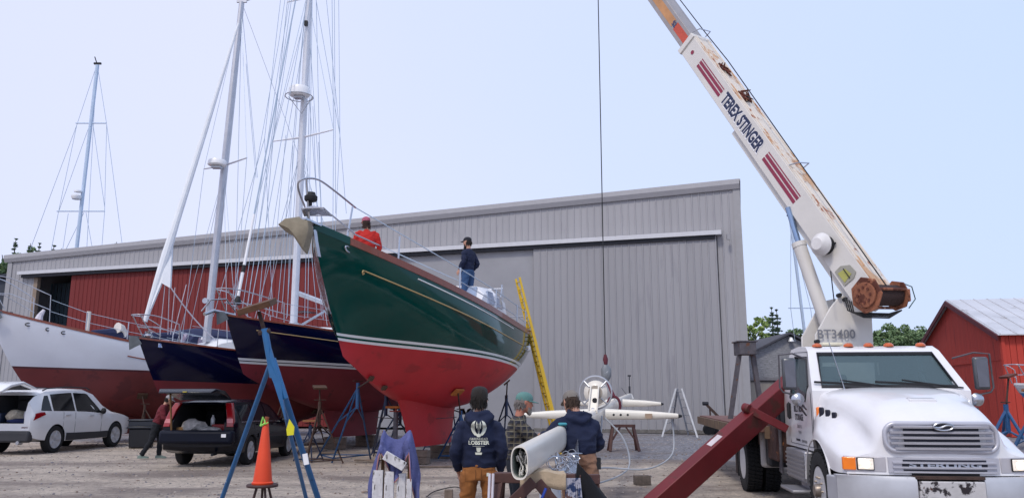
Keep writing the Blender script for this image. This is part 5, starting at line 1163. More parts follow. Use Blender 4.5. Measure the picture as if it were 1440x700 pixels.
# outrigger (world coordinates turned into the truck frame)
OUT = mat('dark_red_outrigger', '#651219', .5, var=.15, scale=2, spots=[('#4e2018', .58, 2.2)], bump=.15)
o0 = TI @ (G(917, 724)+V((0, 0, .08))); o1 = TL(1128, 528, 12.75)
b = B(); upv = (TI.to_3x3() @ V((0, -.25, .9))); b.bar(o0, o1, .20, .37, up=upv); og = b.build('outrigger_beam', OUT, tk, bevel=.012)
dirn = (o1-o0).normalized(); a_, sd2, up2 = frame(dirn, upv)
b = B(); b.bar(o0.lerp(o1, .66)-sd2*.115-up2*.08, o0.lerp(o1, .93)-sd2*.115-up2*.10, .03, .2, up=upv); b.build('gusset', OUT, og, bevel=.005)
b = B(); tp = o0.lerp(o1, .64)+up2*.24; tq = TL(1107, 603, 12.2); b.bar(tp, tq, .07, .12, up=(0, 0, 1)); b.cyl(tp-sd2*.06, tp+sd2*.06, .07); b.build('outrigger_link', OUT, tk, bevel=.01)
b = B(); b.bar(o0+up2*.187+dirn*1.3, o0+up2*.187+dirn*1.55, .10, .006, up=upv); b.build('warning_label', mat('sticker_white', '#c2b9bd', .5), og)
b = B(); b.box(o0-V((0, 0, .1)), (.5, .5, .05)); b.build('outrigger_foot', RUSTM, tk)
b = B(); b.box((-6.2, -1.0, .32), (.35, .3, .4)); b.bar((-6.2, -1.0, 1.1), (-6.2, -1.0, .3), .16); b.build('rear_outrigger', mat('chassis_brown', ''), tk, bevel=.01)
# crane turret
CW = mat('crane_white', '#cfc9c0', .5, var=.06, scale=2, spots=[('#a67c58', .68, 3.2, (1, 1, .5))])
CWC = mat('crane_white_clean', '#d3d0cc', .5, var=.05, scale=2, spots=[('#a8763f', .72, 5)])
q = [TL(1145, 498, 12.9), TL(1226, 498, 12.9), TL(1226, 440, 12.9), TL(1216, 424, 12.9), TL(1196, 413, 12.9), TL(1180, 417, 12.9), TL(1168, 432, 12.9), TL(1147, 470, 12.9)]
dn = TI.to_3x3() @ V((0, 1, 0)); q[0] = q[0]-V((0, 0, 1.3)); q[1] = q[1]-V((0, 0, 1.3))
for off in (0, .62):
    b = B(); b.loft([[p+dn*off for p in q], [p+dn*(off+.05) for p in q]]); b.build('turret_plate', CWC, tk, bevel=.01)
b = B(); pa, pb_ = TL(1195, 470, 12.9), TL(1227, 470, 12.9); lo_ = pa.z-1.1; b.loft([[V((p.x, p.y, z)) for p in (pa+dn*.05, pb_+V((0, .0, 0))+dn*.05, pb_+dn*.6, pa+dn*.6)] for z in (lo_, TL(1200, 425, 12.9).z)]); b.build('turret_column', CW, tk, bevel=.01)
b = B(); c_ = (pa+pb_)/2+dn*.3; b.lathe([(.55, 1.0), (.55, 1.22), (0, 1.25)], 28, Matrix.Translation(V((c_.x, c_.y, .2)))); b.build('slew_ring', DARKM, tk)
b = B(); tx = TL(1176, 470, 12.86); rx = (TI.to_3x3() @ V((1, 0, 0))); vs_, fs = text_verts('BT3400', .2, .004, 1.0); b.add([tx+rx*(p.x)+V((0, 0, p.y)) for p in vs_], fs); b.build('model_lettering', mat('lettering_grey', '#77787e', .5), tk, smooth=False, fix=False)
for u_, v_ in ((1149, 480), (1188, 421), (1180, 415)):
    b = B(); p = TL(u_, v_, 12.87); b.cyl(p-dn*.04, p+dn*.05, .035); b.build('pin', BLACK, tk)
# boom
tipW = P(838, -128, 18.2); pivW = P(1222, 408, 12.7)
A0 = TI @ pivW; A1 = TI @ tipW; bd = (A1-A0).normalized(); BL = (A1-A0).length
a_, bs_, bu = frame(bd, TI.to_3x3() @ V((0, 0, 1)))   # bs sideways, bu 'up' face normal
if (TI.to_3x3() @ V((0, -1, 0))).dot(bs_) < 0: bs_ = -bs_
def BP(s_, y_, z_): return A0+bd*s_+bs_*y_+bu*z_
# find s where boom centre crosses given image heights
def s_at(v_):
    lo_, hi_ = -2, BL+2
    for _ in range(40):
        m_ = (lo_+hi_)/2; p = TM @ BP(m_, 0, 0); d = V((p.x, p.y, p.z-HC)); dep_ = d.y*CP+d.z*SP; vv = 350-FPX*(-d.y*SP+d.z*CP)/dep_
        if vv > v_: lo_ = m_
        else: hi_ = m_
    return m_
sE = s_at(66); print('boom', BL, sE)
def seg(b, s0, s1, w0, h0, w1=None, h1=None, z0=0, z1=None):
    w1 = w0 if w1 is None else w1; h1 = h0 if h1 is None else h1; z1 = z0 if z1 is None else z1
    b.loft([[BP(s_, y_*w_/2, z_+k*h_/2) for y_, k in ((-1, -1), (1, -1), (1, 1), (-1, 1))] for s_, w_, h_, z_ in ((s0, w0, h0, z0), (s1, w1, h1, z1))])
BH = .47; BW = .50
b = B(); seg(b, -.25, sE, BW, BH, BW, BH*.94); boom = b.build('boom_section', CWC, tk, bevel=.012)
b = B(); seg(b, -.25, s_at(172), BW*.7, .12, z0=-BH/2-.05); b.build('boom_underplate', CWC, boom, bevel=.01)
RUSTT = mat('rust_streaked_white', '#d6cdc2', .7, var=.08, spots=[('#c49e7c', .55, 1.6), ('#9a5f42', .60, 3.0), ('#6b3526', .66, 5)], bump=.2)
b = B(); seg(b, -.1, sE, BW*.98, .012, z0=BH/2+.006, z1=BH*.94/2+.006); b.build('boom_top_plate', RUSTT, boom)
b = B()
for y_ in (-.17, .17): b.tube([BP(.3, y_, BH/2+.02), BP(sE, y_, BH*.47+.02)], .012, 5)
b.build('top_edge_weld', RUSTT, boom)
# rust tufts and small fittings
for v_ in (112, 150): 
    s_ = s_at(v_); b = B(); rs = random.Random(int(v_))
    for k in range(7): b.tube([BP(s_+rs.uniform(-.2, .2), rs.uniform(-.1, .15), BH/2), BP(s_+rs.uniform(-.25, .25), rs.uniform(-.15, .2), BH/2+rs.uniform(.04, .14))], [.03, .01], 5)
    b.build('rust_crust', mat('deep_rust', '#5d3026', .9, var=.3, bump=.5), boom)
for v_, w_ in ((248, .1), (62, .1)):
    s_ = s_at(v_); b = B(); b.tube([BP(s_, -.18, BH/2), BP(s_, -.2, BH/2+.15), BP(s_-.1, .2, BH/2+.17), BP(s_, .22, BH/2)], .012, 6); b.build('rope_guard', STEEL, boom)
b = B(); s_ = s_at(157); b.tube([BP(s_+.05*math.cos(a), .1, BH/2+.06+.05*math.sin(a)) for a in [i*math.pi/6 for i in range(12)]], .012, 5, closed=True); b.build('rope_eye', DARKM, boom)
# telescoping section
T2 = mat('inner_boom_tan', '#b58d66', .6, var=.12, scale=2, spots=[('#b4513a', .62, 2)])
b = B(); seg(b, sE-.3, BL, BW*.78, BH*.76); b2 = b.build('inner_section', mat('inner_boom_grey', '#9d9898', .5, .2, var=.1, spots=[('#a0764f', .66, 4)]), tk, bevel=.008)
b = B(); b.loft([[BP(s_, BW*.39+d_, z_) for z_ in (-.08, .1)]+[BP(s_, BW*.39-.01, z_) for z_ in (.1, -.08)] for s_, d_ in ((sE+.75, .006), (BL-.2, .006))]); b.build('colour_band', mat('tan_band', '#bd8a5d', .6, var=.15), b2)
b = B(); b.loft([[BP(s_, BW*.39+d_, z_) for z_ in (-.08, .1)]+[BP(s_, BW*.39-.01, z_) for z_ in (.1, -.08)] for s_, d_ in ((sE+.06, .006), (sE+.66, .006))]); b.build('colour_band', mat('orange_red_band', '#c0503c', .6, var=.1), b2)
for s0_, tx_ in ((sE+.72, '52'), (sE+1.9, '61')):
    b = B(); text_on(b, tx_, .14, BP(s0_, BW*.39+.012, .02), -bu, -bd if False else bd, .003) if False else None
    vs_, fs = text_verts(tx_, .15, .004); b.add([BP(s0_, BW*.39+.014, .01)+(-bu)*p.y*-1*-1*1.0*(-1)+(-bd)*p.x*(-1)*(-1) for p in vs_], fs); b.build('length_mark', mat('mark_navy', '#28386c', .5), b2, smooth=False, fix=False)
b = B(); seg(b, sE-.06, sE+.06, BW*1.12, BH*1.02); b.build('boom_collar', CWC, boom, bevel=.01)
# head sheaves
b = B(); c_ = BP(BL, 0, -.05); b.cyl(c_-bs_*.12, c_+bs_*.12, .22, n=24); b.build('sheave', DARKM, tk)
# side lettering and stripes; lettering reads down the boom
def side_pt(s_, z_, off=.004): return BP(s_, BW/2+off, z_)
MAG = mat('maroon_stripe', '#8a2a46', .5, var=.1, spots=[('#c9b7b4', .66, 9)])
def stripes(sa, sb):
    b = B()
    for z0_, z1_ in ((-.10, -.035), (-.01, .055), (.08, .10)):
        b.loft([[side_pt(s_, z_, d_) for z_, d_ in ((z0_, .005), (z1_, .005), (z1_, -.01), (z0_, -.01))] for s_ in (sa, sb)])
    b.build('maroon_stripes', MAG, boom, smooth=False)
stripes(s_at(284), s_at(222)); stripes(s_at(135), s_at(92))
b = B(); vs_, fs = text_verts('TEREX STINGER', .33, .014); xs_ = [p.x for p in vs_]; sT0, sT1 = s_at(214), s_at(138); k = (sT1-sT0)*.96/(max(xs_)-min(xs_)); mid_ = (sT0+sT1)/2
b.add([side_pt(mid_-p.x*k, .0+p.y*1.0, .008) for p in vs_], fs); b.build('maker_lettering', mat('lettering_navy', '#1e2a4e', .5, var=0), boom, smooth=False, fix=False)
b = B(); vs_, fs = text_verts('TEREX STINGER', .33, .026); b.add([side_pt(mid_-p.x*k-.01, -.012+p.y*1.0, .005) for p in vs_], fs); b.build('lettering_outline', mat('outline_white', '#f0f0f4', .5, var=0), boom, smooth=False, fix=False)
b = B(); c_ = side_pt(s_at(78), .0, .004); ring = [c_+bd*.045*math.cos(a)+bu*.045*math.sin(a) for a in [i*math.pi/8 for i in range(16)]]; b.loft([ring, [p+bs_*.004 for p in ring]]); b.build('round_mark', MAG, boom)
# hose reel, gauge, base winch
c_ = side_pt(s_at(345), -.04, .0); b = B(); b.cyl(c_, c_+bs_*.14, .16, n=24); reel = b.build('hose_reel', BLACK, boom); b = B(); b.tube([c_+bs_*.13, c_+bs_*.15, c_+bs_*.26, c_+bs_*.27], [.19, .20, .11, .10], 24); b.build('reel_cover', mat('reel_white', '#d4d2d2', .4), reel)
s_ = s_at(385); c_ = side_pt(s_, -.02, .006); b = B(); b.loft([[c_+bd*x+bu*y+bs_*o_ for x, y in ((-.14, -.16), (.16, -.16), (.17, -.02), (.08, .12), (-.08, .14), (-.14, .05))] for o_ in (0, .01)]); gp = b.build('angle_gauge', mat('gauge_plate', '#9c9a90', .5), boom)
b = B(); b.loft([[c_+bd*x+bu*y+bs_*o_ for x, y in ((-.1, -.12), (.1, -.13), (.08, .02), (-.06, .06))] for o_ in (.011, .016)]); b.build('gauge_face', mat('gauge_yellow', '#a9a85c', .5), gp)
b = B(); b.bar(c_+bd*-.1+bs_*.02, c_+bd*.1+bu*.0+bs_*.02, .02, .008); b.build('gauge_needle', BLACK, gp)
b = B(); 
for k in range(5): b.box(side_pt(s_at(352)+.02, -.0+0.03*k, .03), (.03, .03, .03))
b.build('bracket', DARKM, boom)
RO = mat('orange_rust', '#8f5a42', .85, .1, var=.3, scale=6, spots=[('#5a3024', .52, 4), ('#b58c70', .64, 6)], bump=.3)
wc = TI @ P(1240, 415, 12.4); wax = (TI.to_3x3() @ V((.88, .42, .04))).normalized()
hexr = lambda c0, r_: [c0+(bd*math.cos(a)+bu*math.sin(a))*r_ for a in [i*math.pi/3+.5 for i in range(6)]]
L0, L1_ = wc-wax*.36, wc+wax*.36
def disc(c0, r_, th, n=24, poly=None):
    a2, s2, u2 = frame(wax); ring = [c0+(s2*math.cos(2*math.pi*i/n)+u2*math.sin(2*math.pi*i/n))*r_ for i in range(n)]; return [ring, [p+wax*th for p in ring]]
b = B(); b.loft(disc(L0, .30, .03, 7)); b.loft(disc(L1_-wax*.03, .25, .03, 7))
a2, s2, u2 = frame(wax)
for k in range(3): d_ = s2*math.cos(k*2.1+.4)*.2+u2*math.sin(k*2.1+.4)*.2; b.cyl(L0+d_, L1_+d_, .025, n=8)
wf = b.build('winch_frame', RO, tk, bevel=.01)
b = B(); b.cyl(L0+wax*.04, L1_-wax*.04, .17, n=24); b.build('winch_drum', mat('drum_cable', '#3a2724', .7, .3, var=.3, scale=30, bump=.6), wf)
b = B(); b.loft(disc(L0-wax*.04, .2, .04, 24)); b.build('drum_cap', RO, wf, bevel=.008)
for k in range(8):
    b = B(); a = k*math.pi/4; c_ = L0-wax*.045+s2*.12*math.cos(a)+u2*.12*math.sin(a); b.cyl(c_, c_-wax*.01, .022, n=10); b.build('drum_bolt', mat('deep_rust', ''), wf)
b = B(); b.box(L1_+wax*.12, (.16, .2, .2)); b.cyl(L1_, L1_+wax*.22, .07); b.build('winch_motor', RO, wf, bevel=.01)
b = B(); e_ = L1_+wax*.12; b.tube([e_+u2*.1, e_+u2*.2+wax*.05, e_+u2*.15+wax*.25, e_-u2*.05+wax*.3, e_-u2*.2+wax*.12], .01, 5); b.build('hose', mat('hose_green', '#4c665e', .5), wf)
b = B(); 
for k in range(4): b.tube([TL(1188+3*k, 418+2*k, 12.6), TL(1192+3*k, 436+k, 12.45), TL(1215, 446-2*k, 12.4), TL(1250, 447-2*k, 12.4), TL(1268, 436, 12.5)], .012, 6)
b.build('hose', BLACK, tk)
# wire up the boom and down to the hook
b = B(); b.tube([wc+bu*.15, BP(sE-1.0, 0, BH/2+.16), BP(sE, 0, BH/2+.13), BP(BL, 0, BH/2+.05)], .011, 5); b.build('winch_cable', BLACK, tk)
# lift cylinder
b = B(); c0_, c1_ = TL(1178, 468, 12.95)+dn*.3, TL(1133, 340, 13.2)+dn*.3; b.cyl(c0_, c1_, .115, n=16); lc = b.build('lift_cylinder', CWC, tk)
b = B(); b.cyl(c1_-(c1_-c0_)*.02, c1_+(c1_-c0_)*.03, .125, n=16); b.build('cylinder_cap', CWC, lc)
b = B(); b.cyl(c1_, TI @ P(1108, 292, 13.6), .05, n=10); b.build('piston_rod', mat('chrome_rod', '#8fa6c4', .2, .8), lc)
b = B(); wire(b, TL(1168, 381, 12.7), TL(1173, 424, 12.7), .01, .0); b.build('hose', BLACK, tk)
# headache rack on the deck: grey A-shaped frame
rk = [TL(1027, 590, 17.5), TL(1040, 495, 17.5), TL(1058, 495, 17.5), TL(1073, 590, 17.5)]
b = B(); b.bar(rk[0], rk[1], .09, .09); b.bar(rk[3], rk[2], .12, .09); b.build('frame_leg', GREYM, tk)
b = B(); cA, cB = TL(1036, 490, 17.5), TL(1059, 490, 17.5); b.bar(cA, cB, .5, .28); b.bar(cA+V((0, 0, .15))-(cB-cA)*.1, cB+V((0, 0, .15))+(cB-cA)*.1, .54, .03); b.build('frame_head', GREYM, tk, bevel=.01)

tk.location = (5.05, 10.3, 0); tk.rotation_euler.z = -(math.pi/2+TA)
# ================= people
def rings_tube(b, pts, n=14):
    """pts: list of (centre, rx, ry[, twist]) along a limb; rx across (side axis), ry front-back"""
    C_ = [V(p[0]) for p in pts]; rings = []; m_ = len(C_)
    for i in range(m_):
        t_ = C_[min(i+1, m_-1)]-C_[max(i-1, 0)]; a = t_.normalized()
        s = V((1, 0, 0)); s = (s-a*s.dot(a)); s = s.normalized() if s.length > .2 else V((0, 1, 0))-a*a.y; s.normalize(); u_ = a.cross(s)
        rings.append([C_[i]+s*math.cos(2*math.pi*k/n)*pts[i][1]+u_*math.sin(2*math.pi*k/n)*pts[i][2] for k in range(n)])
    b.loft(rings)
def ball(b, c, r, n=12):
    r = V(r) if not isinstance(r, (int, float)) else V((r, r, r)); rings = []
    for i in range(1, n): 
        a = math.pi*i/n; rings.append([V(c)+V((r.x*math.sin(a)*math.cos(t_), r.y*math.sin(a)*math.sin(t_), r.z*math.cos(a))) for t_ in [2*math.pi*k/16 for k in range(16)]])
    b.loft(rings)
def smoothfill(pts, n=4):
    out = []; m_ = len(pts)
    for i in range(m_-1):
        g = lambda j: pts[max(0, min(m_-1, j))]
        for k in range(n):
            t_ = k/n; f = lambda a, b_, c, d: (b_*2+(c-a)*t_+(a*2-b_*5+c*4-d)*t_**2+(b_*3-a-c*3+d)*t_**3)*.5
            out.append((f(V(g(i-1)[0]), V(g(i)[0]), V(g(i+1)[0]), V(g(i+2)[0])), f(g(i-1)[1], g(i)[1], g(i+1)[1], g(i+2)[1]), f(g(i-1)[2], g(i)[2], g(i+1)[2], g(i+2)[2])))
    out.append(pts[-1]); return out
def fuse(o, vox=.014, sm=4, fold=0, fs=.12, fmat=None):
    md = o.modifiers.new('r', 'REMESH'); md.mode = 'VOXEL'; md.voxel_size = vox
    if sm: m2 = o.modifiers.new('s', 'SMOOTH'); m2.iterations = sm; m2.factor = .5
    mats = list(o.data.materials); bpy.context.view_layer.update(); bake(o)
    if fold:
        me = o.data; nrm = [v_.normal.copy() for v_ in me.vertices]
        for v_, nn_ in zip(me.vertices, nrm):
            p = v_.co+ORG[o]; q = V((p.x*.75, p.y*.75, p.z*1.35))/fs
            f_ = noise.noise(q)+.5*noise.noise(q*2.1+V((5, 2, 1))); f_ = 1-abs(f_)*2.2
            v_.co += nn_*(fold*(f_-.4))
    o.data.polygons.foreach_set('use_smooth', [True]*len(o.data.polygons))
    if not o.data.materials[0:]: 
        for q in mats: o.data.materials.append(q)
    return o
def hand(b, wrist, d, palm_n, s=1.0, curl=.5, side=1):
    """palm with four fingers and a thumb; d direction from the wrist, palm_n palm normal"""
    w_ = V(wrist); d = V(d).normalized(); pn = V(palm_n); pn = (pn-d*pn.dot(d)).normalized(); ac = d.cross(pn)*side
    rr = []
    for t_, rw, rt in ((-.02, .026, .022), (.02, .034, .020), (.06, .042, .017), (.09, .040, .014)):
        c = w_+d*t_*s; rr.append([c+ac*math.cos(2*math.pi*k/12)*rw*s+pn*math.sin(2*math.pi*k/12)*rt*s for k in range(12)])
    b.loft(rr)
    for k, (off, L_) in enumerate(((.030, .068), (.010, .078), (-.010, .072), (-.029, .056))):
        p = w_+d*.085*s+ac*off*s; dd = d.copy(); pts_ = [p-dd*.02*s]; pts_.append(p)
        for q in range(3):
            ang = curl*(.6+.5*q); dd = (d*math.cos(ang)+pn*math.sin(ang)).normalized(); p = p+dd*L_*s*(.42, .32, .26)[q]; pts_.append(p)
        b.tube(pts_, [.010*s, .010*s, .0092*s, .0085*s, .0065*s], 8)
    p = w_+d*.025*s+ac*.030*s; td = (d*.65+ac*.65+pn*.35).normalized(); b.tube([p-td*.01, p+td*.03*s, p+(td*.03+(td*.7+d*.5).normalized()*.03)*s, p+(td*.03+(td*.4+d*.9).normalized()*.055)*s], [.013*s, .012*s, .0105*s, .008*s], 8)
SKIN = mat('skin', '#b98a74', .55, var=.08, scale=20)
HAIRD = mat('dark_hair', '#1d1612', .7, var=.3, scale=40, bump=.6)
def head_geo(b, c, f, s=1.0, up=V((0, 0, 1))):
    """head centred at c facing f"""
    f = V(f).normalized(); up = V(up).normalized(); f = (f-up*f.dot(up)).normalized(); r_ = f.cross(up)
    L_ = lambda x, y, z: V(c)+r_*x*s+f*y*s+up*z*s
    prof_ = [(.118, .012, .012, -.012), (.105, .052, .062, -.012), (.075, .071, .088, -.006), (.035, .077, .097, -.002), (0, .076, .098, 0), (-.035, .071, .092, .006), (-.065, .062, .080, .014), (-.092, .049, .060, .028), (-.112, .030, .034, .045), (-.118, .01, .012, .05)]
    b.loft([[L_(math.cos(t_)*rx, yo+math.sin(t_)*ry, z) for t_ in [2*math.pi*k/20 for k in range(20)]] for z, rx, ry, yo in prof_])
    b.loft([[L_(x, y, z) for x, y, z in q] for q in (((-.008, .095, .012), (.008, .095, .012), (.006, .088, .02)), ((-.017, .092, -.032), (.017, .092, -.032), (0, .122, -.028)), ((-.008, .088, -.040), (.008, .088, -.040), (0, .095, -.040)))])
    for s_ in (-1, 1):
        b.loft([[L_(s_*(.072+dx), y, z) for y, z in ((-.012, .028), (.010, .030), (.014, .0), (.0, -.032), (-.014, -.02))] for dx in (0, .016)])
        ball(b, L_(s_*.030, .083, .012), (.014, .012, .008), 6)
    b.loft([[L_(math.cos(t_)*.024, .084+math.sin(t_)*.010*k_, -.062+zz) for t_ in [2*math.pi*k/10 for k in range(10)]] for zz, k_ in ((-.010, .6), (0, 1.15), (.010, .6))])
    return L_
def eyes(L_, parent):
    b = B()
    for s_ in (-1, 1): ball(b, L_(s_*.030, .0925, .013), (.009, .006, .005), 6)
    b.build('eyes', mat('eye_dark', '#1a1512', .2, var=0), parent)
    b = B(); b.tube([L_(-.02, .098, -.062), L_(0, .1, -.063), L_(.02, .098, -.062)], .0025, 5); b.build('lips', mat('lip', '#8d5549', .5), parent)
    b = B()
    for s_ in (-1, 1): b.tube([L_(s_*.016, .094, .032), L_(s_*.032, .092, .037), L_(s_*.048, .082, .032)], .004, 5)
    b.build('eyebrows', HAIRD, parent)
def cap_geo(L_, m_, parent, brim=True, m2=None):
    b = B(); n = 20
    b.loft([[L_(math.cos(t_)*rx, -.004+math.sin(t_)*ry, z) for t_ in [2*math.pi*k/n for k in range(n)]] for z, rx, ry in ((.028, .085, .106), (.055, .086, .107), (.085, .080, .099), (.112, .060, .076), (.128, .030, .036), (.131, .006, .008))]); o = b.build('cap', m_, parent)
    if brim:
        b = B(); rr = []
        for i in range(9):
            t_ = R(25+130*i/8); x, y = math.cos(t_), math.sin(t_); ex = .075*math.sin(math.pi*i/8)**.5; dz = -.014*math.sin(math.pi*i/8)
            rr.append([L_(x*.084, y*.104, .034), L_(x*.080, y*.104+ex, .030+dz-abs(x)*.006), L_(x*.080, y*.104+ex, .024+dz-abs(x)*.006), L_(x*.084, y*.104, .028)])
        b.loft(rr); b.build('brim', m2 or m_, o)
    return o
def hair_geo(L_, parent, m_=HAIRD, length=0.0, top=True, seed=1, lo=-.06):
    b = B(); n = 24; prof_ = [(.06, .080, .099), (.02, .082, .100), (-.03, .080, .098), (lo, .066, .085)] if not top else [(.142, .02, .025), (.133, .056, .072), (.108, .083, .103), (.065, .094, .113), (.02, .091, .110), (-.03, .083, .100), (lo, .066, .085)]
    rings = []
    for z, rx, ry in prof_:
        ring = []
        for k in range(n):
            t_ = 2*math.pi*k/n; y = math.sin(t_); w_ = 1+.13*noise.noise(V((math.cos(t_)*4, y*4, z*30+seed)))
            yy = y*ry*w_; 
            if z < .075 and y > 0: yy = min(yy, .02)*.9
            ring.append(L_(math.cos(t_)*rx*w_, yy-.008, z))
        rings.append(ring)
    b.loft(rings)
    rs = random.Random(seed)
    for i in range(260):
        t_ = rs.uniform(math.pi, 2*math.pi) if rs.random() < .7 else rs.uniform(0, 2*math.pi); z = rs.uniform(lo, .12); k_ = math.sqrt(max(.05, 1-(z/.135)**2)) if z > 0 else .97-.25*(abs(z)/.1)
        if (math.sin(t_) > 0 and z < .08) or (not top and z > .01): continue
        p = L_(math.cos(t_)*.086*k_, math.sin(t_)*.106*k_-.008, z); q = p+(p-L_(0, 0, 0)).normalized()*.012+V((0, 0, -.03))+V((rs.uniform(-.015, .015),)*3); b.tube([p, q], [.007, .002], 4)
    if length:
        for i in range(40):
            t_ = R(200+140*rs.random()); p = L_(math.cos(t_)*.075, math.sin(t_)*.09, -.02); b.tube([p, p-V((rs.uniform(-.02, .02), rs.uniform(-.01, .01), length*.5)), p-V((rs.uniform(-.04, .04), rs.uniform(-.01, .03), length*rs.uniform(.7, 1)))], [.018, .016, .005], 5)
    return b.build('hair', m_, parent)
def project_patch(vs_, fs, o, org, ax, ay, dirn, off=.004):
    """lay a flat outline on the surface of object o (world coordinates)"""
    bm = bmesh.new(); bm.from_mesh(o.data); mw = Matrix.Translation(ORG[o]); bm.transform(mw); bvh = BVHTree.FromBMesh(bm); bm.free(); out = []
    b2 = bmesh.new()
    for p in vs_: b2.verts.new(p)
    b2.verts.ensure_lookup_table()
    for f_ in fs:
        try: b2.faces.new([b2.verts[i] for i in f_])
        except ValueError: pass
    bmesh.ops.triangulate(b2, faces=b2.faces)
    for _ in range(5):
        ed = [e_ for e_ in b2.edges if e_.calc_length() > .012]
        if not ed: break
        bmesh.ops.subdivide_edges(b2, edges=ed, cuts=1); bmesh.ops.triangulate(b2, faces=b2.faces)
    b2.verts.ensure_lookup_table(); b2.verts.index_update()
    for v_ in b2.verts:
        p = V(org)+V(ax)*v_.co.x+V(ay)*v_.co.y-V(dirn)*.5; h = bvh.ray_cast(p, V(dirn)); q = h[0] if h[0] else V(org)+V(ax)*v_.co.x+V(ay)*v_.co.y
        out.append(q-V(dirn)*off)
    F_ = [tuple(v_.index for v_ in f_.verts) for f_ in b2.faces]; b2.free(); return out, F_
class Figure:
    """local frame: x right of the figure, y forward, z up; placed by root"""
    pass
def person(name, label, loc, face, J, shirt, pants, skin=SKIN, scale=1.0, shirt_kw={}, pants_kw={}, cap=None, hair=None, headf=(0, 1, 0), hood=False, shoes=None, headup=(0, 0, 1), build=1.0, hands=True, beard=None, shirtname='sweatshirt', group=None, legs=True):
    """J: joint dictionary in metres in the figure frame (x right, y forward)."""
    t = T(name, label, 'person', (0, 0, 0), group=group)
    j = {k: V(v_) for k, v_ in J.items()}
    b = B(); L_ = head_geo(b, j['head'], headf, 1.0, V(headup))
    nk = j['neck']; rings_tube(b, [(nk-V((0, 0, .06)), .062, .058), (nk, .056, .055), ((nk+j['head'])/2-V(headf)*.015, .052, .054), (j['head']-V((0, 0, .04)), .05, .055)])
    rings_tube(b, smoothfill([(j['hip'], .14, .09), (j['waist'], .12, .085), (j['chest'], .14, .095), (nk-V((0, 0, .05)), .09, .07)]))
    for s in 'LR':
        rings_tube(b, [(j['sh'+s], .045, .045), (j['el'+s], .036, .036), (j['wr'+s], .025, .028)])
        if legs: rings_tube(b, [(j['hp'+s], .08, .08), (j['kn'+s], .05, .05), (j['an'+s], .035, .035)])
        dr = (j['wr'+s]-j['el'+s]).normalized(); pn = j.get('pn'+s, V((1, 0, 0))*(-1 if s == 'R' else 1)); hand(b, j['wr'+s], j.get('hd'+s, dr), pn, 1.0, J.get('curl', .5) if not isinstance(J.get('curl', .5), V) else .5, 1)
    body = b.build('body', skin, t); fuse(body, .0085, 1)
    eyes(L_, t)
    # shirt
    b = B(); k = build
    hem = j['waist'].lerp(j['hip'], .72)
    tor = smoothfill([(hem-V((0, 0, .0)), .172*k, .130*k), (hem.lerp(j['waist'], .5), .180*k, .140*k), (j['waist'], .172*k, .132*k), (j['waist'].lerp(j['chest'], .55), .182*k, .132*k), (j['chest'], .195*k, .130*k), (j['chest'].lerp(nk, .55), .165*k, .105*k), (nk-V((0, 0, .025)), .085, .078), (nk+V((0, 0, .005)), .070, .068)])
    rings_tube(b, tor, 20)
    for s in 'LR':
        sh, el, wr = j['sh'+s], j['el'+s], j['wr'+s]
        inn_ = sh.lerp(j['chest'].lerp(nk, .5), .45)
        rings_tube(b, smoothfill([(inn_, .075*k, .078*k), (sh-V((0, 0, .012)), .068*k, .072*k), (sh.lerp(el, .45), .066*k, .072*k), (el, .062*k, .066*k), (el.lerp(wr, .5), .056*k, .058*k), (wr-(wr-el).normalized()*.03, .044, .046)], 3), 12)
    if hood:
        hb_ = nk+V((0, -.055, .0)); b.tube([nk+V((-.1, .02, .0)), nk+V((-.12, -.05, -.005)), nk+V((-.07, -.115, -.05)), nk+V((0, -.135, -.085)), nk+V((.07, -.115, -.05)), nk+V((.12, -.05, -.005)), nk+V((.1, .02, .0))], [.032, .042, .05, .056, .05, .042, .032], 12)
        b.tube([nk+V((-.085, .03, .045)), nk+V((-.09, -.045, .03)), nk+V((0, -.10, .0)), nk+V((.09, -.045, .03)), nk+V((.085, .03, .045))], [.022, .035, .05, .035, .022], 12)
    so_ = b.build(shirtname, shirt, t); fuse(so_, .012, 5, **shirt_kw)
    # trousers
    if legs:
        b = B(); rings_tube(b, smoothfill([(j['waist'].lerp(j['hip'], .35), .160*k, .118*k), (j['hip'], .175*k, .132*k), (j['hip']-V((0, 0, .09)), .165*k, .12*k)]), 18)
        for s in 'LR':
            hp, kn, an = j['hp'+s], j['kn'+s], j['an'+s]
            rings_tube(b, smoothfill([(hp+V((0, 0, .03)), .098*k, .11*k), (hp.lerp(kn, .3), .092*k, .104*k), (kn, .070*k, .076*k), (kn.lerp(an, .45), .068*k, .072*k), (an, .058*k, .064*k)], 3), 14)
        po = b.build('trousers', pants, t); fuse(po, .012, 4, **pants_kw)
        for s in 'LR':
            an = j['an'+s]; fd = j.get('foot'+s, V((0, 1, 0))); b = B(); z = an.z-.085
            sd_ = V((fd.y, -fd.x, 0)).normalized(); fd = V(fd).normalized()
            rr = []
            for y, w_, h_ in ((-.09, .03, .06), (-.06, .042, .085), (0, .043, .10), (.06, .046, .075), (.12, .05, .055), (.17, .042, .045), (.195, .02, .03)):
                c = V((an.x, an.y, z))+fd*y; rr.append([c+sd_*w_*math.cos(a)+V((0, 0, max(0, math.sin(a))*h_)) for a in [2*math.pi*i/12 for i in range(12)]])
            b.loft(rr); b.build('shoe', shoes or mat('brown_boot', '#4a3426', .7), t)
    if hair: hair_geo(L_, t, top=cap is None, **hair)
    if cap: cap_geo(L_, cap, t)
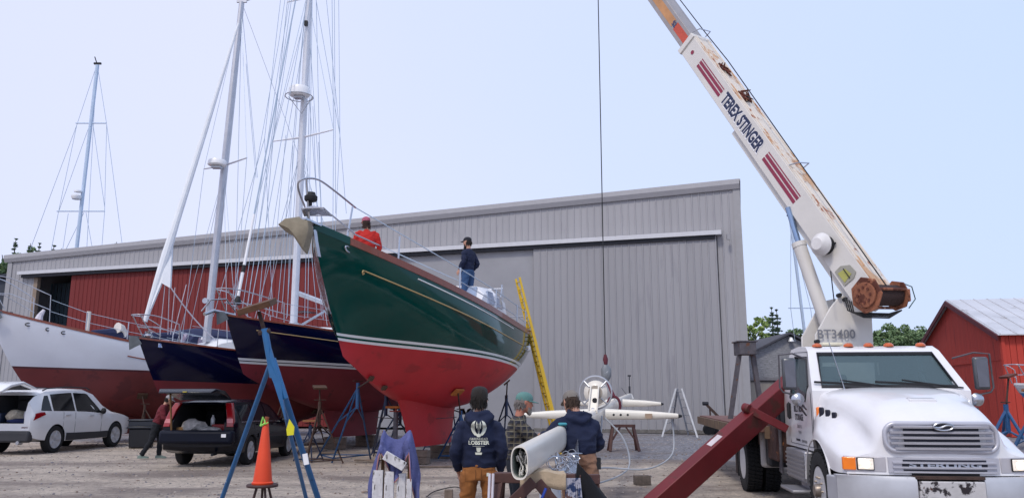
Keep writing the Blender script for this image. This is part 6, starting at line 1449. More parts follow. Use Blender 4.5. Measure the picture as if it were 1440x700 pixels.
    if beard:
        b = B(); rs = random.Random(5)
        for i in range(60):
            x = rs.uniform(-.05, .05); p = L_(x, .07-abs(x)*.5, rs.uniform(-.1, -.045)); b.tube([p, p+V(headf)*.02-V((x*.3, 0, beard[1]*.6)), p+V(headf)*.01-V((x*.8, 0, beard[1]*rs.uniform(.8, 1)))], [.015, .013, .003], 5)
        b.build('beard', beard[0], t)
    t.location = loc; t.rotation_euler.z = face; t.scale = (scale,)*3; t['_s'] = 0; del t['_s']
    return t, so_, j, L_
STD = dict(head=(0, .02, 1.66), neck=(0, -.01, 1.49), chest=(0, -.01, 1.30), waist=(0, 0, 1.06), hip=(0, 0, .92), shL=(-.175, -.01, 1.385), shR=(.175, -.01, 1.385), elL=(-.25, -.03, 1.13), elR=(.25, -.03, 1.13), wrL=(-.24, .06, .89), wrR=(.24, .06, .89),
 hpL=(-.095, 0, .88), hpR=(.095, 0, .88), knL=(-.11, .02, .49), knR=(.11, .02, .49), anL=(-.12, 0, .085), anR=(.12, 0, .085))
def pose(**k): d = dict(STD); d.update(k); return d
def fabric(name, c, **k): return mat(name, c, .9, var=.12, scale=7, bump=.25, bscale=90, **k)
NAVYF = fabric('navy_fleece', '#0d1836'); DUCK = fabric('brown_duck', '#8f5a2c'); KHAKI = fabric('faded_khaki', '#8d6a55'); 
# 1 man from behind, navy hoodie, brown work trousers
J1 = pose(elL=(-.25, -.04, 1.12), elR=(.25, -.04, 1.12), wrL=(-.22, .10, .90), wrR=(.22, .10, .90), hipp=(0, 0, 0), hpL=(-.1, 0, .88), hpR=(.1, 0, .88), knL=(-.14, .02, .49), knR=(.14, .02, .49), anL=(-.17, 0, .085), anR=(.17, 0, .085), shL=(-.185, -.01, 1.38), shR=(.185, -.01, 1.38))
g1 = P(674, 600, 8.55); g1 = V((g1.x, 8.55, ground_h(g1.x, 8.55)))
p1_, s1_, j1, L1h = person('person', 'person in navy hoodie with a white claw print and brown trousers, seen from behind', g1, R(0), J1, NAVYF, DUCK, hair=dict(seed=3, lo=-.085), hood=True, headf=(.15, 1, 0), build=1.0, shirt_kw=dict(fold=.012, fs=.16), pants_kw=dict(fold=.010, fs=.15))
CREAM = mat('cream_print', '#cfd2c4', .8, var=.05)
def emblem():
    b = B()
    def poly(pts_, cx=0, cy=0, s=1, mx=1): b.add([V((cx+x*s*mx, cy+y*s, 0)) for x, y in pts_], [tuple(range(len(pts_)))])
    cl = [(.012, -.055), (.030, -.050), (.052, -.028), (.066, .002), (.066, .035), (.052, .058), (.030, .070), (.036, .048), (.034, .030), (.026, .052), (.020, .030), (.028, .004), (.030, -.016), (.018, -.034), (.008, -.042)]
    for s_ in (1, -1):
        # split the claw into convex-ish strips
        ou = [(.010, -.056), (.036, -.050), (.058, -.022), (.068, .010), (.064, .040), (.050, .062), (.028, .074)]; in_ = [(.004, -.046), (.018, -.036), (.030, -.016), (.034, .008), (.034, .030), (.034, .048), (.026, .074)]
        for i in range(6): b.add([V((s_*x, y+.10, 0)) for x, y in (ou[i], ou[i+1], in_[i+1], in_[i])], [(0, 1, 2, 3)])
        b.add([V((s_*x, y+.10, 0)) for x, y in ((.014, .070), (.024, .040), (.018, .0), (.010, .02))], [(0, 1, 2, 3)])
        b.add([V((s_*x, y+.10, 0)) for x, y in ((.004, .05), (.008, .05), (.006, -.03), (.002, -.03))], [(0, 1, 2, 3)])
    b.add([V((x, y+.10, 0)) for x, y in ((-.022, -.050), (0, -.030), (.022, -.050), (.012, -.066), (-.012, -.066))], [(0, 1, 2, 3, 4)])
    for s_, z, sz, bo in (('GREENHEAD', .018, .027, 0), ('LOBSTER', -.014, .044, .0016)):
        vs_, fs = text_verts(s_, sz, bo); b.add([V((p.x, p.y+z, 0)) for p in vs_], fs)
    b.add([V((x, y, 0)) for x, y in ((-.052, -.0425), (.052, -.0425), (.052, -.040), (-.052, -.040))], [(0, 1, 2, 3)])
    b.add([V((x, y, 0)) for x, y in ((-.020, -.052), (.020, -.052), (.016, -.082), (-.016, -.082))], [(0, 1, 2, 3)])
    b.add([V((x, y, 0)) for x, y in ((-.012, -.082), (.012, -.082), (.012, -.09), (-.012, -.09))], [(0, 1, 2, 3)])
    b.add([V((x, y, 0)) for x, y in ((-.030, -.094), (.030, -.094), (.026, -.112), (-.026, -.112))], [(0, 1, 2, 3)])
    return b.v, b.f
ev, ef = emblem(); pv, pf = project_patch(ev, ef, s1_, (0, -.14, 1.235), V((1.22, 0, 0)), V((0, 0, 1.22)), V((0, 1, 0)), .005)
b = B(); b.add(pv, pf); b.build('back_print', CREAM, s1_, smooth=False, fix=False)
b = B(); b.box((.10, -.150, .90), (.028, .008, .034)); b.build('pocket_label', CREAM, p1_)
b = B()
for s_ in (-1, 1): b.tube([V((s_*.14, -.135, .955)), V((s_*.135, -.148, .83)), V((s_*.03, -.142, .83)), V((s_*.03, -.14, .95))], .0025, 4)
b.build('pocket_seam', mat('dark_brown_seam', '#5a3518', .9), p1_)
# 2 man in plaid shirt and green cap, facing right
pl = mat('plaid_cloth', '#2b2c36', .9, var=0)
def plaid():
    t_ = pl.node_tree; n_ = t_.nodes; bsd = n_['Principled BSDF']; tcn = n_.new('ShaderNodeTexCoord'); sp = n_.new('ShaderNodeSeparateXYZ'); t_.links.new(tcn.outputs['Object'], sp.inputs[0])
    def band(ax, sc, th):
        m1_ = n_.new('ShaderNodeMath'); m1_.operation = 'MULTIPLY'; m1_.inputs[1].default_value = sc; t_.links.new(sp.outputs[ax], m1_.inputs[0])
        m2_ = n_.new('ShaderNodeMath'); m2_.operation = 'FRACT'; t_.links.new(m1_.outputs[0], m2_.inputs[0]); m3_ = n_.new('ShaderNodeMath'); m3_.operation = 'LESS_THAN'; m3_.inputs[1].default_value = th; t_.links.new(m2_.outputs[0], m3_.inputs[0]); return m3_.outputs[0]
    def mixc(f, a, b_):
        mx = n_.new('ShaderNodeMix'); mx.data_type = 'RGBA'; t_.links.new(f, mx.inputs[0])
        for i, q in ((6, a), (7, b_)):
            if isinstance(q, tuple): mx.inputs[i].default_value = q+(1,)
            else: t_.links.new(q, mx.inputs[i])
        return mx.outputs[2]
    sm_ = n_.new('ShaderNodeMath'); sm_.operation = 'ADD'; 
    c0 = mixc(band(2, 15, .45), hx('#1c1e28'), hx('#453f35')); c1 = mixc(band(1, 15, .42), c0, hx('#33323a')); c2 = mixc(band(2, 15, .12), c1, hx('#7a7463')); c3 = mixc(band(1, 15, .13), c2, hx('#686355')); 
    t_.links.new(c3, bsd.inputs['Base Color'])
plaid()
J2 = pose(head=(0, .09, 1.62), neck=(0, .03, 1.47), chest=(0, .0, 1.28), elR=(.23, .16, 1.20), wrR=(.16, .42, 1.16), elL=(-.24, .12, 1.18), wrL=(-.12, .38, 1.14), hdR=(-.1, 1, -.2), hdL=(.3, 1, -.2), pnR=(0, 0, -1), pnL=(0, 0, -1))
g2 = P(727, 600, 9.6); g2 = V((g2.x, 9.6, ground_h(g2.x, 9.6)))
person('person', 'older person in plaid shirt and sea-green cap working beside the white mast', g2, R(-80), J2, pl, fabric('dark_jeans', '#141b28'), cap=fabric('sea_green_cap', '#587f7b'), beard=(mat('grey_beard', '#8d8680', .8, bump=.4), .05), hair=dict(m_=mat('grey_hair', '#77716e', .8), seed=5, lo=-.06), shirtname='plaid_shirt', shirt_kw=dict(fold=.012, fs=.14), headup=(0, .1, 1), skin=mat('ruddy_skin', '#b0735e', .55, var=.1, scale=20))
# 3 man in navy hoodie bending over the mast, khaki trousers, back to camera
J3 = pose(head=(-.04, .16, 1.58), neck=(0, .08, 1.44), chest=(0, .03, 1.25), waist=(0, -.01, 1.13), hip=(0, 0, 1.0), hpL=(-.095, 0, .95), hpR=(.095, 0, .95), elL=(-.34, .12, 1.17), wrL=(-.30, .38, 1.22), shL=(-.20, .05, 1.35), shR=(.18, .05, 1.34), elR=(.27, .14, 1.10), wrR=(.10, .38, 1.14), knL=(-.11, .04, .49), knR=(.16, .0, .49), anL=(-.12, 0, .085), anR=(.26, -.02, .085), hdL=(-.1, 1, 0), hdR=(-.4, 1, 0), pnL=(0, 0, -1), pnR=(0, 0, -1))
g3 = P(814, 600, 9.05); g3 = V((g3.x, 9.05, ground_h(g3.x, 9.05)))
p3_, s3_, j3, L3 = person('person', 'person in navy hooded top, grey cap and khaki trousers leaning over the mast', g3, R(12), J3, NAVYF, KHAKI, cap=fabric('grey_cap', '#77716c'), hair=dict(m_=mat('brown_hair', '#3a2b22', .8), seed=8, lo=-.07), hood=True, headup=(0, .35, 1), headf=(-.3, 1, -.3), shirt_kw=dict(fold=.014, fs=.16), pants_kw=dict(fold=.012, fs=.15), build=1.08, scale=1.03)
b = B(); b.box((.19, -.06, .93), (.05, .06, .12)); b.build('belt_pouch', BLACK, p3_)
# 4 person sitting on the foredeck in red
REDF2 = fabric('red_fleece', '#b3221c')
dk = GH.W((3.05, -.35, GH.zs(.26)))
seatp = P(513, 352, dk.y); seatp.z -= .35
J4 = pose(head=(-.03, .05, 1.10), neck=(0, .0, .93), chest=(0, -.01, .74), waist=(0, 0, .50), hip=(0, 0, .36), shL=(-.19, 0, .85), shR=(.19, 0, .85), elL=(-.26, .02, .58), elR=(.26, .04, .58), wrL=(-.20, .2, .42), wrR=(.18, .24, .44), hpL=(-.1, .02, .33), hpR=(.1, .02, .33), knL=(-.16, .38, .36), knR=(.16, .38, .36), anL=(-.12, .40, -.02), anR=(.12, .40, -.02), footL=(0, 1, 0), footR=(0, 1, 0))
sp4 = GH.W((2.75, -.35, 0)); c4 = P(515, 353, sp4.y); 
person('person', 'person in red fleece and pink cap sitting on the green boat\'s foredeck', (c4.x, sp4.y, GH.zs(.24)+.22), R(8), J4, REDF2, fabric('navy_jeans', '#1d2b4a'), cap=fabric('pink_cap', '#a3566c'), hair=dict(m_=mat('dark_brown_hair', '#33201a', .8), seed=4, length=.14, lo=-.1), shirt_kw=dict(fold=.012, fs=.14), headf=(-.5, 1, 0), shirtname='fleece_top', shoes=DARKM, scale=1.12)
b = B(GH.M); b.box((2.75, -.3, GH.zs(.24)+.18), (.7, .9, .42)); b.build('deck_box', DECKW, green, bevel=.04)
# 5 bearded man standing on deck
xl5 = 6.3; w5 = None
for q_ in range(60):
    xl5 = 4+q_*.08; w5 = GH.W((xl5, -.62, GH.zs(xl5/GH.L)+.44)); 
    if 720+FPX*w5.x/(w5.y*CP+(w5.z-HC)*SP) > 657: break
J5 = pose(elL=(-.25, -.06, 1.15), elR=(.26, -.08, 1.14), wrL=(-.22, .1, .95), wrR=(.22, .08, .95), head=(0, .03, 1.66))
p5, s5, j5, L5 = person('person', 'bearded person in navy sweatshirt and jeans standing on the green boat\'s deck', w5, R(55), J5, NAVYF, fabric('blue_jeans', '#2d4a70'), cap=fabric('black_cap', '#1c1d26'), beard=(mat('dark_beard', '#1f1714', .8, bump=.5), .22), hair=dict(seed=2, lo=-.08), headf=(-.3, 1, 0), scale=1.17, shirt_kw=dict(fold=.012, fs=.14), pants_kw=dict(fold=.010, fs=.14), shoes=DARKM)
b = B(); rs = random.Random(6); q_ = []
b.add([V((x, y, 0)) for x, y in ((-.02, .06), (.05, .10), (.09, .08), (.08, .03), (.05, -.01), (.02, -.05), (-.02, -.07), (-.05, -.05), (-.03, 0))], [(0, 1, 2, 3, 4, 5, 6, 7, 8)])
vs_, fs = text_verts('HARBOR', .05, .001); b.add([V((p.x, p.y-.1, 0)) for p in vs_], fs) if False else None
pv, pf = project_patch(b.v, b.f, s5, (0, .14, 1.24), V((1, 0, 0)), V((0, 0, 1)), V((0, -1, 0)), .006); b = B(); b.add(pv, pf); b.build('chest_print', mat('pale_blue_print', '#a9bfe0', .8), s5, smooth=False, fix=False)
# 6 person in maroon at the wagon, leaning in
J6 = pose(head=(0, .24, 1.57), neck=(0, .15, 1.44), chest=(0, .09, 1.26), waist=(0, .02, 1.02), hip=(0, -.03, .90), shL=(-.17, .11, 1.36), shR=(.17, .11, 1.36), elL=(-.22, .08, 1.10), wrL=(-.12, .36, 1.08), elR=(.22, .16, 1.08), wrR=(.12, .40, 1.06), hpL=(-.09, -.03, .87), hpR=(.09, -.03, .87), knL=(-.1, .08, .48), knR=(.1, -.12, .48), anL=(-.1, .08, .085), anR=(.1, -.34, .10))
g6 = G(218, 644); person('person', 'person in maroon jacket leaning into the back of the dark wagon', g6, R(-72), J6, fabric('maroon_jacket', '#5e1622'), fabric('black_trousers', '#10141c'), cap=fabric('pale_grey_cap', '#8d8b8e'), hair=dict(seed=9, lo=-.07), headup=(0, .4, 1), headf=(0, 1, -.3), shirtname='jacket', shoes=mat('grey_green_shoe', '#66756f', .7), shirt_kw=dict(fold=.012, fs=.14), pants_kw=dict(fold=.010, fs=.14), scale=1.0)
# ================= work area: mast on trestles
mA = V((.06, 6.55, 1.16)); mD = V((1.84, 9.3, .26)); MLEN = 19.2
mB = mA+mD.normalized()*MLEN; md_ = mD.normalized(); ms = md_.cross(V((0, 0, 1))).normalized(); mu = ms.cross(md_).normalized()
def MP(s_, a=0, c_=0): return mA+md_*s_+ms*a+mu*c_
lm_ = T('yacht_mast', 'white mast with spreaders and radar lying across trestles beside the three workers', 'mast', (mA.x, mA.y, 0), world=True)
MW = mat('mast_white', '#dfd9cf', .35, var=.04, coat=.2)
b = B()
def sec(s_, k, w_=.072, h_=.134, inner=1.0):
    return [MP(s_, w_*k*inner*math.copysign(abs(math.cos(t_))**.75, math.cos(t_)), h_*k*inner*math.copysign(abs(math.sin(t_))**.75, math.sin(t_))) for t_ in [2*math.pi*i/28 for i in range(28)]]
outer = [sec(s_, k) for s_, k in ((0, 1), (.01, 1.0), (6, 1), (12, .92), (16, .8), (18.5, .62), (MLEN, .5))]; inner = [sec(s_, k, inner=.90) for s_, k in ((0, 1), (3.0, 1))]
n_ = 28; b.loft([outer[0]]+outer[1:], caps=False); b.add(outer[-1], [tuple(range(n_))]); b.loft([inner[1], inner[0], outer[0]], caps=False); b.add(inner[1], [tuple(range(n_))[::-1]])
b.build('mast_tube', [MW], lm_, ang=50)
b = B(); b.loft([sec(s_, 1, inner=.885) for s_ in (.05, 2.9)], caps=False); b.build('mast_lining', mat('mast_inside', '#78847f', .7, var=.2), lm_)
b = B(); rs = random.Random(11)
for k in range(7):
    q = [MP(.6+rs.uniform(0, .3), rs.uniform(-.04, .05), rs.uniform(-.06, .06))]
    for i in range(5): q.append(MP(.05+rs.uniform(0, .3), rs.uniform(-.045, .055), rs.uniform(-.11, .08)))
    pts_ = [Vector((0, 0, 0))]*0
    for i in range(len(q)-1):
        for t_ in range(4): f = t_/4; f = f*f*(3-2*f); pts_.append(q[i].lerp(q[i+1], f)+mu*.02*math.sin(t_*1.5))
    b.tube(pts_, .006, 6)
b.build('internal_cable', mat('white_cable', '#e6e3de', .5), lm_)
def spread(s_, hl, side, name='spreader'):
    b = B(); p = MP(s_, side*.1, 0); e_ = MP(s_-.1, side*hl, .0)+V((0, 0, -.02)); ch = md_
    rr = []
    for f, w_, h_ in ((0, .11, .035), (.1, .105, .032), (.6, .085, .026), (.97, .05, .02), (1, .038, .015)):
        c_ = p.lerp(e_, f); rr.append([c_+V((0, 0, 1))*math.sin(t_)*w_*.85+ch*math.cos(t_)*h_*1.6 for t_ in [2*math.pi*i/12 for i in range(12)]])
    b.loft(rr); o = b.build(name, mat('spreader_cream', '#dcd8cf', .4, var=.04), lm_)
    b = B(); b.cyl(e_-ms*side*.01, e_+ms*side*.05, .035, .02, 10); b.build('end_cap', DARKM, o); return o
s1 = 7.65; s2 = 12.9
for sd_ in (-1, 1): spread(s1, 1.36, sd_); spread(s2, 1.02, sd_)
for s_, sd_ in ((s1-.05, 1),):
    for k in range(3):
        b = B(); p = MP(s_-.1, sd_*(.25+.12*k), .0)+V((0, -.04, .0)); b.cyl(p, p-md_*.05, .02, n=8); b.build('bolt', DARKM, lm_)
b = B(); p = MP(s1-.15, .85, 0); b.box(p+V((0, 0, -.02)), (.12, .02, .08)); b.build('name_plate', mat('brass_plate', '#a8917c', .5), lm_)
# radar dome with hoop guard, facing down the mast
rc = MP(6.6, .03, .40); b = B(); Mr = Matrix.Translation(rc) @ (-md_).to_track_quat('Z', 'Y').to_matrix().to_4x4() @ Matrix.Scale(.66, 4)
b.lathe([(0, .10), (.16, .10), (.22, .06), (.29, 0), (.30, -.06), (.29, -.17), (.24, -.20), (0, -.20)], 32, Mr); rd = b.build('radar_dome', MW, lm_)
b = B(); b.lathe([(0, .115), (.17, .112), (.175, .10), (0, .10)], 28, Mr); b.build('dome_base', mat('tan_plate', '#a49a8e', .5), rd)
b = B(); b.tube([Mr @ V((.40*math.cos(a), .40*math.sin(a), .04)) for a in [i*math.pi/16 for i in range(32)]], .014, 6, closed=True)
for a in (45, 135, 225, 315): b.tube([Mr @ V((.40*math.cos(R(a)), .40*math.sin(R(a)), .04)), Mr @ V((.2*math.cos(R(a)), .2*math.sin(R(a)), .10))], .012, 6)
b.build('guard_hoop', ALU, rd)
b = B(); q0 = [MP(6.35, w_, .12) for w_ in (-.07, .07)]; q1 = [rc-md_*.1+ms*w_+mu*.06 for w_ in (-.06, .06)]
b.loft([[q0[0], q0[1], q0[1]+md_*.06, q0[0]+md_*.06], [q1[0], q1[1], q1[1]+md_*.06, q1[0]+md_*.06]]); 
for w_ in (-.07, .07): b.tube([MP(6.3, w_, .08), rc-md_*.12+ms*w_*.9+mu*.12], .014, 6)
b.build('radar_bracket', MW, lm_, bevel=.008)
b = B(); b.cyl(rc-md_*.2-mu*.12, rc-md_*.1-mu*.12, .04, n=14); b.cyl(rc-md_*.22-mu*.27-ms*.03, rc-md_*.14-mu*.27-ms*.03, .055, n=14); b.build('deck_light', BLACK, lm_)
b = B(); b.cyl(rc-md_*.24-mu*.27-ms*.03, rc-md_*.22-mu*.27-ms*.03, .036, n=14); b.build('light_lens', mat('pale_lens', '#c6ccd6', .2), lm_)
# masthead gear
b = B(); e_ = mB; b.cyl(e_-V((0, 0, .1)), e_+V((0, 0, .05)), .1, .04, 12); b.build('masthead', MW, lm_)
b = B(); q = e_-md_*.6; b.tube([q, q+V((0, 0, .3))], .03, 8); b.tube([q, q+V((0, 0, .5))], .012, 8); b.tube([q+V((0, 0, .5)), q+V((0, 0, .62))], .015, 6); b.box(q+V((0, 0, .62)), (.10, .03, .05)); b.tube([q+V((.0, 0, -.1)), q-V((.25, 0, -.25))], .008, 5); b.build('wind_sensor', mat('sensor_dark', '#2a2c34', .5), lm_)
# coiled rigging bundle hanging by the mast
b = B(); rs = random.Random(21)
for k in range(34):
    c_ = MP(rs.uniform(1.1, 2.1), rs.uniform(.08, .24), rs.uniform(-.32, -.10)); r1, r2 = rs.uniform(.04, .11), rs.uniform(.03, .07); ph = rs.uniform(0, 6); ax_ = V((rs.uniform(-1, 1), rs.uniform(-.4, .4), rs.uniform(-.3, .3))).normalized(); a_, sA, uA = frame(ax_+V((0, .9, 0)))
    b.tube([c_+sA*r1*math.cos(t_+ph)+uA*r2*math.sin(t_+ph) for t_ in [i*math.pi/7 for i in range(14)]], .005, 5, closed=True)
for k in range(12): b.tube([MP(.7+rs.uniform(0, .2), .1, -.22), MP(1.6, .18+.01*k, -.2-.01*k), MP(2.8, .16, -.1+.02*k)], .006, 5)
b.thing('rigging_coil', 'tangle of grey rigging wire beside the near end of the white mast', 'wire coil', STEEL)
b = B()
for k in range(4): b.tube([MP(2.5+.04*k, .10*math.cos(t_), .152*math.sin(t_)) for t_ in [i*math.pi/10 for i in range(20)]], .010, 6, closed=True)
b.build('mast_lashing', mat('teal_rope', '#4a5f6b', .8, spots=[('#b9c3c8', .55, 12)]), lm_)
b = B(); b.box(MP(2.45, .03, .155), (.10, .08, .03)); b.thing('green_cloth', 'small blue-green rag on the white mast by the worker\'s hands', 'rag', mat('teal_cloth', '#3f8a96', .9), bevel=.02)
# ---- trestles
BRN = mat('brown_trestle_paint', '#4b2f2b', .65, var=.2, scale=6, spots=[('#8b6f62', .7, 12)], bump=.15)
def trestle(name, label, c_, half, zt, axis, depth=.35, w_=.09, m_=BRN, splay=.12, brace=True):
    c_ = V(c_); ax_ = V(axis).normalized(); pn = V((-ax_.y, ax_.x, 0)); t = T(name, label, 'trestle', c_, world=True, group='brown trestles carrying the mast')
    b = B(); b.bar(c_-ax_*half+V((0, 0, zt-w_/2)), c_+ax_*half+V((0, 0, zt-w_/2)), w_*1.2, w_); b.build('top_beam', m_, t, bevel=.006)
    for s_ in (-1, 1):
        for q in (-1, 1):
            b = B(); b.bar(c_+ax_*s_*half*.86+pn*q*.02+V((0, 0, zt-w_)), c_+ax_*s_*(half*.86+splay)+pn*q*depth+V((0, 0, .0)), w_, w_*.5); b.build('leg', m_, t, bevel=.004)
        if brace:
            b = B(); b.bar(c_+ax_*s_*half*.25+V((0, 0, zt-w_)), c_+ax_*s_*(half*.92)+V((0, 0, zt*.42))-pn*.12, w_*.8, w_*.4); b.build('brace', m_, t, bevel=.004)
    return t
tc = MP(.55); tx_ = V((ms.x, ms.y, 0)).normalized()
trn = trestle('mast_trestle', 'large brown wooden trestle under the near open end of the white mast', (tc.x+.03, tc.y, 0), .36, 1.03, tx_, w_=.085)
tf = P(874, 592, 25.3); trestle('mast_trestle', 'far brown trestle under the top end of the mast near the shed', (tf.x, 25.0, 0), .38, .80, (1, 0, 0), .25, .09)
# carpet pad under the mast
b = B(); cp = MP(.62, 0, -.215)
def cf(u, v_):
    x = -.10+.40*u; y = -.2+.4*v_; z = -.015-(.30*max(0, (v_-.5)*-2)**1.5 if v_ < .5 else 0)-(.04*math.sin(u*7)); z = -.0-(.13*(max(0, .25-v_)/.25)) - .012*math.sin(u*9)
    yy = y if v_ > .25 else -.11-.02*math.sin(u*5); return V((tc.x, tc.y, 1.035))+tx_*x+V((0, yy, 0))+V((0, 0, z+.01))
b.grid(cf, 20, 12); mdp = b.thing('carpet_pad', 'beige carpet offcut padding the near trestle under the mast', 'carpet', mat('beige_carpet', '#b8a48a', .95, var=.15, scale=20, bump=.5)); md1 = mdp.modifiers.new('s', 'SOLIDIFY'); md1.thickness = .012
# V chock bracket, clamp and blue strap on the trestle
b = B(); b.bar((tc.x-.30, tc.y-.17, .68), (tc.x+.02, tc.y-.17, .98), .04, .09); b.bar((tc.x+.05, tc.y-.16, .97), (tc.x+.28, tc.y-.16, .70), .04, .09); b.build('cross_board', BRN, trn, bevel=.005)
b = B(); b.box((tc.x-.15, tc.y-.22, .76), (.20, .05, .09), Matrix.Rotation(R(-35), 3, 'Y')); b.build('splice_block', mat('pale_board', '#9b7a5c', .8, var=.2), trn, bevel=.005)
b = B(); b.tube([V((tc.x-.15, tc.y-.25, .84)), V((tc.x-.02, tc.y-.27, .77)), V((tc.x+.08, tc.y-.25, .84)), V((tc.x+.12, tc.y-.24, .93))], .012, 6); b.thing('blue_strap', 'blue strap looped on the near brown trestle', 'strap', mat('blue_strap_m', '#2443a0', .7))
b = B(); 
for k in range(2): b.tube([V((tc.x-.36+.03*k, tc.y-.05, 1.03)), V((tc.x-.37+.03*k, tc.y-.12, .7)), V((tc.x-.38+.03*k, tc.y-.14, .2))], .012, 6)
b.thing('white_rope', 'white rope hanging down the left leg of the near trestle', 'rope', mat('white_rope', '#c9c5cf'))
b = B()
for k in range(9): b.tube([V((tc.x+.30+.014*k, tc.y-.12, 1.0)), V((tc.x+.29+.018*k+.012*math.sin(k), tc.y-.15, .6)), V((tc.x+.30+.016*k, tc.y-.12+.02*math.cos(k*2), .03))], .009 if k % 3 else .006, 6)
b.thing('hanging_cables', 'bundle of white and blue ropes hanging from the near trestle\'s right side', 'ropes', mat('mixed_rope', '#a3a3b0', .8, var=0, spots=[('#20355e', .5, 9), ('#8c2030', .66, 9)]))
# black jacket draped on the right
b = B(); jx = V((tc.x+.60, tc.y+.05, 0))
def jf(u, v_):
    ang = u*2*math.pi; z = 1.04-.80*v_; sh_ = .22*v_; r1 = (.10+.15*math.sin(min(1, v_*1.6)*math.pi/2))*(1-.25*max(0, v_-.7)/.3); r2 = .07+.05*v_
    w_ = 1+.22*noise.noise(V((math.cos(ang)*1.6, math.sin(ang)*1.6, z*3))); return V((jx.x-.12+sh_*1.1+math.cos(ang)*r1*w_*.75, jx.y+math.sin(ang)*r2*w_, z+.10*math.cos(ang)*-(1-v_)*.8))
b.loft([[jf(i/26, j_/14) for i in range(26)] for j_ in range(15)]); b.thing('black_jacket', 'black jacket hung over the right end of the near trestle', 'jacket', fabric('black_nylon', '#0c0e16'))
bp_ = B(); bp_.bar((tc.x+.42, tc.y+.02, .975), (tc.x+.60, tc.y+.05, .975), .07, .08); bp_.bar((tc.x+.57, tc.y+.05, .94), (tc.x+.62, tc.y+.1, 0), .05, .05); bp_.build('side_arm', BRN, trn, bevel=.004)
# stepladder at the shed, yellow extension ladder at the stern
def rung_ladder(t, a0, a1, b0, b1, n, m_, rw=.03, rail=.055, rd=.025):
    """a0,a1 left rail bottom/top; b0,b1 right rail"""
    for p, q in ((a0, a1), (b0, b1)):
        bb = B(); bb.bar(p, q, rd, rail, up=(V(b0)-V(a0)).cross(V(a1)-V(a0))); bb.build('rail', m_, t)
    bb = B()
    for k in range(n): f = (k+.6)/n; bb.cyl(V(a0).lerp(V(a1), f), V(b0).lerp(V(b1), f), rw*.5, n=6)
    bb.build('rungs', m_, t)
sl0 = G(932, 613); slY = sl0.y
sl = T('step_ladder', 'aluminium step ladder standing open against the grey shed door', 'ladder', G(955, 613), world=True)
apx = P(953, 546, slY+.4); ALUD = mat('dull_aluminium', '#8f929a', .5, .3, var=.15)
rung_ladder(sl, G(931, 614), apx+V((-.12, -.2, 0)), G(944, 608), apx+V((.05, .25, 0)), 6, ALUD, .035, .07)
rung_ladder(sl, G(968, 611), apx+V((.0, .2, 0)), G(981, 615), apx+V((.14, -.15, 0)), 6, ALUD, .035, .07)
YEL = mat('yellow_fibreglass', '#c9a520', .5, var=.08, spots=[('#b9b3a4', .7, 2)])
yl = T('extension_ladder', 'yellow extension ladder leaning on the stern of the green boat', 'ladder', G(773, 640), world=True)
yb, yt = P(772, 578, 23.9), P(728, 391, 24.6); dd = (yt-yb).normalized(); yb2 = yb-dd*((yb.z)/dd.z); lt = V((.12, -.38, 0))
rung_ladder(yl, yb2+lt*.5, yt+lt*.5, yb2-lt*.5, yt-lt*.5, 17, YEL, .035, .06, .03)
rung_ladder(yl, yb2+lt*.42+V((.09, -.03, 0)), yt+lt*.42+V((.07, -.03, -.25)), yb2-lt*.42+V((.09, -.03, 0)), yt-lt*.42+V((.07, -.03, -.25)), 17, YEL, .035, .06, .03)
b = B(); b.box(P(741, 490, 24.1), (.22, .2, .16)); b.build('rung_lock', WHITEP, yl, bevel=.03)
# cables on the ground / in loops
CABW = mat('pale_cable', '#9ea4ad', .5)
def loopcable(pts, name, label, r=.014, m_=CABW, group=None):
    q = []
    for i in range(len(pts)-1):
        g = lambda j_: V(pts[max(0, min(len(pts)-1, j_))])
        for k in range(6):
            t_ = k/6; a, b_, c_, d = g(i-1), g(i), g(i+1), g(i+2); q.append((b_*2+(c_-a)*t_+(a*2-b_*5+c_*4-d)*t_**2+(b_*3-a-c_*3+d)*t_**3)*.5)
    q.append(V(pts[-1])); bb = B(); bb.tube(q, r, 6); return bb.thing(name, label, 'cable', m_, group=group)
loopcable([MP(s1, 1.22, 0), MP(s1, 1.26, -.35), MP(s1-.2, 1.2, -.68), MP(s1-.6, .8, -.85), MP(s1-.8, .1, -.82), MP(s1-1.4, -.1, -.85)], 'stay_wire', 'grey stay wire drooping from the near right spreader tip')
loopcable([MP(s1-.2, .1, -.05), MP(s1-.3, .42, -.4), MP(s1-.5, .5, -.85), MP(s1-1.2, .1, -1.0), MP(s1-1.8, -.1, -.9)], 'stay_wire', 'pale loop of stay wire hanging below the radar dome')
loopcable([MP(s1-.5, .08, -.0), MP(s1-.7, .05, -.35), MP(s1-1.0, -.1, -.6)], 'stay_wire', 'short pale wire hanging behind the worker in khaki trousers')
loopcable([V((g3.x+.18, g3.y-.1, .75)), V((g3.x+.35, g3.y-.6, .35)), G(868, 700, .02), G(880, 730, .02)], 'power_cord', 'black power cord trailing from the worker in khaki trousers', .010, BLACK)
loopcable([G(600, 698, .02), G(612, 690, .02), G(640, 684, .05), G(655, 690, .02)], 'power_cord', 'thin black cord on the dirt left of the person with the claw print', .010, BLACK)
# small timber blocks
b = B(); p = G(903, 681); b.box(p+V((0, 0, .09)), (.30, .2, .17), Matrix.Rotation(.1, 3, 'Z')); b.thing('timber_block', 'weathered grey timber block alone on the dirt near the outrigger', 'timber block', mat('grey_timber', '#5d544e', .9, var=.3, scale=12, bump=.5), bevel=.008)
b = B(); p = G(631, 699); b.box(p+V((0, 0, .02)), (.14, .14, .22)); b.thing('timber_block', 'small upright wood block left of the person with the claw print', 'timber block', WBLOCK, bevel=.006)
